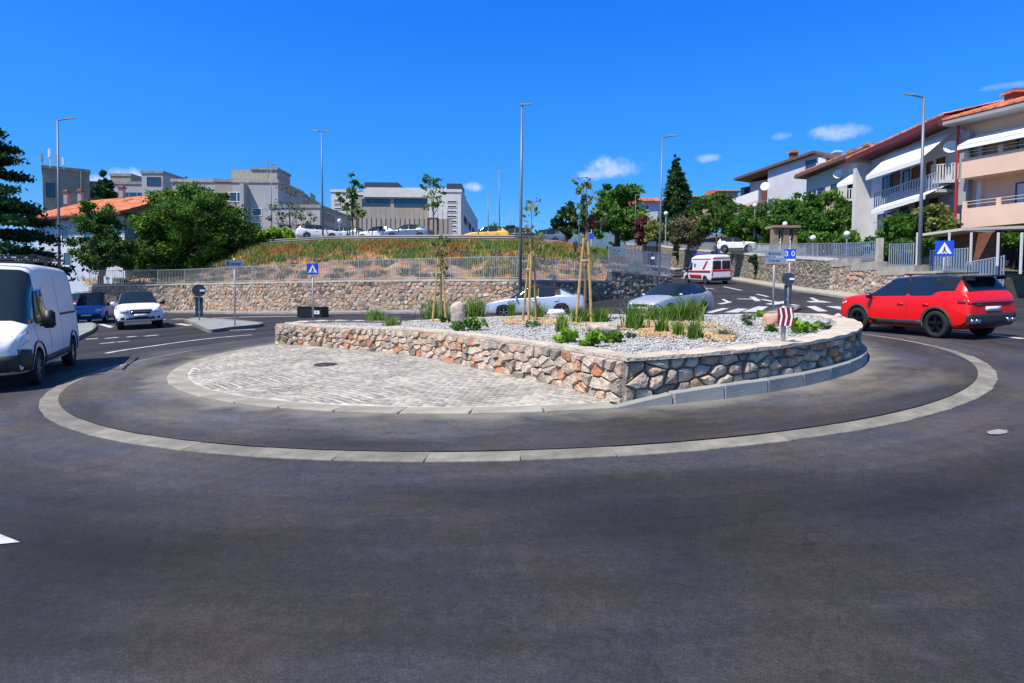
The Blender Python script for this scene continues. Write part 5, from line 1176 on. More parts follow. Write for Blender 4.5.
# --- H4: lavender gable house with white balcony
A = at(768, 200, 72); B = at(846, 200, 64); FD = Fac((A.x, A.y), (B.x, B.y), 'gable_house', 'lavender grey gable wall house with a white balcony on its left end', 'house')
apx = [FD.sz(768, 170), FD.sz(817, 153.5), FD.sz(846, 164)]
mb = MB(); f = [FD.P(apx[0][0], 4, 0), FD.P(apx[2][0], 4, 0), FD.P(apx[2][0], apx[2][1], 0), FD.P(apx[1][0], apx[1][1], 0), FD.P(apx[0][0], apx[0][1], 0)]; b_ = [p-FD.n*11 for p in f]; mb.add(f+b_, [(0, 1, 2, 3, 4), (9, 8, 7, 6, 5)]+[(i, (i+1) % 5, (i+1) % 5+5, i+5) for i in range(5)]); FD.add('wall', mb, M_WALL_L)
e0 = FD.sz(734, 180.5, .5)
mb = MB()
for (p, q) in ((e0, apx[1]), (apx[1], apx[2])):
    vs = [FD.P(p[0], p[1]+h_, o) for h_ in (.0, .28) for o in (.6, -11)]+[FD.P(q[0], q[1]+h_, o) for h_ in (.0, .28) for o in (.6, -11)]; mb.add(vs, [(0, 1, 5, 4), (2, 6, 7, 3), (0, 4, 6, 2), (1, 3, 7, 5), (0, 2, 3, 1), (4, 5, 7, 6)])
FD.add('roof', mb, mat('roof_brown', (.12, .07, .06), .8))
FD.add('left_wing_wall', FD.box(MB(), e0[0]+.6, -.01, 4, FD.sz(745, 178)[1]-.3, -9, -1.6), M_WALL_L)
a0, a1, z0, z1 = FD.rect(729, 197, 758, 211, .8); 
a0, z0 = FD.sz(730, 209, .8); a1, z1 = FD.sz(758, 199.5, .8); FD.add('balcony', FD.box(MB(), a0, a1, z0-.1, z0+1.1, .6, .8, z0b=z1-.1, z1b=z1+1.1), M_WFRAME); FD.add('balcony_floor', FD.box(MB(), a0, a1, z0-.35, z0-.12, -1.5, .78, z0b=z1-.35, z1b=z1-.12), M_WALL_P)
FD.win((741, 187, 750, 196), fm=M_WFRAME_D, out=-1.58); FD.win((806, 160, 816, 168), fm=M_WFRAME_D); FD.bx('door', M_WOOD, (762, 184, 767, 200), .005, .05)
ac = FD.bx('air_conditioner', M_WFRAME, (818, 157, 826, 163), .05, .45); 
chimney(FD, (789, 151, 798, 160), 76, 1, 1); chimney(FD, (833, 151, 841, 159), 72, 1, 1, mt=M_WALL_W, cap=M_WALL_W)
dish(765, 186.5, 71, .5, 'white satellite dish at the corner above the white balcony')
# --- more roofs
def simple_house(nm, lab, x0, x1, ytop, yeave, ybase, Y, D=9, wall=M_WALL_W, roof=M_TILE_S, wins=(), dY=0, chim=()):
    A = at(x0, yeave, Y); B = at(x1, yeave, Y+dY); F = Fac((A.x, A.y), (B.x, B.y), nm, lab, 'house'); zb_, ze_ = F.sz((x0+x1)/2, ybase)[1]-1, F.sz((x0+x1)/2, yeave)[1]; zt = ze_+(yeave-ytop)/FOC*Y*1.0
    F.add('wall', F.box(MB(), 0, F.L, zb_, ze_, -D, 0), wall); tiled_roof(F, 'roof_tiles', -.5, F.L+.5, ze_-.05, zt, .6, -D/2, rows=8, cols=max(8, int(F.L/.5)))
    mb = MB(); mb.add([F.P(-.5, ze_-.1, .6), F.P(F.L+.5, ze_-.1, .6), F.P(F.L+.5, zt-.08, -D/2), F.P(-.5, zt-.08, -D/2), F.P(-.5, ze_-.1, -D-.6), F.P(F.L+.5, ze_-.1, -D-.6)], [(0, 1, 2, 3), (3, 2, 5, 4), (0, 3, 4), (1, 5, 2), (0, 4, 5, 1)]); F.add('roof', mb, roof)
    for w_ in wins: F.win(w_, fm=M_WFRAME)
    for c_ in chim: chimney(F, c_, Y+D*.4, 1, 1)
    return F
simple_house('red_roof_house', 'small house with a bright red roof left of the dark conifer', 640, 662, 194, 201, 225, 95, wall=M_WALL_L, wins=((645, 205, 649, 210),))
simple_house('red_roof_house', 'low red tiled roof showing between the dark conifer and the white balcony', 688, 718, 192, 197, 220, 100, wall=M_WALL_P)
simple_house('brown_roof_house', 'small brown house corner behind the white balcony end', 720, 738, 186, 191, 215, 92, wall=M_BEIGE)
# gate pillars on the terrace
gp = tag(empty('gatehouse', at(780, 246, 53)), 'small beige gateway with square pillars and a flat roof among the hedge', 'gateway'); PINV[gp.name] = Matrix.Translation(-gp.location)
for x in (774, 785, 795):
    a = at(x, 250, 53); b = at(x, 228.5, 53); put(MB().box((a.x, a.y, (a.z+b.z)/2-.3), (.5, .5, b.z-a.z+.6)).build('pillar', mat('pillar_beige', (.30, .21, .15), .9, var=.15, scale=3)), Matrix.Identity(4), gp)
a, b = at(771, 228, 53), at(798, 228, 53); put(MB().box(((a.x+b.x)/2, a.y+.4, a.z+.1), (b.x-a.x, 1.8, .2)).build('roof_slab', MATS['pillar_beige']), Matrix.Identity(4), gp)
# ---- left: orange-roofed house, hospital blocks
A = at(34, 218, 62); B = at(124, 212, 56); FO = Fac((A.x, A.y), (B.x, B.y), 'orange_roof_house', 'pale house with a broad orange tiled roof and two thin chimneys, behind the left trees', 'house')
z0, z1 = FO.sz(36, 219)[1], FO.sz(104, 213)[1]; FO.add('wall', FO.box(MB(), 0, FO.L, -1, z0-.1, -11, 0), mat('render_pale_blue', (.50, .55, .62), .9, var=.08, scale=.8))
zt = at(90, 196, 64).z; tiled_roof(FO, 'roof_tiles', -.8, FO.L+.8, z0, zt, .9, -6, rows=14, cols=44); FO.add('roof', FO.box(MB(), -.8, FO.L+.8, z0-.25, z0-.06, -11.5, .9), M_EAVE)
mb = MB(); mb.add([FO.P(-.8, z0-.05, .9), FO.P(FO.L+.8, z0-.05, .9), FO.P(FO.L+.8, zt-.08, -6), FO.P(-.8, zt-.08, -6), FO.P(-.8, z0-.05, -12), FO.P(FO.L+.8, z0-.05, -12)], [(0, 1, 2, 3), (3, 2, 5, 4), (0, 3, 4), (1, 5, 2)]); FO.add('roof_back', mb, M_TILE_S)
for r_ in ((38, 226, 46, 240), (62, 225, 70, 240), (84, 228, 92, 242), (104, 232, 112, 246), (40, 252, 48, 266), (64, 252, 72, 266)): FO.win(r_, fm=M_WFRAME)
for q in ((64, 190, 69, 202), (78, 189, 83, 201), (119, 186, 125, 196)): chimney(FO, q, 62, 1, 1, mt=M_WALL_G, cap=M_CHIM)
simple_house('orange_roof_annex', 'smaller orange roof beside the round tree, right of the broad orange roof', 122, 146, 196, 210, 240, 60, D=7, wall=M_WALL_W)
def block(nm, lab, x0, Y0, x1, Y1, ytop, D, mt, zb_=2, wins=(), wf=None, wp=None, right=None, cap=None, parts=True):
    """flat-roofed block; ytop measured at x0"""
    A = at(x0, 200, Y0); B = at(x1, 200, Y1); F = Fac((A.x, A.y), (B.x, B.y), nm, lab, 'building'); z = F.sz(x0, ytop)[1]
    F.add('wall', F.box(MB(), 0, F.L, zb_, z, -D, 0), mt); F.add('parapet', F.box(MB(), -.15, F.L+.15, z+.003, z+.5, -D-.15, .15), cap or M_CONC_G); F.z = z
    for w_ in wins: F.win(w_, fm=wf or M_WFRAME, pm=wp or M_WGLASS, fw=.12, sill=False, mull=max(1, int((w_[2]-w_[0])/7)))
    return F
M_TAN = mat('concrete_tan', (.30, .26, .20), .9, var=.15, scale=.5)
b = block('tan_tower_block', 'tan tower block carrying phone antennas, behind the orange roof', 43, 108, 90, 112, 168, 10, M_TAN, wins=((46, 183, 55, 197),), wf=M_WFRAME_D, cap=M_TAN)
b.add('drainpipe', MB().bar(b.P(5.5, 2, .12), b.P(5.5, b.z, .12), .12), M_CONC_G)
an = tag(empty('antenna_mast', at(53, 168, 108)), 'cluster of phone antennas on the tan tower roof', 'antenna'); 
for k, (dx, h_) in enumerate(((-1.0, 2.0), (-.5, 2.9), (0, 2.4), (.4, 2.9), (.9, 2.2), (1.2, 1.8))): MB().bar((dx, k % 3-1, 0), (dx, k % 3-1, h_), .05, n=5).box((dx, k % 3-1.2, h_-.5), (.28, .16, 1.3)).build('antenna_panel', M_WFRAME if k % 2 else M_CONC_G, an)
block('long_low_block', 'long low pale block with a band of blue windows, right of the tan tower', 86, 114, 149, 114, 184, 14, M_GREYL, wins=((90, 192, 145, 199),), wf=M_CONC_G)
block('rooftop_hut', 'small pale hut on the roof of the long low block', 111, 118, 131, 118, 176, 6, M_TAN, zb_=12)
b = block('stair_tower', 'grey block with a large blue window, behind the round green tree', 142, 108, 163, 108, 173.5, 14, M_GREYL, wins=((147, 177, 161, 186),), wf=M_WFRAME_D)
b = block('main_hospital_block', 'large lavender grey hospital block with a plain end wall and roof plant', 172, 100, 278, 100, 182, 12, M_GREYL, wins=((228, 192, 246, 202), (228, 208, 246, 218), (206, 192, 224, 202), (252, 208, 262, 216), (252, 222, 262, 230)), cap=M_CONC)
b.add('fin', b.box(MB(), b.sz(244, 200)[0], b.sz(248, 200)[0], b.sz(246, 240)[1], b.z-.4, .02, 1.6), M_GREYL)
b.add('roof_plant', b.box(MB(), b.sz(223, 175)[0], b.sz(270, 175)[0], b.z+.503, b.z+2.6, -9, -3), M_CONC); b.add('roof_plant', b.box(MB(), b.sz(243, 175)[0], b.sz(271, 175)[0], b.z+2.603, b.z+3., -9.2, -2.8), M_CONC_G)
am = tag(empty('roof_aerial', b.P(b.L-2, b.z+.5, -1)), 'thin aerial at the right corner of the grey hospital roof', 'aerial'); MB().bar((0, 0, 0), (0, 0, 3.2), .07).build('mast', M_CONC_G, am); MB().bar((-.2, 0, 2.4), (.7, 0, 2.5), .05).bar((.1, 0, 2.9), (.5, .1, 3.2), .05).build('crossarm', M_CONC_G, am)
b = block('beige_side_wing', 'beige wing receding from the grey hospital block, behind the thin trees', 279, 100.5, 320, 128, 183, 10, M_BEIGE, wins=tuple((x, y, x+5, y+6) for y in (194, 206, 218, 230) for x in (282, 289, 296, 303, 310)), wf=M_CONC_G)
block('dark_low_wing', 'low grey wing beside the tall lamp post, left of the central building', 320, 96, 352, 112, 208, 8, M_GREYL, wins=((324, 214, 334, 222), (324, 226, 334, 236)), wf=M_CONC_G)
b = block('white_stepped_wing', 'white wing with short dark window slots at the left of the central building', 331, 124, 358, 124, 192, 14, M_WALL_W, wins=tuple((334, y, 342, y+2.4) for y in (199, 203, 207.5, 212)), cap=M_WALL_W)
b = block('central_building', 'broad beige building with a white roof band and strips of blue windows', 352, 120, 448, 120, 195, 16, M_BEIGE, wins=((362, 199, 390, 206), (394, 199, 428, 207)), wf=M_WFRAME_D, cap=M_WALL_W)
b.add('roof_band', b.box(MB(), b.sz(364, 190)[0], b.L+.1, b.z-.4, b.z+1.4, -.5, .5), M_WALL_W); b.add('roof_plant', b.box(MB(), b.sz(362, 188)[0], b.sz(396, 188)[0], b.z+1.403, b.z+2.8, -8, -2), M_WFRAME_D)
b = block('slotted_white_tower', 'white tower with a column of dark slots facing the road', 440, 112, 461, 112, 192, 10, M_WALL_W, wins=tuple((447, 200.5+k*4.9, 457, 203.3+k*4.9) for k in range(8)), wf=M_WALL_W, wp=M_DARKW, cap=M_WALL_W)
b.add('roof_plant', b.box(MB(), b.sz(446, 188)[0], b.L, b.z+.503, b.z+1.7, -8, -1), M_WFRAME_D)
A = b.P(b.L+.01, 0, 0); B = at(478, 200, 160); F2_ = Fac((A.x, A.y), (B.x, B.y), root=b.root); F2_.add('side_wall', F2_.box(MB(), .0, F2_.L, 2, b.z+.3, -6, 0), M_WALL_W)
for k in range(4):
    for y0, y1 in ((.52, .60), (.72, .80)): a = 6+k*11; F2_.win(az=(a, a+7, 2+(b.z-2)*y0, 2+(b.z-2)*y1), fm=M_WFRAME_D, pm=M_DARKW, fw=.15, sill=False)
# screen wall with vertical posts in front of the central building
A = at(352, 240, 82); B = at(452, 240, 82); FS = Fac((A.x, A.y), (B.x, B.y), 'terrace_wall', 'beige terrace wall topped by a tall wire fence, behind the parked cars', 'wall'); zt = FS.sz(400, 214)[1]
FS.add('wall', FS.box(MB(), 0, FS.L, 4, zt-.6, -.5, 0), M_BEIGE)
for k in range(22): a = FS.L*k/21; FS.add('fence_post', FS.box(MB(), a-.04, a+.04, FS.sz(400, 232)[1], zt+.6, .02, .10), M_CONC_G)
# ------------------------------------------------------------------ vegetation
def leafmat(name, dark, mid, light, tr=.25):
    m_ = bpy.data.materials.new(name); m_.use_nodes = True; t = m_.node_tree; b = t.nodes['Principled BSDF']; a = t.nodes.new('ShaderNodeAttribute'); a.attribute_name = 'rnd'
    rp = t.nodes.new('ShaderNodeValToRGB'); e = rp.color_ramp.elements; e[0].position = 0; e[0].color = (*dark, 1); e[1].position = .55; e[1].color = (*mid, 1); n = e.new(1.); n.color = (*light, 1)
    t.links.new(a.outputs['Fac'], rp.inputs[0]); t.links.new(rp.outputs[0], b.inputs['Base Color']); b.inputs['Roughness'].default_value = .6; b.inputs['Specular IOR Level'].default_value = .3
    tl = t.nodes.new('ShaderNodeBsdfTranslucent'); t.links.new(rp.outputs[0], tl.inputs['Color']); mx = t.nodes.new('ShaderNodeMixShader'); mx.inputs[0].default_value = tr
    t.links.new(b.outputs[0], mx.inputs[1]); t.links.new(tl.outputs[0], mx.inputs[2]); t.links.new(mx.outputs[0], t.nodes['Material Output'].inputs[0]); return m_
L_GREEN = leafmat('leaf_green', (.03, .085, .012), (.085, .21, .025), (.20, .36, .045), .35); L_DARK = leafmat('leaf_dark', (.010, .038, .012), (.028, .085, .020), (.07, .16, .032), .25); L_MID = leafmat('leaf_mid', (.022, .07, .012), (.065, .17, .024), (.16, .30, .045), .35)
L_OLIVE = leafmat('leaf_olive', (.04, .07, .02), (.12, .16, .045), (.22, .26, .09), .35); L_RED = leafmat('leaf_dark_red', (.05, .010, .012), (.14, .04, .04), (.22, .10, .07)); L_PINK = leafmat('leaf_oleander', (.035, .075, .02), (.14, .15, .07), (.75, .42, .35), .35); L_YEL = leafmat('leaf_yellow_green', (.07, .11, .02), (.22, .27, .05), (.52, .50, .22), .35)
L_GRASS = leafmat('grass_blade', (.05, .12, .015), (.15, .28, .04), (.38, .48, .11), .4); L_DRY = leafmat('dry_grass', (.18, .12, .03), (.38, .28, .09), (.55, .45, .19), .3); L_LIME = leafmat('leaf_lime', (.07, .18, .012), (.20, .40, .03), (.40, .58, .07), .4); L_GREYG = leafmat('leaf_grey_green', (.08, .12, .07), (.18, .23, .15), (.32, .37, .26), .25); L_ORANGE = leafmat('grass_orange', (.22, .09, .02), (.44, .20, .05), (.54, .32, .09), .3)
M_BARK = mat('bark', (.10, .075, .05), .95, var=.3, scale=6, bump=1., bscale=10); M_BARK_L = mat('bark_light', (.22, .17, .11), .95, var=.3, scale=6, bump=.8, bscale=10)
def leaves(C, size, rnd, rr, flat=.0, elong=1.6):
    """one bent leaf-clump quad pair per centre"""
    n = len(C); th = rr.uniform(0, 2*math.pi, n); ph = np.arccos(rr.uniform(-1, 1, n)*(1-flat)); s = size*rr.uniform(.35, 1.5, n)
    d = np.stack([np.sin(ph)*np.cos(th), np.sin(ph)*np.sin(th), np.cos(ph)], -1); up = rr.normal(size=(n, 3)); a = np.cross(d, up); a /= np.linalg.norm(a, axis=1)[:, None]+1e-9; b = np.cross(d, a)
    a = a*s[:, None]*elong*.5; b = b*s[:, None]*.5; dd = d*(s*.18)[:, None]
    V = np.stack([C-a, C-b*.9+dd*.3, C+a-dd, C+b*.9+dd*.3], 1).reshape(-1, 3); F = np.arange(4*n).reshape(-1, 4); return V, F, np.repeat(rnd, 4)
def crown_points(ells, n, rr, clump=.28, nclump=None, hollow=.35):
    """points gathered in clumps over the ellipsoids: uneven outline with gaps"""
    vol = np.array([e[3]*e[4]*e[5] for e in ells])**(2/3); w = vol/vol.sum(); C = []; Rn = []
    for e, wi in zip(ells, w):
        m_ = max(6, int((nclump or 60)*wi)); k = max(3, int(n*wi/m_)); c = np.array(e[:3]); r = np.array(e[3:6])
        for _ in range(m_):
            d = rr.normal(size=3); d /= np.linalg.norm(d); rad = (hollow+(1-hollow)*rr.rand()**.6)*rr.uniform(.85, 1.08); cc = c+d*r*rad; cr_ = clump*r.mean()*rr.uniform(.6, 1.3); q = rr.normal(size=(k, 3))*cr_*.55
            q[:, 2] *= .7; C.append(cc+q); Rn.append(np.clip(rr.uniform(.15, .75)+rr.normal(size=k)*.2, 0, 1))
    return np.concatenate(C), np.concatenate(Rn)
def tree(name, label, base, ells, n, size, lm, trunk=.18, cat='tree', nclump=60, clump=.28, bark=None, seed=0, limbs=7, group=None, hollow=.35):
    rr = np.random.RandomState(seed+11); root = tag(empty(name, base), label, cat, group); B = Vector(base); E_ = [(e[0]-B.x, e[1]-B.y, e[2]-B.z, e[3], e[4], e[5]) for e in ells]
    C, Rn = crown_points(E_, n, rr, clump, nclump, hollow); V, F, A = leaves(C, size, Rn, rr); me = npmesh('crown', V, F, lm, A); inst('crown', me, root)
    c = np.mean([e[:3] for e in E_], 0); top = max(e[2]+e[5]*.5 for e in E_); mb = MB(); sway = rr.uniform(-.1, .1, 2)
    pts = [(0, 0, -.3), (sway[0]*.5, sway[1]*.5, c[2]*.4), (c[0]*.6+sway[0], c[1]*.6+sway[1], c[2]*.8), (c[0], c[1], top)]; mb.tube(pts, [trunk*1.25, trunk, trunk*.65, trunk*.15], 8)
    for i in range(limbs):
        e = E_[i % len(E_)]; d = rr.normal(size=3); d /= np.linalg.norm(d); q = np.array(e[:3])+d*np.array(e[3:6])*.75; t0 = rr.uniform(.35, .8); p0 = Vector(pts[1]).lerp(Vector(pts[2]), t0); m_ = p0.lerp(Vector(q), .5)+Vector((0, 0, -.1*e[5])); mb.tube([p0, m_, Vector(q)], [trunk*.42, trunk*.26, trunk*.08], 5)
    mb.build('trunk', bark or M_BARK, root, True); return root
def ell(px, py, Y, wpx, hpx, d=None): p = at(px, py, Y); r = wpx/2/FOC*Y; h_ = hpx/2/FOC*Y; return (p.x, p.y, p.z, r, d or r, h_)
# big cedar on the left edge, layered flat boughs
def layered_conifer(name, label, base, tiers, n, size, lm, trunk, seed, cat='tree', droop=.12):
    rr = np.random.RandomState(seed); root = tag(empty(name, base), label, cat); C = []; Rn = []; mb = MB(); H_ = max(t[0] for t in tiers)*1.03
    for (z, r, m_) in tiers:
        for k in range(m_):
            a = rr.uniform(0, 2*math.pi); L_ = r*rr.uniform(.6, 1.08); q0 = Vector((0, 0, z)); q1 = Vector((math.cos(a)*L_, math.sin(a)*L_, z+rr.uniform(-.05, .3)-droop*L_)); mb.tube([q0, q0.lerp(q1, .5)+Vector((0, 0, .06*L_)), q1], [trunk*.25, trunk*.14, .02], 4); K = max(8, int(n*L_/8)); t = rr.uniform(.15, 1, K)**.7
            P = np.outer(1-t, q0)+np.outer(t, q1); wdt = .28*L_*(1-.6*t)+.1; P[:, :2] += rr.normal(size=(K, 2))*wdt[:, None]*.6; P[:, 2] += rr.normal(size=K)*.07*L_**.5+.04*L_*np.sin(t*3); C.append(P); Rn.append(np.clip(rr.uniform(.1, .8)+rr.normal(size=K)*.15, 0, 1))
    C = np.concatenate(C); V, F, A = leaves(C, size, np.concatenate(Rn), rr, .4, 2.); inst('crown', npmesh('crown', V, F, lm, A), root); mb.tube([(0, 0, -.5), (0, 0, H_*.5), (0, 0, H_)], [trunk, trunk*.6, .04], 8); mb.build('trunk', M_BARK, root, True); return root
cb_ = at(-22, 300, 33); zb_ = zg(cb_.x, cb_.y); H_ = at(-5, 113, 33).z-zb_
layered_conifer('cedar', 'tall dark cedar with layered drooping boughs at the left edge behind the van', (cb_.x, cb_.y, zb_), [(H_*f, r, m_) for f, r, m_ in ((.98, .8, 7), (.92, 1.3, 8), (.86, 1.6, 9), (.80, 1.9, 10), (.73, 2.3, 10), (.66, 2.7, 11), (.59, 3.1, 11), (.52, 3.3, 12), (.45, 3.5, 12), (.38, 3.8, 12), (.31, 3.6, 11), (.24, 3.6, 11), (.18, 3.2, 10))], 1500, .12, L_DARK, .35, 3)
def on_ground(px, Y, z=None): p = at(px, 260, Y); return (p.x, p.y, zg(p.x, p.y) if z is None else z)
tree('pine_tree', 'loose green pine tree between the lamp post and the round tree', on_ground(99, 50), [ell(100, 228, 50, 48, 42), ell(92, 255, 50, 44, 34), ell(112, 250, 50, 44, 38), ell(98, 212, 50, 30, 24), ell(125, 262, 50, 26, 24)], 17000, .14, L_MID, .3, seed=2, nclump=70, clump=.3)
tree('round_tree', 'large round dark green tree behind the left end of the railing', on_ground(190, 56), [ell(190, 218, 56, 92, 60), ell(160, 238, 56, 58, 54), ell(222, 236, 56, 58, 54), ell(190, 254, 57, 98, 36), ell(200, 200, 57, 50, 26), ell(147, 252, 56, 30, 36), ell(240, 222, 57, 24, 30)], 60000, .17, L_GREEN, .4, seed=3, nclump=190, clump=.22, hollow=.5)
tree('spruce', 'small pointed spruce sticking up above the long low block', on_ground(104, 95), [ell(104, 196, 95, 24, 22), ell(104, 186, 95, 14, 16), ell(104, 177, 95, 7, 14), ell(104, 206, 95, 26, 20)], 5000, .35, L_DARK, .3, seed=4)
tree('bush', 'dense green bush and low trees on the left road side under the pine', on_ground(86, 64), [ell(80, 270, 64, 50, 34), ell(104, 276, 64, 40, 26), ell(60, 262, 64, 40, 40)], 9000, .28, L_MID, .2, 'bush', seed=5)
tree('bush', 'lime green bush at the foot of the grey hospital block', at(272, 246, 60), [ell(265, 238, 60, 30, 22), ell(284, 237, 61, 26, 18), ell(258, 242, 60, 16, 14)], 5000, .2, L_LIME, .08, 'bush', seed=6)
# thin trees on the plateau
tree('young_tree', 'thin half bare olive tree in front of the beige side wing', at(290, 246, 62), [ell(290, 205, 62, 34, 36), ell(280, 222, 62, 24, 26), ell(300, 220, 62, 26, 28)], 1300, .14, L_OLIVE, .09, seed=7, nclump=26, clump=.3, limbs=16)
tree('young_tree', 'young tree with dense tufted leaves left of the central building', at(353, 246, 58), [ell(353, 178, 58, 14, 16), ell(358, 190, 58, 18, 12), ell(350, 200, 58, 20, 16), ell(355, 212, 58, 20, 18), ell(342, 196, 58, 14, 6)], 1500, .15, L_GREEN, .07, seed=8, nclump=30, clump=.35, limbs=10)
tree('young_tree', 'young leafy tree inside the square timber guard, before the central building', at(433, 246, 57), [ell(427, 182, 57, 16, 16), ell(434, 188, 57, 18, 20), ell(431, 203, 57, 20, 16), ell(440, 196, 57, 10, 12)], 900, .14, L_GREEN, .06, seed=9, nclump=26, clump=.35, limbs=10)
tree('bush', 'pale yellow green bush right of the slotted white tower', at(494, 246, 75), [ell(493, 232, 75, 16, 14)], 1500, .2, L_LIME, .05, 'bush', seed=10)
tree('bush', 'small dark tree beside the black parked car', at(510, 246, 80), [ell(510, 232, 80, 12, 14)], 1200, .25, L_DARK, .05, 'bush', seed=12)
# centre right
tree('spruce', 'dark spruce left of the reddish sapling, behind the thin lamp post', on_ground(566, 90, 8), [ell(566, 222, 90, 26, 34), ell(568, 212, 90, 16, 20), ell(560, 232, 90, 24, 22)], 5000, .33, L_DARK, .2, seed=13)
tree('cypress', 'narrow dark cypress beside the thin lamp post', on_ground(584, 95, 8), [ell(584, 203, 95, 4, 18), ell(584, 214, 95, 6, 20), ell(584, 226, 95, 7, 20)], 3500, .25, L_DARK, .15, seed=14)
tree('broad_tree', 'broad green tree right of the cypress, behind the white coping', on_ground(617, 85, 8), [ell(618, 200, 85, 44, 36), ell(610, 216, 84, 40, 34), ell(622, 222, 83, 44, 34), ell(600, 226, 83, 24, 24)], 20000, .27, L_GREEN, .35, seed=15, nclump=90, clump=.25, hollow=.5)
tree('conical_conifer', 'tall dense dark conical conifer on the right terrace', on_ground(676, 78, 7), [ell(676, 162, 78, 7, 16), ell(676, 170, 78, 13, 18), ell(676, 180, 78, 19, 22), ell(676, 191, 78, 25, 24), ell(677, 203, 78, 31, 28), ell(677, 216, 78, 34, 30), ell(677, 228, 78, 34, 26)], 34000, .22, L_DARK, .3, seed=16, nclump=420, clump=.2, hollow=.2, limbs=3)
tree('dark_red_shrub', 'dark red leaved shrub left of the pink oleander', on_ground(645, 70, 6.5), [ell(644, 228, 70, 20, 22), ell(642, 238, 70, 18, 14)], 3500, .2, L_RED, .06, 'shrub', seed=17)
tree('yellow_shrub', 'yellow green flowering shrub beside the dark red shrub', on_ground(657, 66, 6.2), [ell(656, 232, 66, 20, 22)], 3500, .17, L_YEL, .06, 'shrub', seed=18)
tree('oleander', 'large oleander covered in pink blossom beneath the dark conifer', on_ground(688, 66, 6), [ell(684, 230, 66, 32, 28), ell(698, 226, 66, 26, 24), ell(690, 237, 66, 36, 18)], 11000, .17, L_PINK, .08, 'shrub', seed=19, nclump=110)
hedge = [('hedge', 'clipped green hedge and shrubs between the oleander and the white car', [ell(716, 224, 64, 34, 30), ell(704, 212, 68, 30, 30), ell(722, 204, 72, 30, 22)], 14000, L_MID, 716, 64), ('bush', 'big green bush beneath the white balcony, above the white car', [ell(748, 226, 62, 44, 34), ell(736, 214, 64, 30, 22), ell(762, 232, 60, 36, 26)], 16000, L_GREEN, 748, 62),
  ('bush', 'high dark bush against the lavender gable wall', [ell(785, 214, 60, 44, 26), ell(800, 206, 60, 34, 22), ell(778, 226, 58, 34, 24)], 14000, L_MID, 785, 60), ('bush', 'green mass of trees under the cream house porch', [ell(822, 210, 56, 46, 30), ell(846, 222, 54, 44, 34), ell(815, 228, 55, 36, 26), ell(860, 212, 53, 24, 26)], 20000, L_MID, 822, 56),
  ('bush', 'lime tinted climbing bush on the slope left of the porch', [ell(832, 196, 57, 20, 12), ell(812, 204, 58, 26, 12)], 4000, L_LIME, 826, 57), ('bush', 'rounded shrub below the lower awning balcony', [ell(905, 226, 44, 40, 24), ell(920, 230, 43, 36, 22), ell(892, 236, 45, 24, 16)], 12000, L_GREEN, 905, 44),
  ('bush', 'yellow tipped shrub beside the pink house corner', [ell(944, 222, 40, 30, 20), ell(952, 228, 39, 20, 16), ell(930, 214, 41, 30, 18)], 9000, L_YEL, 944, 40), ('hedge', 'dark hedge behind the fence panels left of the tall right lamp post', [ell(900, 250, 39, 40, 18), ell(928, 246, 38, 34, 20), ell(872, 247, 41, 30, 16)], 9000, L_MID, 900, 39), ('bush', 'low shrub by the gateway under the gable wall', [ell(806, 238, 53, 26, 16), ell(835, 240, 51, 44, 16)], 6000, L_GREEN, 815, 52)]
for i, (nm, lab, es, n_l, lm, px_, Y) in enumerate(hedge): tree(nm, lab, on_ground(px_, Y, 4.5), es, n_l, .17, lm, .08, 'hedge' if nm == 'hedge' else 'bush', seed=30+i, nclump=90, clump=.24, hollow=.5)
tree('vine', 'green vine hanging under the pink balcony at the right edge', on_ground(1012, 36), [ell(1010, 240, 36, 30, 14), ell(1028, 242, 35, 26, 16)], 3500, .12, L_GREEN, .04, 'vine', seed=50)
# creepers hanging over the right wall
for i, (px_, y0, y1, lab) in enumerate(((757, 254, 276, 'dark creeper hanging over the white coping near the blue direction signs'), (678, 248, 262, 'small dark creeper hanging over the coping below the oleander'), (614, 243, 262, 'creeper hanging over the far end of the coping'))):
    Yw = min((rb[k] for k in range(len(rb))), key=lambda p: abs(PX((p.x, p.y, 5))[0]-px_)).y-.35
    tree('creeper', lab, tuple(at(px_, y1, Yw)), [ell(px_, (y0+y1)/2-4, Yw, 13, (y1-y0)*.8, .2), ell(px_-3, y0+4, Yw, 9, 12, .2), ell(px_+1, y1-6, Yw, 6, 14, .12)], 2200, .14, L_DARK, .01, 'creeper', seed=60+i, nclump=16, limbs=2)
# ---- bank ground cover
def blades(P, h, w, rnd, rr, lean=.35):
    n = len(P); a = rr.uniform(0, 2*math.pi, n); hh = h*rr.uniform(.5, 1.3, n); ww = w*rr.uniform(.6, 1.3, n); ln = rr.normal(size=(n, 2))*lean*hh[:, None]; side = np.stack([np.cos(a), np.sin(a), np.zeros(n)], -1)*ww[:, None]/2
    mid = P+np.stack([ln[:, 0]*.35, ln[:, 1]*.35, hh*.6], -1); tip = P+np.stack([ln[:, 0], ln[:, 1], hh], -1); V = np.stack([P-side, P+side, mid+side*.7, tip, mid-side*.7], 1).reshape(-1, 3); b = 5*np.arange(n)[:, None]
    return V, np.concatenate([np.stack([b+0, b+1, b+2], 2).reshape(-1, 3), np.stack([b+0, b+2, b+4], 2).reshape(-1, 3), np.stack([b+4, b+2, b+3], 2).reshape(-1, 3)]), np.repeat(rnd, 5)
rr = np.random.RandomState(5); sets = {'green': [], 'dry': [], 'orange': [], 'grey': []}
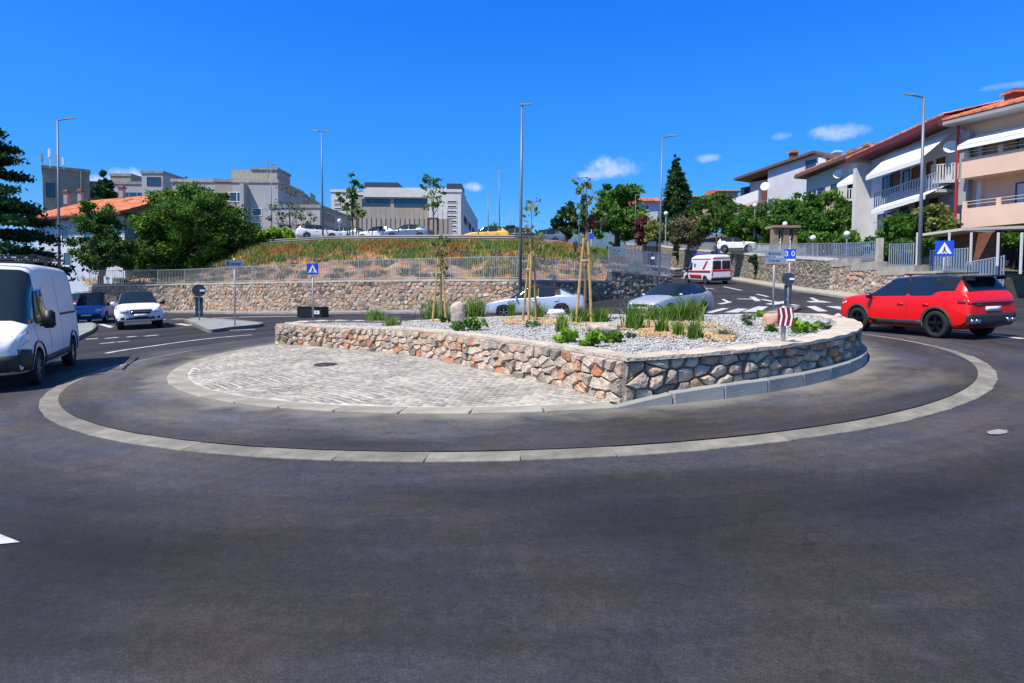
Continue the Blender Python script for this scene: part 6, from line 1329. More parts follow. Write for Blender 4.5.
for q, t in bank_pts:
    nz = MN.noise(q*.22)+.35*MN.noise(q*.8); dens = max(0, (t-.36)*2.2)+max(0, nz-.02)*.9
    k = int(dens*13*rr.rand()+.3)
    for _ in range(k):
        p = (q.x+rr.uniform(-.4, .4), q.y+rr.uniform(-.4, .4), q.z); g = MN.noise(Vector((q.x*.33, q.y*.45, 5)))+.6*MN.noise(Vector((q.x*1.1, q.y*1.1, 9)))
        key = 'green' if g > -.02 else ('orange' if g < -.24 else 'dry'); sets[key].append(p)
    if t < .6 and MN.noise(q*1.3+Vector((7, 1, 3))) > .22 and rr.rand() < .40: sets['grey'] += [(q.x+rr.normal()*.15, q.y+rr.normal()*.15, q.z+rr.rand()*.15) for _ in range(22)]
for key, lm, lab, h_ in (('green', L_GRASS, 'green grass along the top of the red bank', .42), ('dry', L_DRY, 'dry straw grass on the red bank', .42), ('orange', L_ORANGE, 'orange brown dry weeds on the upper bank', .40), ('grey', L_GREYG, 'grey green low weeds on the bare red earth', .22)):
    P = np.array(sets[key]); P = np.repeat(P, 5, 0)+rr.normal(size=(len(P)*5, 3))*np.array([.16, .16, .0]); V, F, A = blades(P, h_, .05, rr.rand(len(P)), rr, .4); print(key, len(P)); tag(inst('bank_grass', npmesh('bank_grass', V, F, lm, A)), lab, 'grass', kind='stuff')
# ---- island planting
def isl(px, py):
    """point on the gravel seen at this pixel"""
    d = pix_dir(px, py); t = 5.
    while t < 40:
        p = Vector((0, 0, EYE))+d*t
        if p.z < zgrav(p.x, p.y): return p
        t += .05
    return p
def tuft(px, py, wpx, hpx, kind, label, name='grass_tuft', seed=0, n=170):
    p = isl(px, py); k = p.y/FOC; w, h_ = wpx*k, hpx*k; rr = np.random.RandomState(seed); o = tag(empty(name, p), label, {'grass_tuft': 'grass', 'leafy_plant': 'plant'}.get(name, 'shrub')) 
    if name == 'grass_tuft':
        P = np.stack([rr.normal(size=n)*w*.18, rr.normal(size=n)*w*.18, np.zeros(n)], -1); V, F, A = blades(P, h_*.95, .028, rr.rand(n), rr, .26*w/h_ if h_ > 0 else .3); inst('blades', npmesh('blades', V, F, kind, A), o)
    else:
        C, Rn = crown_points([(0, 0, h_*.45, w*.5, w*.35, h_*.5)], n*2, rr, .4, 14, .2); V, F, A = leaves(C, .075, Rn, rr); inst('leaves', npmesh('leaves', V, F, kind, A), o); mb = MB()
        for i in range(6): a = i*1.05; mb.tube([(0, 0, -.02), (math.cos(a)*w*.2, math.sin(a)*w*.15, h_*.5)], [.008, .004], 4)
        mb.build('stems', M_BARK_L, o)
    return o
T = [(375, 322, 22, 13, L_GRASS, 'grass tuft near the left end of the bed, right of the blue crossing sign'), (391, 326, 20, 9, L_GRASS, 'low spreading grass tuft just right of the leftmost tuft'), (436, 319, 36, 20, L_GRASS, 'bushy grass at the foot of the first tree stakes'),
     (475, 317, 26, 20, L_GRASS, 'grass tuft right of the standing boulder'), (512, 316, 10, 15, L_GRASS, 'slim tuft in front of the sedan front door'), (538, 318, 16, 15, L_GRASS, 'dense tuft right of the middle stakes'), (562, 332, 14, 18, L_GRASS, 'upright tuft left of the right tripod'),
     (580, 322, 22, 14, L_GRASS, 'grass at the foot of the right tripod'), (600, 322, 22, 14, L_GRASS, 'tuft behind the flat beige boulder'), (634, 329, 26, 24, L_GRASS, 'tall bright tuft in front of the grey hatchback nose'), (636, 341, 0, 0, None, ''), (655, 320, 24, 14, L_GRASS, 'tuft below the hatchback windscreen'),
     (672, 321, 26, 17, L_GRASS, 'tall grass beside the hatchback door'), (690, 321, 30, 23, L_GRASS, 'tallest bright grass clump at the hatchback rear'), (662, 333, 16, 15, L_GRASS, 'small front tuft left of three, on the orange mulch'), (678, 336, 14, 15, L_GRASS, 'small front tuft, middle of three on the orange mulch'), (694, 339, 18, 18, L_GRASS, 'small front tuft, right of three on the orange mulch'), (724, 336, 20, 7, L_GREYG, 'low greyish tuft at the mulch right end')]
for i, (x, y, w, h_, lm, lab) in enumerate(T):
    if lm is not None: tuft(x, y, w, h_, lm, lab, seed=100+i, n=260 if w > 20 else 150)
Q = [(444, 323, 12, 8, L_DARK, 'small dark plant under the first stakes', 'leafy_plant', 40), (466, 331, 34, 14, L_GREEN, 'leafy plant in front of the standing boulder', 'leafy_plant', 150), (565, 343, 24, 14, L_LIME, 'bright leafy plant at the planter edge, left one', 'leafy_plant', 130), (592, 348, 22, 18, L_LIME, 'bright leafy plant at the planter edge, middle one', 'leafy_plant', 130), (612, 343, 22, 14, L_GREEN, 'bright leafy plant before the flat beige boulder, right one', 'leafy_plant', 120),
     (748, 326, 12, 14, L_GREYG, 'grey twiggy shrub left of the pink boulder', 'grey_shrub', 50), (761, 318, 12, 7, L_LIME, 'lime plant behind the pink boulder', 'leafy_plant', 50), (771, 332, 12, 7, L_GREEN, 'small green plant in front of the pink boulder', 'leafy_plant', 60), (800, 333, 24, 13, L_LIME, 'bright lime shrub right of the red chevron sign', 'leafy_plant', 170), (824, 330, 16, 9, L_GREYG, 'grey shrub near the right end of the bed', 'grey_shrub', 50), (632, 338, 10, 5, L_GREYG, 'tiny grey plant on the gravel in front of the bed', 'grey_shrub', 40), (535, 327, 20, 5, L_GREYG, 'flat grey herb on the gravel before the middle stakes', 'grey_shrub', 50), (498, 338, 0, 0, None, '', '', 0)]
for i, (x, y, w, h_, lm, lab, nm, n) in enumerate(Q):
    if lm is not None: tuft(x, y, w, h_, lm, lab, nm, 140+i, n)
# mulch: orange chips around the grasses
pts = []; rr = np.random.RandomState(9)
for (x0, y0, x1, y1, n) in ((505, 318, 560, 325, 1100), (560, 324, 640, 330, 1500), (640, 322, 730, 341, 4200), (425, 318, 480, 322, 1200)):
    for _ in range(n):
        u, v = rr.rand(), rr.normal()*.28+.5; x = x0+(x1-x0)*u; y = y0+(y1-y0)*min(1, max(0, v*.7+u*.3 if x1 > 700 else v)); p = isl(x, y)
        if MN.noise(p*1.1) > -.25 and inside(p.x, p.y): pts.append((p.x+rr.normal()*.05, p.y+rr.normal()*.1, p.z+.015))
tag(scatter_mesh('bark_mulch', pts, (.02, .045), mat('mulch_chip', (1, 1, 1), .9, ramp=[(0, (.28, .14, .06)), (.5, (.44, .28, .14)), (1, (.52, .42, .27))], src='rnd'), rr=rr), 'orange bark mulch strewn round the grasses of the bed', 'mulch')
# boulders
def boulder(px, py, wpx, hpx, label, col, seed, tall=1.):
    p = isl(px, py); k = p.y/FOC; b = bmesh.new(); bmesh.ops.create_icosphere(b, subdivisions=3, radius=1); r_ = random.Random(seed); o3 = Vector((seed*3.1, seed, 0))
    for v in b.verts:
        d = v.co.normalized(); q = max(abs(d.x), abs(d.y)*.9, abs(d.z)*.95); f = (.72/q)*.55+.5+MN.noise(d*1.3+o3)*.22+MN.noise(d*4+o3)*.07; v.co = Vector((d.x*f*wpx*k*.52, d.y*f*wpx*k*.42, d.z*f*hpx*k*.52+hpx*k*.42))
    me = bpy.data.meshes.new('boulder'); b.to_mesh(me); b.free(); me.materials.append(col); me.polygons.foreach_set('use_smooth', [False]*len(me.polygons)); tag(inst('boulder', me, None, p), label, 'boulder')
M_BO1 = mat('boulder_beige', (.46, .38, .30), .95, var=.3, scale=4, bump=1., bscale=9); M_BO2 = mat('boulder_pink', (1, 1, 1), .95, ramp=[(.3, (.52, .40, .32)), (.55, (.56, .30, .18)), (.7, (.50, .42, .35))], scale=3, bump=1., bscale=8); M_BO3 = mat('boulder_white', (.58, .56, .52), .95, var=.2, scale=4, bump=.8)
boulder(458, 323, 15, 23, 'upright beige boulder standing right of the first stakes', M_BO1, 1); boulder(603, 334, 34, 13, 'flat beige boulder amid leafy plants', M_BO1, 2); boulder(771, 327, 17, 15, 'pinkish orange boulder left of the red chevron sign', M_BO2, 3); boulder(556, 316, 19, 8, 'pale boulder in front of the sedan rear', M_BO3, 4); boulder(838, 320, 7, 7, 'small white rock near the rear edge of the bed', M_BO3, 5); boulder(625, 336, 8, 5, 'small beige rock beside the flat boulder', M_BO1, 6)
# staked saplings
M_STAKE = mat('stake_wood', (.46, .30, .10), .8, var=.2, scale=8)
def staked(px, pyb, pyt, sap_top, label, lab2, seed, reddish=False, spread=8, sx=0):
    p = isl(px, pyb); k = p.y/FOC; o = tag(empty('tree_stakes', p), label, 'tree stakes'); h_ = (pyb-pyt)*k
    for i in range(3):
        a = i*2.09+.5+seed; r0 = spread*k; MB().tube([(math.cos(a)*r0, math.sin(a)*r0, -.05), (math.cos(a)*.06+sx*k, math.sin(a)*.06, h_*random.uniform(.94, 1.04))], [.035, .032], 7).build('stake', M_STAKE, o)
    MB().lathe([(.10, h_*.72), (.12, h_*.74), (.10, h_*.76)], n=10).build('tie', mat('tie_strap', (.30, .26, .18), .8), o)
    t = tag(empty('sapling', p), lab2, 'sapling'); rr = np.random.RandomState(seed); H2 = (pyb-sap_top)*k; mb = MB(); mb.tube([(0, 0, 0), (.03, 0, h_), (sx*k*.8, 0, H2*.97)], [.03, .022, .006], 6); C = []; 
    for i in range(16):
        z = H2*rr.uniform(.42, .97); a = rr.uniform(0, 6.28); L_ = rr.uniform(.3, .85)*(1.3-z/H2); q = Vector((math.cos(a)*L_+sx*k*.6, math.sin(a)*L_, z+L_*.9)); mb.tube([(sx*k*.5*z/H2, 0, z), q], [.008, .003], 4); C += [tuple(Vector((0, 0, z)).lerp(q, u)+Vector(rr.normal(size=3)*.06)) for u in rr.uniform(.35, 1.05, 7 if reddish else 6)]
    mb.build('trunk', M_BARK_L, t); C = np.array(C); V, F, A = leaves(C, .10, rr.rand(len(C)), rr); inst('leaves', npmesh('leaves', V, F, L_OLIVE, A), t); return t
staked(440, 322, 256, 238, 'leaning stakes, leftmost group, beside the upright boulder', 'thin sapling in the leftmost stakes', 1)
staked(529, 321, 252, 203, 'tripod of stakes in front of the pale sedan', 'sparse leafy sapling rising from the middle stakes', 2, sx=2)
t_ = staked(584, 322, 240, 182, 'tripod of stakes by the sedan tail, rightmost group', 'sapling with a dark red inner clump in the right tripod', 3, True, 9, 1)
p = t_.location; rr = np.random.RandomState(77); C, Rn = crown_points([(0.1, 0, (322-226)*p.y/FOC,   .20, .20, .32)], 80, rr, .4, 10, .1); V, F, A = leaves(C, .09, Rn, rr); inst('red_leaves', npmesh('red_leaves', V, F, L_RED, A), t_)
# ------------------------------------------------------------------ road markings, islands, street furniture
def gline(pts, w, name='road_marking', dz=.008, mt=M_WHITE, closed=False, wpx=None):
    P = [G(*q) for q in pts]; mb = MB(); Q = []
    sp = smooth_path([P3(p) for p in P], 5) if len(P) > 2 else [P3(P[0].lerp(P[1], t/4)) for t in range(5)]
    for i, p in enumerate(sp):
        tg = (sp[min(i+1, len(sp)-1)]-sp[max(i-1, 0)]).normalized(); n = Vector((-tg.y, tg.x, 0))*w/2; Q.append([(q.x, q.y, zg(q.x, q.y)+dz) for q in (p-n, p+n)])
    for a, b in zip(Q, Q[1:]): mb.quad(a[0], b[0], b[1], a[1])
    return tag(mb.build(name, mt), kind='structure')
def gpoly(pts, name='road_marking', dz=.008, mt=M_WHITE): P = [G(*q) for q in pts]; return tag(MB().poly([(p.x, p.y, zg(p.x, p.y)+dz) for p in P]).build(name, mt, fixn=True), kind='structure')
gline([(106, 353.5), (124, 350.2), (150, 346.6), (185, 341.6), (220, 337.6), (252, 335)], .17)
for a, b in (((86, 339.4), (98, 338.6)), ((105, 338.6), (118, 337.4)), ((127, 337.2), (136, 336.4)), ((144, 336.4), (158, 335.2))): gline([a, b], .30)
for a, b in (((100, 343.8), (115, 342.4)), ((117, 342.2), (129, 341.2)), ((230, 330.5), (255, 329.3))): gline([a, b], .22)
gpoly([(91, 322.5), (97, 322.5), (114, 326.6), (110, 328)]); gline([(150, 320.2), (166, 319.4)], .5); gline([(172, 319.2), (186, 319)], .5); gline([(178, 323.8), (190, 325.6)], .35)
gline([(205, 318.4), (233, 317.9)], .4); gline([(238, 317.2), (298, 316.2)], .35); gline([(118, 319.6), (146, 318.9)], .4)
gpoly([(0, 535), (20, 543), (0, 545)]); gpoly([(-4, 534), (0, 535), (0, 545), (-4, 545)])
# right hand exit
gpoly([(701, 287.4), (712, 288.6), (762, 299.6), (738, 299.2)]); gline([(724, 286.8), (741, 290.4)], .22); gline([(757, 294.2), (768, 296.8)], .22); gline([(668, 273.6), (674, 275)], .25); gline([(682, 278), (690, 280)], .25)
gline([(692, 284.5), (704, 287.6)], .25); gline([(762, 299.4), (798, 305.6)], .28); gline([(758, 301.2), (752, 296.8)], .3)
for a, b, c, d in (((706, 312.6), (722, 308.2), (729, 308.6), (712, 313)), ((724, 312.6), (738, 308.6), (748, 309), (738, 312.6)), ((742, 312), (758, 306.4), (768, 306.6), (760, 312)), ((765, 304), (786, 300.8), (792, 301.6), (774, 305.2))): gpoly([a, b, c, d])
gpoly([(806, 306.5), (815, 306), (828, 311.4), (818, 311.6)]); gpoly([(826, 306.4), (838, 306.2), (860, 311), (848, 311.4)])
gpoly([(806, 301.2), (822, 300.8), (832, 302.6), (810, 302.4)]); gpoly([(809, 297.8), (813, 297.8), (820, 301), (815, 301)]); gpoly([(717, 303.8), (730, 301.4), (732, 302.4), (722, 304.4)]); gpoly([(721, 299.2), (724, 299.1), (730, 302), (727, 302.4)])
gline([(940, 331), (985, 334.5), (1024, 339)], .2); gline([(1004, 283.5), (1016, 287.2)], .3)
def island(pts, name, mt_top, h=.14, kw=.18):
    P = smooth_path([P3(G(*q)) for q in pts+[pts[0]]], 4)[:-1]; c = sum(P, Vector())/len(P); o = tag(empty(name, (c.x, c.y, zg(c.x, c.y))), kind='structure'); PINV[o.name] = Matrix.Translation((-c.x, -c.y, -zg(c.x, c.y)))
    inn = [p.lerp(c, min(.6, kw/max(.3, (p-c).length))) for p in P]; n = len(P); f = lambda p, d: (p.x, p.y, zg(p.x, p.y)+d)
    for k in range(0, n, 2):   # kerb stones, two spans each
        mb = MB()
        for i in (k, k+1):
            if i >= n: continue
            j = (i+1) % n; mb.quad(f(P[i], h), f(P[j], h), f(inn[j], h), f(inn[i], h)); mb.quad(f(P[i], -.03), f(P[j], -.03), f(P[j], h), f(P[i], h)); mb.quad(f(inn[i], h), f(inn[j], h), f(inn[j], h-.04), f(inn[i], h-.04))
        put(mb.build('kerb_stone', M_KERB), Matrix.Identity(4), o)
    mb = MB(); mb.poly([f(p, h-.02) for p in inn]); put(mb.build('island_top', mt_top, fixn=True), Matrix.Identity(4), o); return o
island([(184, 321.5), (196, 319.6), (215, 320.8), (240, 322.6), (262, 325.2), (258, 327.4), (232, 330), (212, 332.8), (203, 330.6)], 'splitter_island', M_CONC_G)
island([(70, 327), (80, 323.6), (91, 324.6), (96.5, 327.5), (93, 332.5), (84, 337), (72, 341)], 'splitter_island', M_CONC_G)
island([(764, 315.5), (776, 311.5), (792, 308.6), (800, 308.6), (798, 311.5), (785, 316.5)], 'splitter_island', M_CONC_G)
# lamp posts
M_POLE = mat('lamp_pole', (.16, .19, .23), .45, .3)
def lamp(px0, py0, px1, py1, Y, r, arm, label, zb_=None, group=None, name='street_lamp'):
    top = at(px1, py1, Y); b = at(px0, py0, Y); z0 = zg(b.x, b.y) if zb_ is None else zb_; b.z = z0; o = tag(empty(name, b), label, 'street lamp', group); t = top-b
    MB().tube([(0, 0, 0), t*.5, t], [r*.85, r*.68, r*.45], 10).build('pole', M_POLE, o, True); MB().tube([(0, 0, 0), (0, 0, .9)], [r*1.5, r*1.4], 10).build('base', M_STEEL, o)
    for dx in arm:
        e = t+Vector((dx, -.15*abs(dx), .08)); MB().bar(t, e, .04, n=6).build('arm', M_POLE, o); h_ = e+Vector((dx*.0, 0, 0)); s_ = 1 if dx > 0 else -1
        mb = MB(); mb.add([tuple(e+Vector(q)) for q in ((-.1*s_, -.09, .06), (-.1*s_, .09, .06), (.5*s_, .07, .07), (.5*s_, -.07, .07), (-.1*s_, -.09, -.02), (-.1*s_, .09, -.02), (.5*s_, .07, .03), (.5*s_, -.07, .03))], [(0, 1, 2, 3), (7, 6, 5, 4), (0, 3, 7, 4), (1, 5, 6, 2), (0, 4, 5, 1), (3, 2, 6, 7)]); mb.build('lamp_head', M_STEEL, o, fixn=True)
    return o
pzc = lambda x, Y: plateau_z(x, Y)
lamp(59, 262, 57.5, 120.5, 44, .12, (.75,), 'tall lamp post on the far left with its arm pointing right')
lamp(323, 243, 321.5, 132, 57, .11, (-.35, .35), 'tall lamp post with a small twin head, left of the central building', pzc(322, 57))
lamp(520, 300, 522, 106.5, 34.3, .12, (.04,), 'tallest lamp post in the middle, rising behind the pale sedan')
lamp(658.5, 300, 662.5, 137.5, 43, .10, (.65,), 'lamp post at the end of the dark wall with its arm pointing right', 1.7)
lamp(918.5, 300, 924, 97.5, 32.5, .13, (-.65,), 'tall lamp post in front of the awning house with its arm pointing left')
lamp(500, 240, 499, 168.5, 95, .13, (-.4, .4), 'far slim lamp post with twin arms, right of the orange yellow car', 6); lamp(488, 240, 488.3, 193, 110, .13, (.2,), 'short far lamp post left of the twin armed one', 6)
lamp(579, 262, 579.5, 178.5, 66, .08, (-.35, .35), 'slim lamp post with a small cross head beside the cypress', 3.2); lamp(272, 246, 271, 165, 62, .06, (.3,), 'thin pole with a hooked tip before the grey hospital block', pzc(272, 62)); lamp(511, 240, 511, 204, 130, .1, (.2,), 'faint distant lamp post near the central tall one', 6); lamp(635, 250, 635.5, 196, 70, .05, (.1,), 'thin bare pole before the red roof house', 5)
M_GLOBE = mat('globe_lamp', (.75, .75, .72), .3)
for px, py, Y, h_, lab in ((666, 213.5, 63, 3.2, 'white globe lamp in front of the conical conifer'), (755, 205.5, 60, 3., 'white globe lamp under the gable house balcony'), (339.5, 221, 60, 3., 'white globe lamp left of the central building'), (785, 224, 54, 1., 'white globe lamp above the gateway'), (847, 234, 45, 1.6, 'white globe on a pillar by the right railing'), (813, 238, 48, 1.6, 'small globe on a pillar before the cream house hedge')):
    p = at(px, py, Y); o = tag(empty('globe_lamp', (p.x, p.y, p.z-h_)), lab, 'lamp'); MB().bar((0, 0, 0), (0, 0, h_-.2), .05).build('pole', M_STEEL, o); mb = MB(); mb.lathe([(.001, -.22), (.15, -.18), (.23, 0), (.16, .16), (.001, .23)], n=14); mb.build('globe', M_GLOBE, o, True, (0, 0, h_), fixn=True)
# signs
M_SBLUE = mat('sign_blue', (.012, .07, .62), .35); M_SWHITE = mat('sign_white', (.80, .80, .80), .4); M_SBACK = mat('sign_back', (.025, .045, .065), .5); M_SGREY = mat('sign_plate_pale', (.20, .26, .36), .5); M_SRED = mat('sign_red', (.21, .008, .02), .5); M_INK = mat('sign_ink', (.03, .03, .05), .5)
def text_mesh(txt, size, mt, name='lettering'):
    c = bpy.data.curves.new('t', 'FONT'); c.body = txt; c.size = size; c.align_x = 'CENTER'; c.align_y = 'CENTER'; c.extrude = .002; o = bpy.data.objects.new('t', c); COL.objects.link(o); dg = bpy.context.evaluated_depsgraph_get(); dg.update(); me = bpy.data.meshes.new_from_object(o.evaluated_get(dg)); me.name = name; bpy.data.objects.remove(o); me.materials.clear(); me.materials.append(mt); return me
def sign(px, pyb, Y, label, cat='road sign', name='road_sign', base=None, top_py=None, r=.035, face=None, polemat=M_STEEL):
    b = at(px, pyb, Y) if base is None else Vector(base); o = tag(empty(name, b), label, cat); 
    if face is None: o.rotation_euler.z = math.atan2(-b.x, b.y)*.8
    t = (at(px, top_py, b.y)).z-b.z; MB().bar((0, 0, -.1), (0, 0, t), r, n=8).build('pole', polemat, o, True); return o, b, (lambda py: at(px, py, b.y).z-b.z), b.y/FOC
def plate(o, x, z, w, h, mt, name='plate', y=-.05, d=.02, back=M_SBACK):
    b = bmesh.new(); bmesh.ops.create_cube(b, size=1)
    for v in b.verts: v.co = (x+v.co.x*w, y+v.co.y*d, z+v.co.z*h)
    me = bpy.data.meshes.new(name); b.to_mesh(me); b.free(); me.materials.append(mt); return inst(name, me, o)
def flat(o, pts, mt, name, y=-.064): mb = MB(); n = len(pts); mb.add([(p[0], y, p[1]) for p in pts]+[(p[0], y+.004, p[1]) for p in pts], [tuple(range(n)), tuple(range(2*n-1, n-1, -1))]+[(i, i+n, (i+1) % n+n, (i+1) % n) for i in range(n)]); return mb.build(name, mt, o, fixn=True)
def crossing(o, x, z, s):
    f = plate(o, x, z, s, s, M_SBLUE, 'sign_face'); t = flat(o, [(x-s*.40, z-s*.34), (x+s*.40, z-s*.34), (x, z+s*.40)], M_SWHITE, 'white_triangle')
    m = flat(o, [(x-s*.05, z+s*.02), (x+s*.05, z+s*.02), (x+s*.06, z-s*.10), (x+s*.14, z-s*.28), (x+s*.07, z-s*.28), (x, z-s*.14), (x-s*.08, z-s*.28), (x-s*.15, z-s*.28), (x-s*.06, z-s*.10)], M_INK, 'walking_figure', -.070); flat(o, [(x-s*.04, z+s*.04), (x+s*.04, z+s*.04), (x+s*.04, z+s*.12), (x-s*.04, z+s*.12)], M_INK, 'figure_head', -.070)
    for k in range(3): flat(o, [(x-s*(.26-.2*k), z-s*.33), (x-s*(.18-.2*k), z-s*.33), (x-s*(.17-.2*k), z-s*.29), (x-s*(.24-.2*k), z-s*.29)], M_INK, 'zebra_bar', -.070)
p = isl(313, 321); o, b, Z, k = sign(313.5, 321, 0, 'blue pedestrian crossing sign at the left end of the planted bed', base=p, top_py=264); crossing(o, -.0, Z(269), 11*k)
b_ = at(942.5, 300, 31.5); b_.z = zg(b_.x, b_.y); o, b, Z, k = sign(942.5, 300, 0, 'blue pedestrian crossing sign above the red suv, before the fence panels', base=b_, top_py=243); crossing(o, 0, Z(248.5), 15.5*k)
# keep-side sign backs on the splitter islands
def keep_sign(px, pyb, label, discpy, rpx, p0, p1, dx=0, wpx=7):
    g = G(px, pyb, .12); o, b, Z, k = sign(px, pyb, 0, label, base=g, top_py=discpy-rpx); mb = MB(); mb.lathe([(.001, .0), (rpx*k, 0), (rpx*k, .03), (.001, .03)], c=(dx*k, -.1, Z(discpy)), n=24, axis='Y'); mb.build('disc', M_SBACK, o, fixn=True); plate(o, dx*k, Z((p0+p1)/2), wpx*k, (p1-p0)*k, M_SBACK, 'marker_board', .0, .05); plate(o, 3.2*k, Z(discpy), 4.5*k, 2*k, M_SWHITE, 'reflector', -.12); plate(o, dx*k, Z(p1-5), 2.5*k, 2.5*k, M_SBLUE if dx < 0 else M_SGREY, 'sticker', -.03)
keep_sign(199.3, 320, 'dark backed keep side sign with a black board, on the left splitter island', 290.5, 6.2, 297, 317); keep_sign(787.5, 308, 'dark backed keep side sign with a black board, on the right splitter island', 279, 6.2, 285, 304.5)
g = G(235, 325.5, .12); o, b, Z, k = sign(235.3, 325.5, 0, 'pale arrow shaped direction sign on the left splitter island', base=g, top_py=258); z = Z(263.5); f = flat(o, [(-8*k, z-3.4*k), (6*k, z-3.4*k), (9*k, z), (6*k, z+3.4*k), (-8*k, z+3.4*k)], M_SGREY, 'arrow_plate', -.06); inst('lettering', text_mesh('Centar', 4.2*k, M_INK), o, (0, -.066, z), (math.pi/2, 0, 0)); plate(o, -6.3*k, z, 1.2*k, 4*k, M_INK, 'symbol', -.064, .004)
g = G(773, 312, .05); o, b, Z, k = sign(773.5, 312, 0, 'post with two stacked direction plates at the right splitter island', base=g, top_py=250, r=.045)
for z_, n_t in ((253.6, 'Bolnica'), (260.6, 'Centar')): z = Z(z_); flat(o, [(-9*k, z-3.1*k), (9*k, z-3.1*k), (11.5*k, z), (9*k, z+3.1*k), (-9*k, z+3.1*k)], M_SGREY, 'arrow_plate', -.07); inst('lettering', text_mesh(n_t, 4*k, M_INK), o, (0, -.076, z), (math.pi/2, 0, 0))
g = G(789, 309, .1); g = Vector((g.x+.15, g.y+.4, g.z)); o, b, Z, k = sign(789.5, 309, 0, 'small blue square sign with white digits, right of the direction plates', base=g, top_py=248); plate(o, 0, Z(254), 11*k, 9.5*k, M_SBLUE, 'sign_face'); inst('lettering', text_mesh('3 0', 7.4*k, M_SWHITE), o, (0, -.064, Z(254)), (math.pi/2, 0, 0)); plate(o, 0, Z(260), 10*k, 2*k, M_SWHITE, 'lower_plate'); plate(o, -3*k, Z(262.5), 3*k, 2*k, mat('sticker_lime', (.4, .55, .05), .5), 'sticker')
# chevron board
p = isl(783, 345); o, b, Z, k = sign(783, 345, 0, 'dark red and white chevron board on a short post, right end of the bed', base=p, top_py=306, r=.036); zt_, zb2 = Z(307.5), Z(325.5); W2 = 14.5*k; x0 = -W2*.42; bd = plate(o, x0+W2/2, (zt_+zb2)/2, W2, zt_-zb2, M_SRED, 'board', -.09)
for i in range(3):
    xx = x0+W2*(.10+.32*i); w_ = W2*.11; zm = (zt_+zb2)/2; dxx = W2*.10
    for (za, zb3, sa, sb) in ((zt_, zm, 0, dxx), (zm, zb2, dxx, 0)): flat(o, [(xx+sa, za), (xx+w_+sa, za), (xx+w_+sb, zb3), (xx+sb, zb3)], M_SWHITE, 'chevron', -.106)
# black long box with a label behind the bed
g = G(313, 317.2); o = tag(empty('black_bin', g, -.25), 'long low black box with a small white label behind the left end of the bed', 'box'); k = g.y/FOC; b = bmesh.new(); bmesh.ops.create_cube(b, size=1)
for v in b.verts: v.co = (v.co.x*28.5*k, v.co.y*.7, v.co.z*10*k+5*k)
bmesh.ops.bevel(b, geom=list(b.edges), offset=.03, segments=2, affect='EDGES'); me = bpy.data.meshes.new('box_body'); b.to_mesh(me); b.free(); me.materials.append(M_BLACK); inst('box_body', me, o); plate(o, 8*k, 5.2*k, 6.5*k, 3.4*k, M_SWHITE, 'label_plate', -.37, .02); MB().box((0, 0, 10.2*k), (29.5*k, .76, .05)).build('lid', M_BLACK, o); inst('lettering', text_mesh('00', 2.6*k, M_INK), o, (8*k, -.382, 5.2*k), (math.pi/2, 0, 0))
b_ = at(649, 300, 41); b_.z = zg(b_.x, b_.y); o, b, Z, k = sign(649, 300, 0, 'dark sign back with a white patch on a post by the dark wall end', base=b_, top_py=252); plate(o, 0, Z(258), 8.5*k, 10*k, M_SBACK, 'sign_back'); plate(o, 3*k, Z(258), 3.5*k, 2.2*k, M_SWHITE, 'white_patch', -.07)
b_ = at(591, 262, 60); b_.z = 3.5; o, b, Z, k = sign(591, 262, 0, 'small blue sign beyond the bank, right of the reddish sapling', base=b_, top_py=229); plate(o, 0, Z(236), 5*k, 5.5*k, M_SBLUE, 'sign_face')
b_ = at(575, 283, 47); o, b, Z, k = sign(575, 283, 0, 'dark blue post with small control boxes before the bank', base=b_, top_py=240, r=.07, polemat=mat('post_navy', (.02, .05, .16), .5)); plate(o, 0, Z(245), 5*k, 6*k, M_SBACK, 'control_box', -.1, .2); plate(o, .5*k, Z(267), 3*k, 5*k, M_SBACK, 'control_box', -.1, .2)
# notice boards
q = La(d_at_px(La, lzt, 109)); n_ = Vector((q[1].y, -q[1].x, 0)); z = lzt(q[0], 0) if False else None
c = at(109, 280, q[0].y+.1); o = tag(empty('notice_board', c), 'white notice tied to the railing above the white pickup', 'notice'); plate(o, 0, 0, 8*c.y/FOC, 7.5*c.y/FOC, M_SWHITE, 'board', -.12); plate(o, 0, .15, 4*c.y/FOC, .16, mat('print_green', (.15, .4, .3), .6), 'print', -.135)
c = at(316.5, 254, 53); o = tag(empty('marker_sign', (c.x, c.y, c.z-.3)), 'small cream board standing on the bank above the blue crossing sign', 'board'); plate(o, 0, .6, 7*c.y/FOC, 6.5*c.y/FOC, mat('board_cream', (.62, .56, .36), .7), 'board'); MB().bar((0, 0, -.4), (0, 0, .4), .05).build('post', M_STAKE, o)
# timber tree guards on the plateau
for px, lab in ((353, 'square timber guard round the left young tree on the plateau'), (433, 'square timber guard round the right young tree on the plateau')):
    Y = 57.2; z0 = pzc(px, Y); c = at(px, 240, Y); o = tag(empty('tree_guard', (c.x, c.y, z0)), lab, 'tree guard'); h_ = at(px, 218, Y).z-z0; w_ = .42
    for sx in (-1, 1):
        for sy in (-1, 1): MB().box((sx*w_, sy*w_, h_/2), (.09, .09, h_)).build('post', mat('timber_dark', (.10, .06, .045), .8), o)
    for sy in (-1, 1): MB().box((0, sy*w_, h_-.05), (2*w_-.1, .07, .08)).build('crossbar', MATS['timber_dark'], o)
    for sx in (-1, 1): MB().box((sx*w_, 0, h_-.05), (.07, 2*w_-.1, .08)).build('crossbar', MATS['timber_dark'], o)
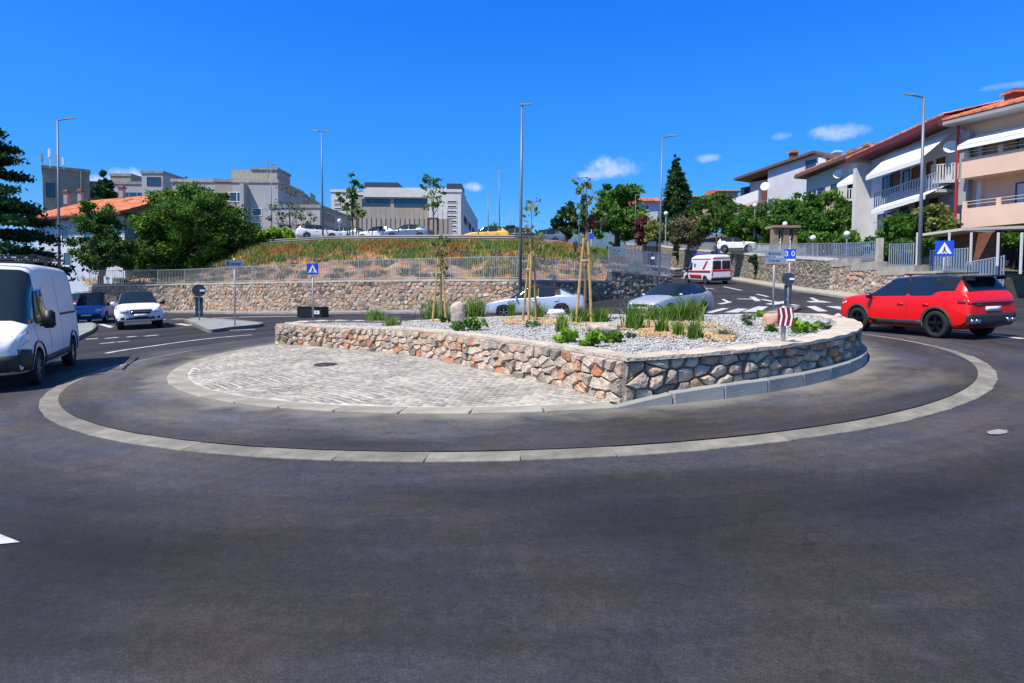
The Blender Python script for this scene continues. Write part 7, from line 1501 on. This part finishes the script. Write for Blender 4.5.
# crash barrier along the crest
P = []
for i in range(22, 122): c = cr_at(fullP.len*i/150); P.append((c.x, c.y+1.6, c.z+.05))
o = tag(empty('crash_barrier', P[0]), 'low grey crash barrier along the top of the bank in front of the parked cars', 'barrier'); PINV[o.name] = Matrix.Translation(-Vector(P[0])); mb = MB()
for a, b in zip(P, P[1:]):
    for z0, z1, y0, y1 in ((.42, .52, 0, -.05), (.52, .60, -.05, 0), (.60, .68, 0, -.05), (.68, .76, -.05, 0)): mb.quad((a[0], a[1]+y0, a[2]+z0), (b[0], b[1]+y0, b[2]+z0), (b[0], b[1]+y1, b[2]+z1), (a[0], a[1]+y1, a[2]+z1))
put(mb.build('rail', mat('barrier_steel', (.15, .16, .17), .6, .3)), Matrix.Identity(4), o); pm = MB().box((0, 0, .3), (.1, .1, .9)).mesh('post', M_STEEL)
for q in P[::5]: ob = bpy.data.objects.new('post', pm); COL.objects.link(ob); put(ob, Matrix.Translation((q[0], q[1]+.1, q[2])), o)
# fence panels at the right, on the stepped wall and beside the pavement
M_PANEL = mat('panel_blue_grey', (.27, .36, .48), .55, .1)
def panel(px0, py0t, py0b, px1, py1t, py1b, Y0, Y1, label, pitch=.12, bw=.085):
    a, b = at(px0, py0b, Y0), at(px1, py1b, Y1); ha, hb = at(px0, py0t, Y0).z-a.z, at(px1, py1t, Y1).z-b.z; o = tag(empty('fence_panel', a), label, 'fence'); PINV[o.name] = Matrix.Translation(-a); I4 = Matrix.Identity(4)
    for q, h_ in ((a, ha), (b, hb)): put(MB().bar(q-Vector((0, 0, .3)), q+Vector((0, 0, h_)), .035, n=6).build('post', M_STEEL_B), I4, o)
    for t in (.06, .97): put(MB().bar(a+Vector((0, 0, ha*t)), b+Vector((0, 0, hb*t)), .022, n=4).build('rail', M_STEEL_B), I4, o)
    n = int((b-a).length/pitch)
    for i in range(1, n): t = i/n; q = a.lerp(b, t); h_ = ha+(hb-ha)*t; put(MB().box((q.x, q.y, q.z+h_*.515), (bw, .018, h_*.88)).build('baluster', M_PANEL), I4, o)
panel(836, 243, 261, 876, 241, 261, 40, 36.5, 'blue grey fence panel at the start of the stepped wall, near the corner pillar', .16, .045); panel(889, 243.5, 267, 913, 243, 267.5, 36, 34.5, 'blue grey fence panel left of the tall right lamp post', .14, .055)
panel(930, 250, 272.5, 967, 247.5, 273, 33.8, 32.3, 'blue grey fence panel behind the right crossing sign'); panel(966, 262, 280, 1003, 255, 284.5, 32.2, 31, 'blue grey fence panel right of the crossing sign, sloping up to the right')
for px, py0, py1, Y in ((879, 238, 263, 36.2),): a, b = at(px, py1, Y), at(px, py0, Y); tag(MB().box((a.x, a.y, (a.z+b.z)/2), (.3, .3, b.z-a.z)).build('gate_pillar', M_CONC_L), 'pale square pillar between the two left fence panels of the stepped wall', 'pillar')
# flower box, litter, dark road patch
g = G(1018, 281); o = tag(empty('flower_box', g), 'long orange terracotta trough with green plants at the right edge', 'flower box'); MB().box((0, 0, .18), (1.6, .4, .36)).build('trough', mat('terracotta', (.50, .17, .06), .8), o); rr = np.random.RandomState(4); C, Rn = crown_points([(0, 0, .52, .8, .2, .22)], 700, rr, .3, 16, .1); V_, F_, A_ = leaves(C, .09, Rn, rr); inst('plants', npmesh('plants', V_, F_, L_GREEN, A_), o)
g = G(997, 433.5); o = tag(empty('litter_scrap', (g.x, g.y, g.z+.01), .3), 'small flattened grey scrap lying on the asphalt at the right', 'litter'); r_ = random.Random(3); P_ = [(math.cos(a)*.16*r_.uniform(.7, 1.1), math.sin(a)*.07*r_.uniform(.6, 1.2)) for a in np.linspace(0, 6.0, 9)]; mb = MB(); n = len(P_); mb.add([(x, y, 0) for x, y in P_]+[(x*.8, y*.7, r_.uniform(.012, .03)) for x, y in P_]+[(0, 0, .015)], [(k, (k+1) % n, n+(k+1) % n, n+k) for k in range(n)]+[(n+k, n+(k+1) % n, 2*n) for k in range(n)]); mb.build('scrap', mat('crushed_plastic', (.30, .30, .29), .4), o)
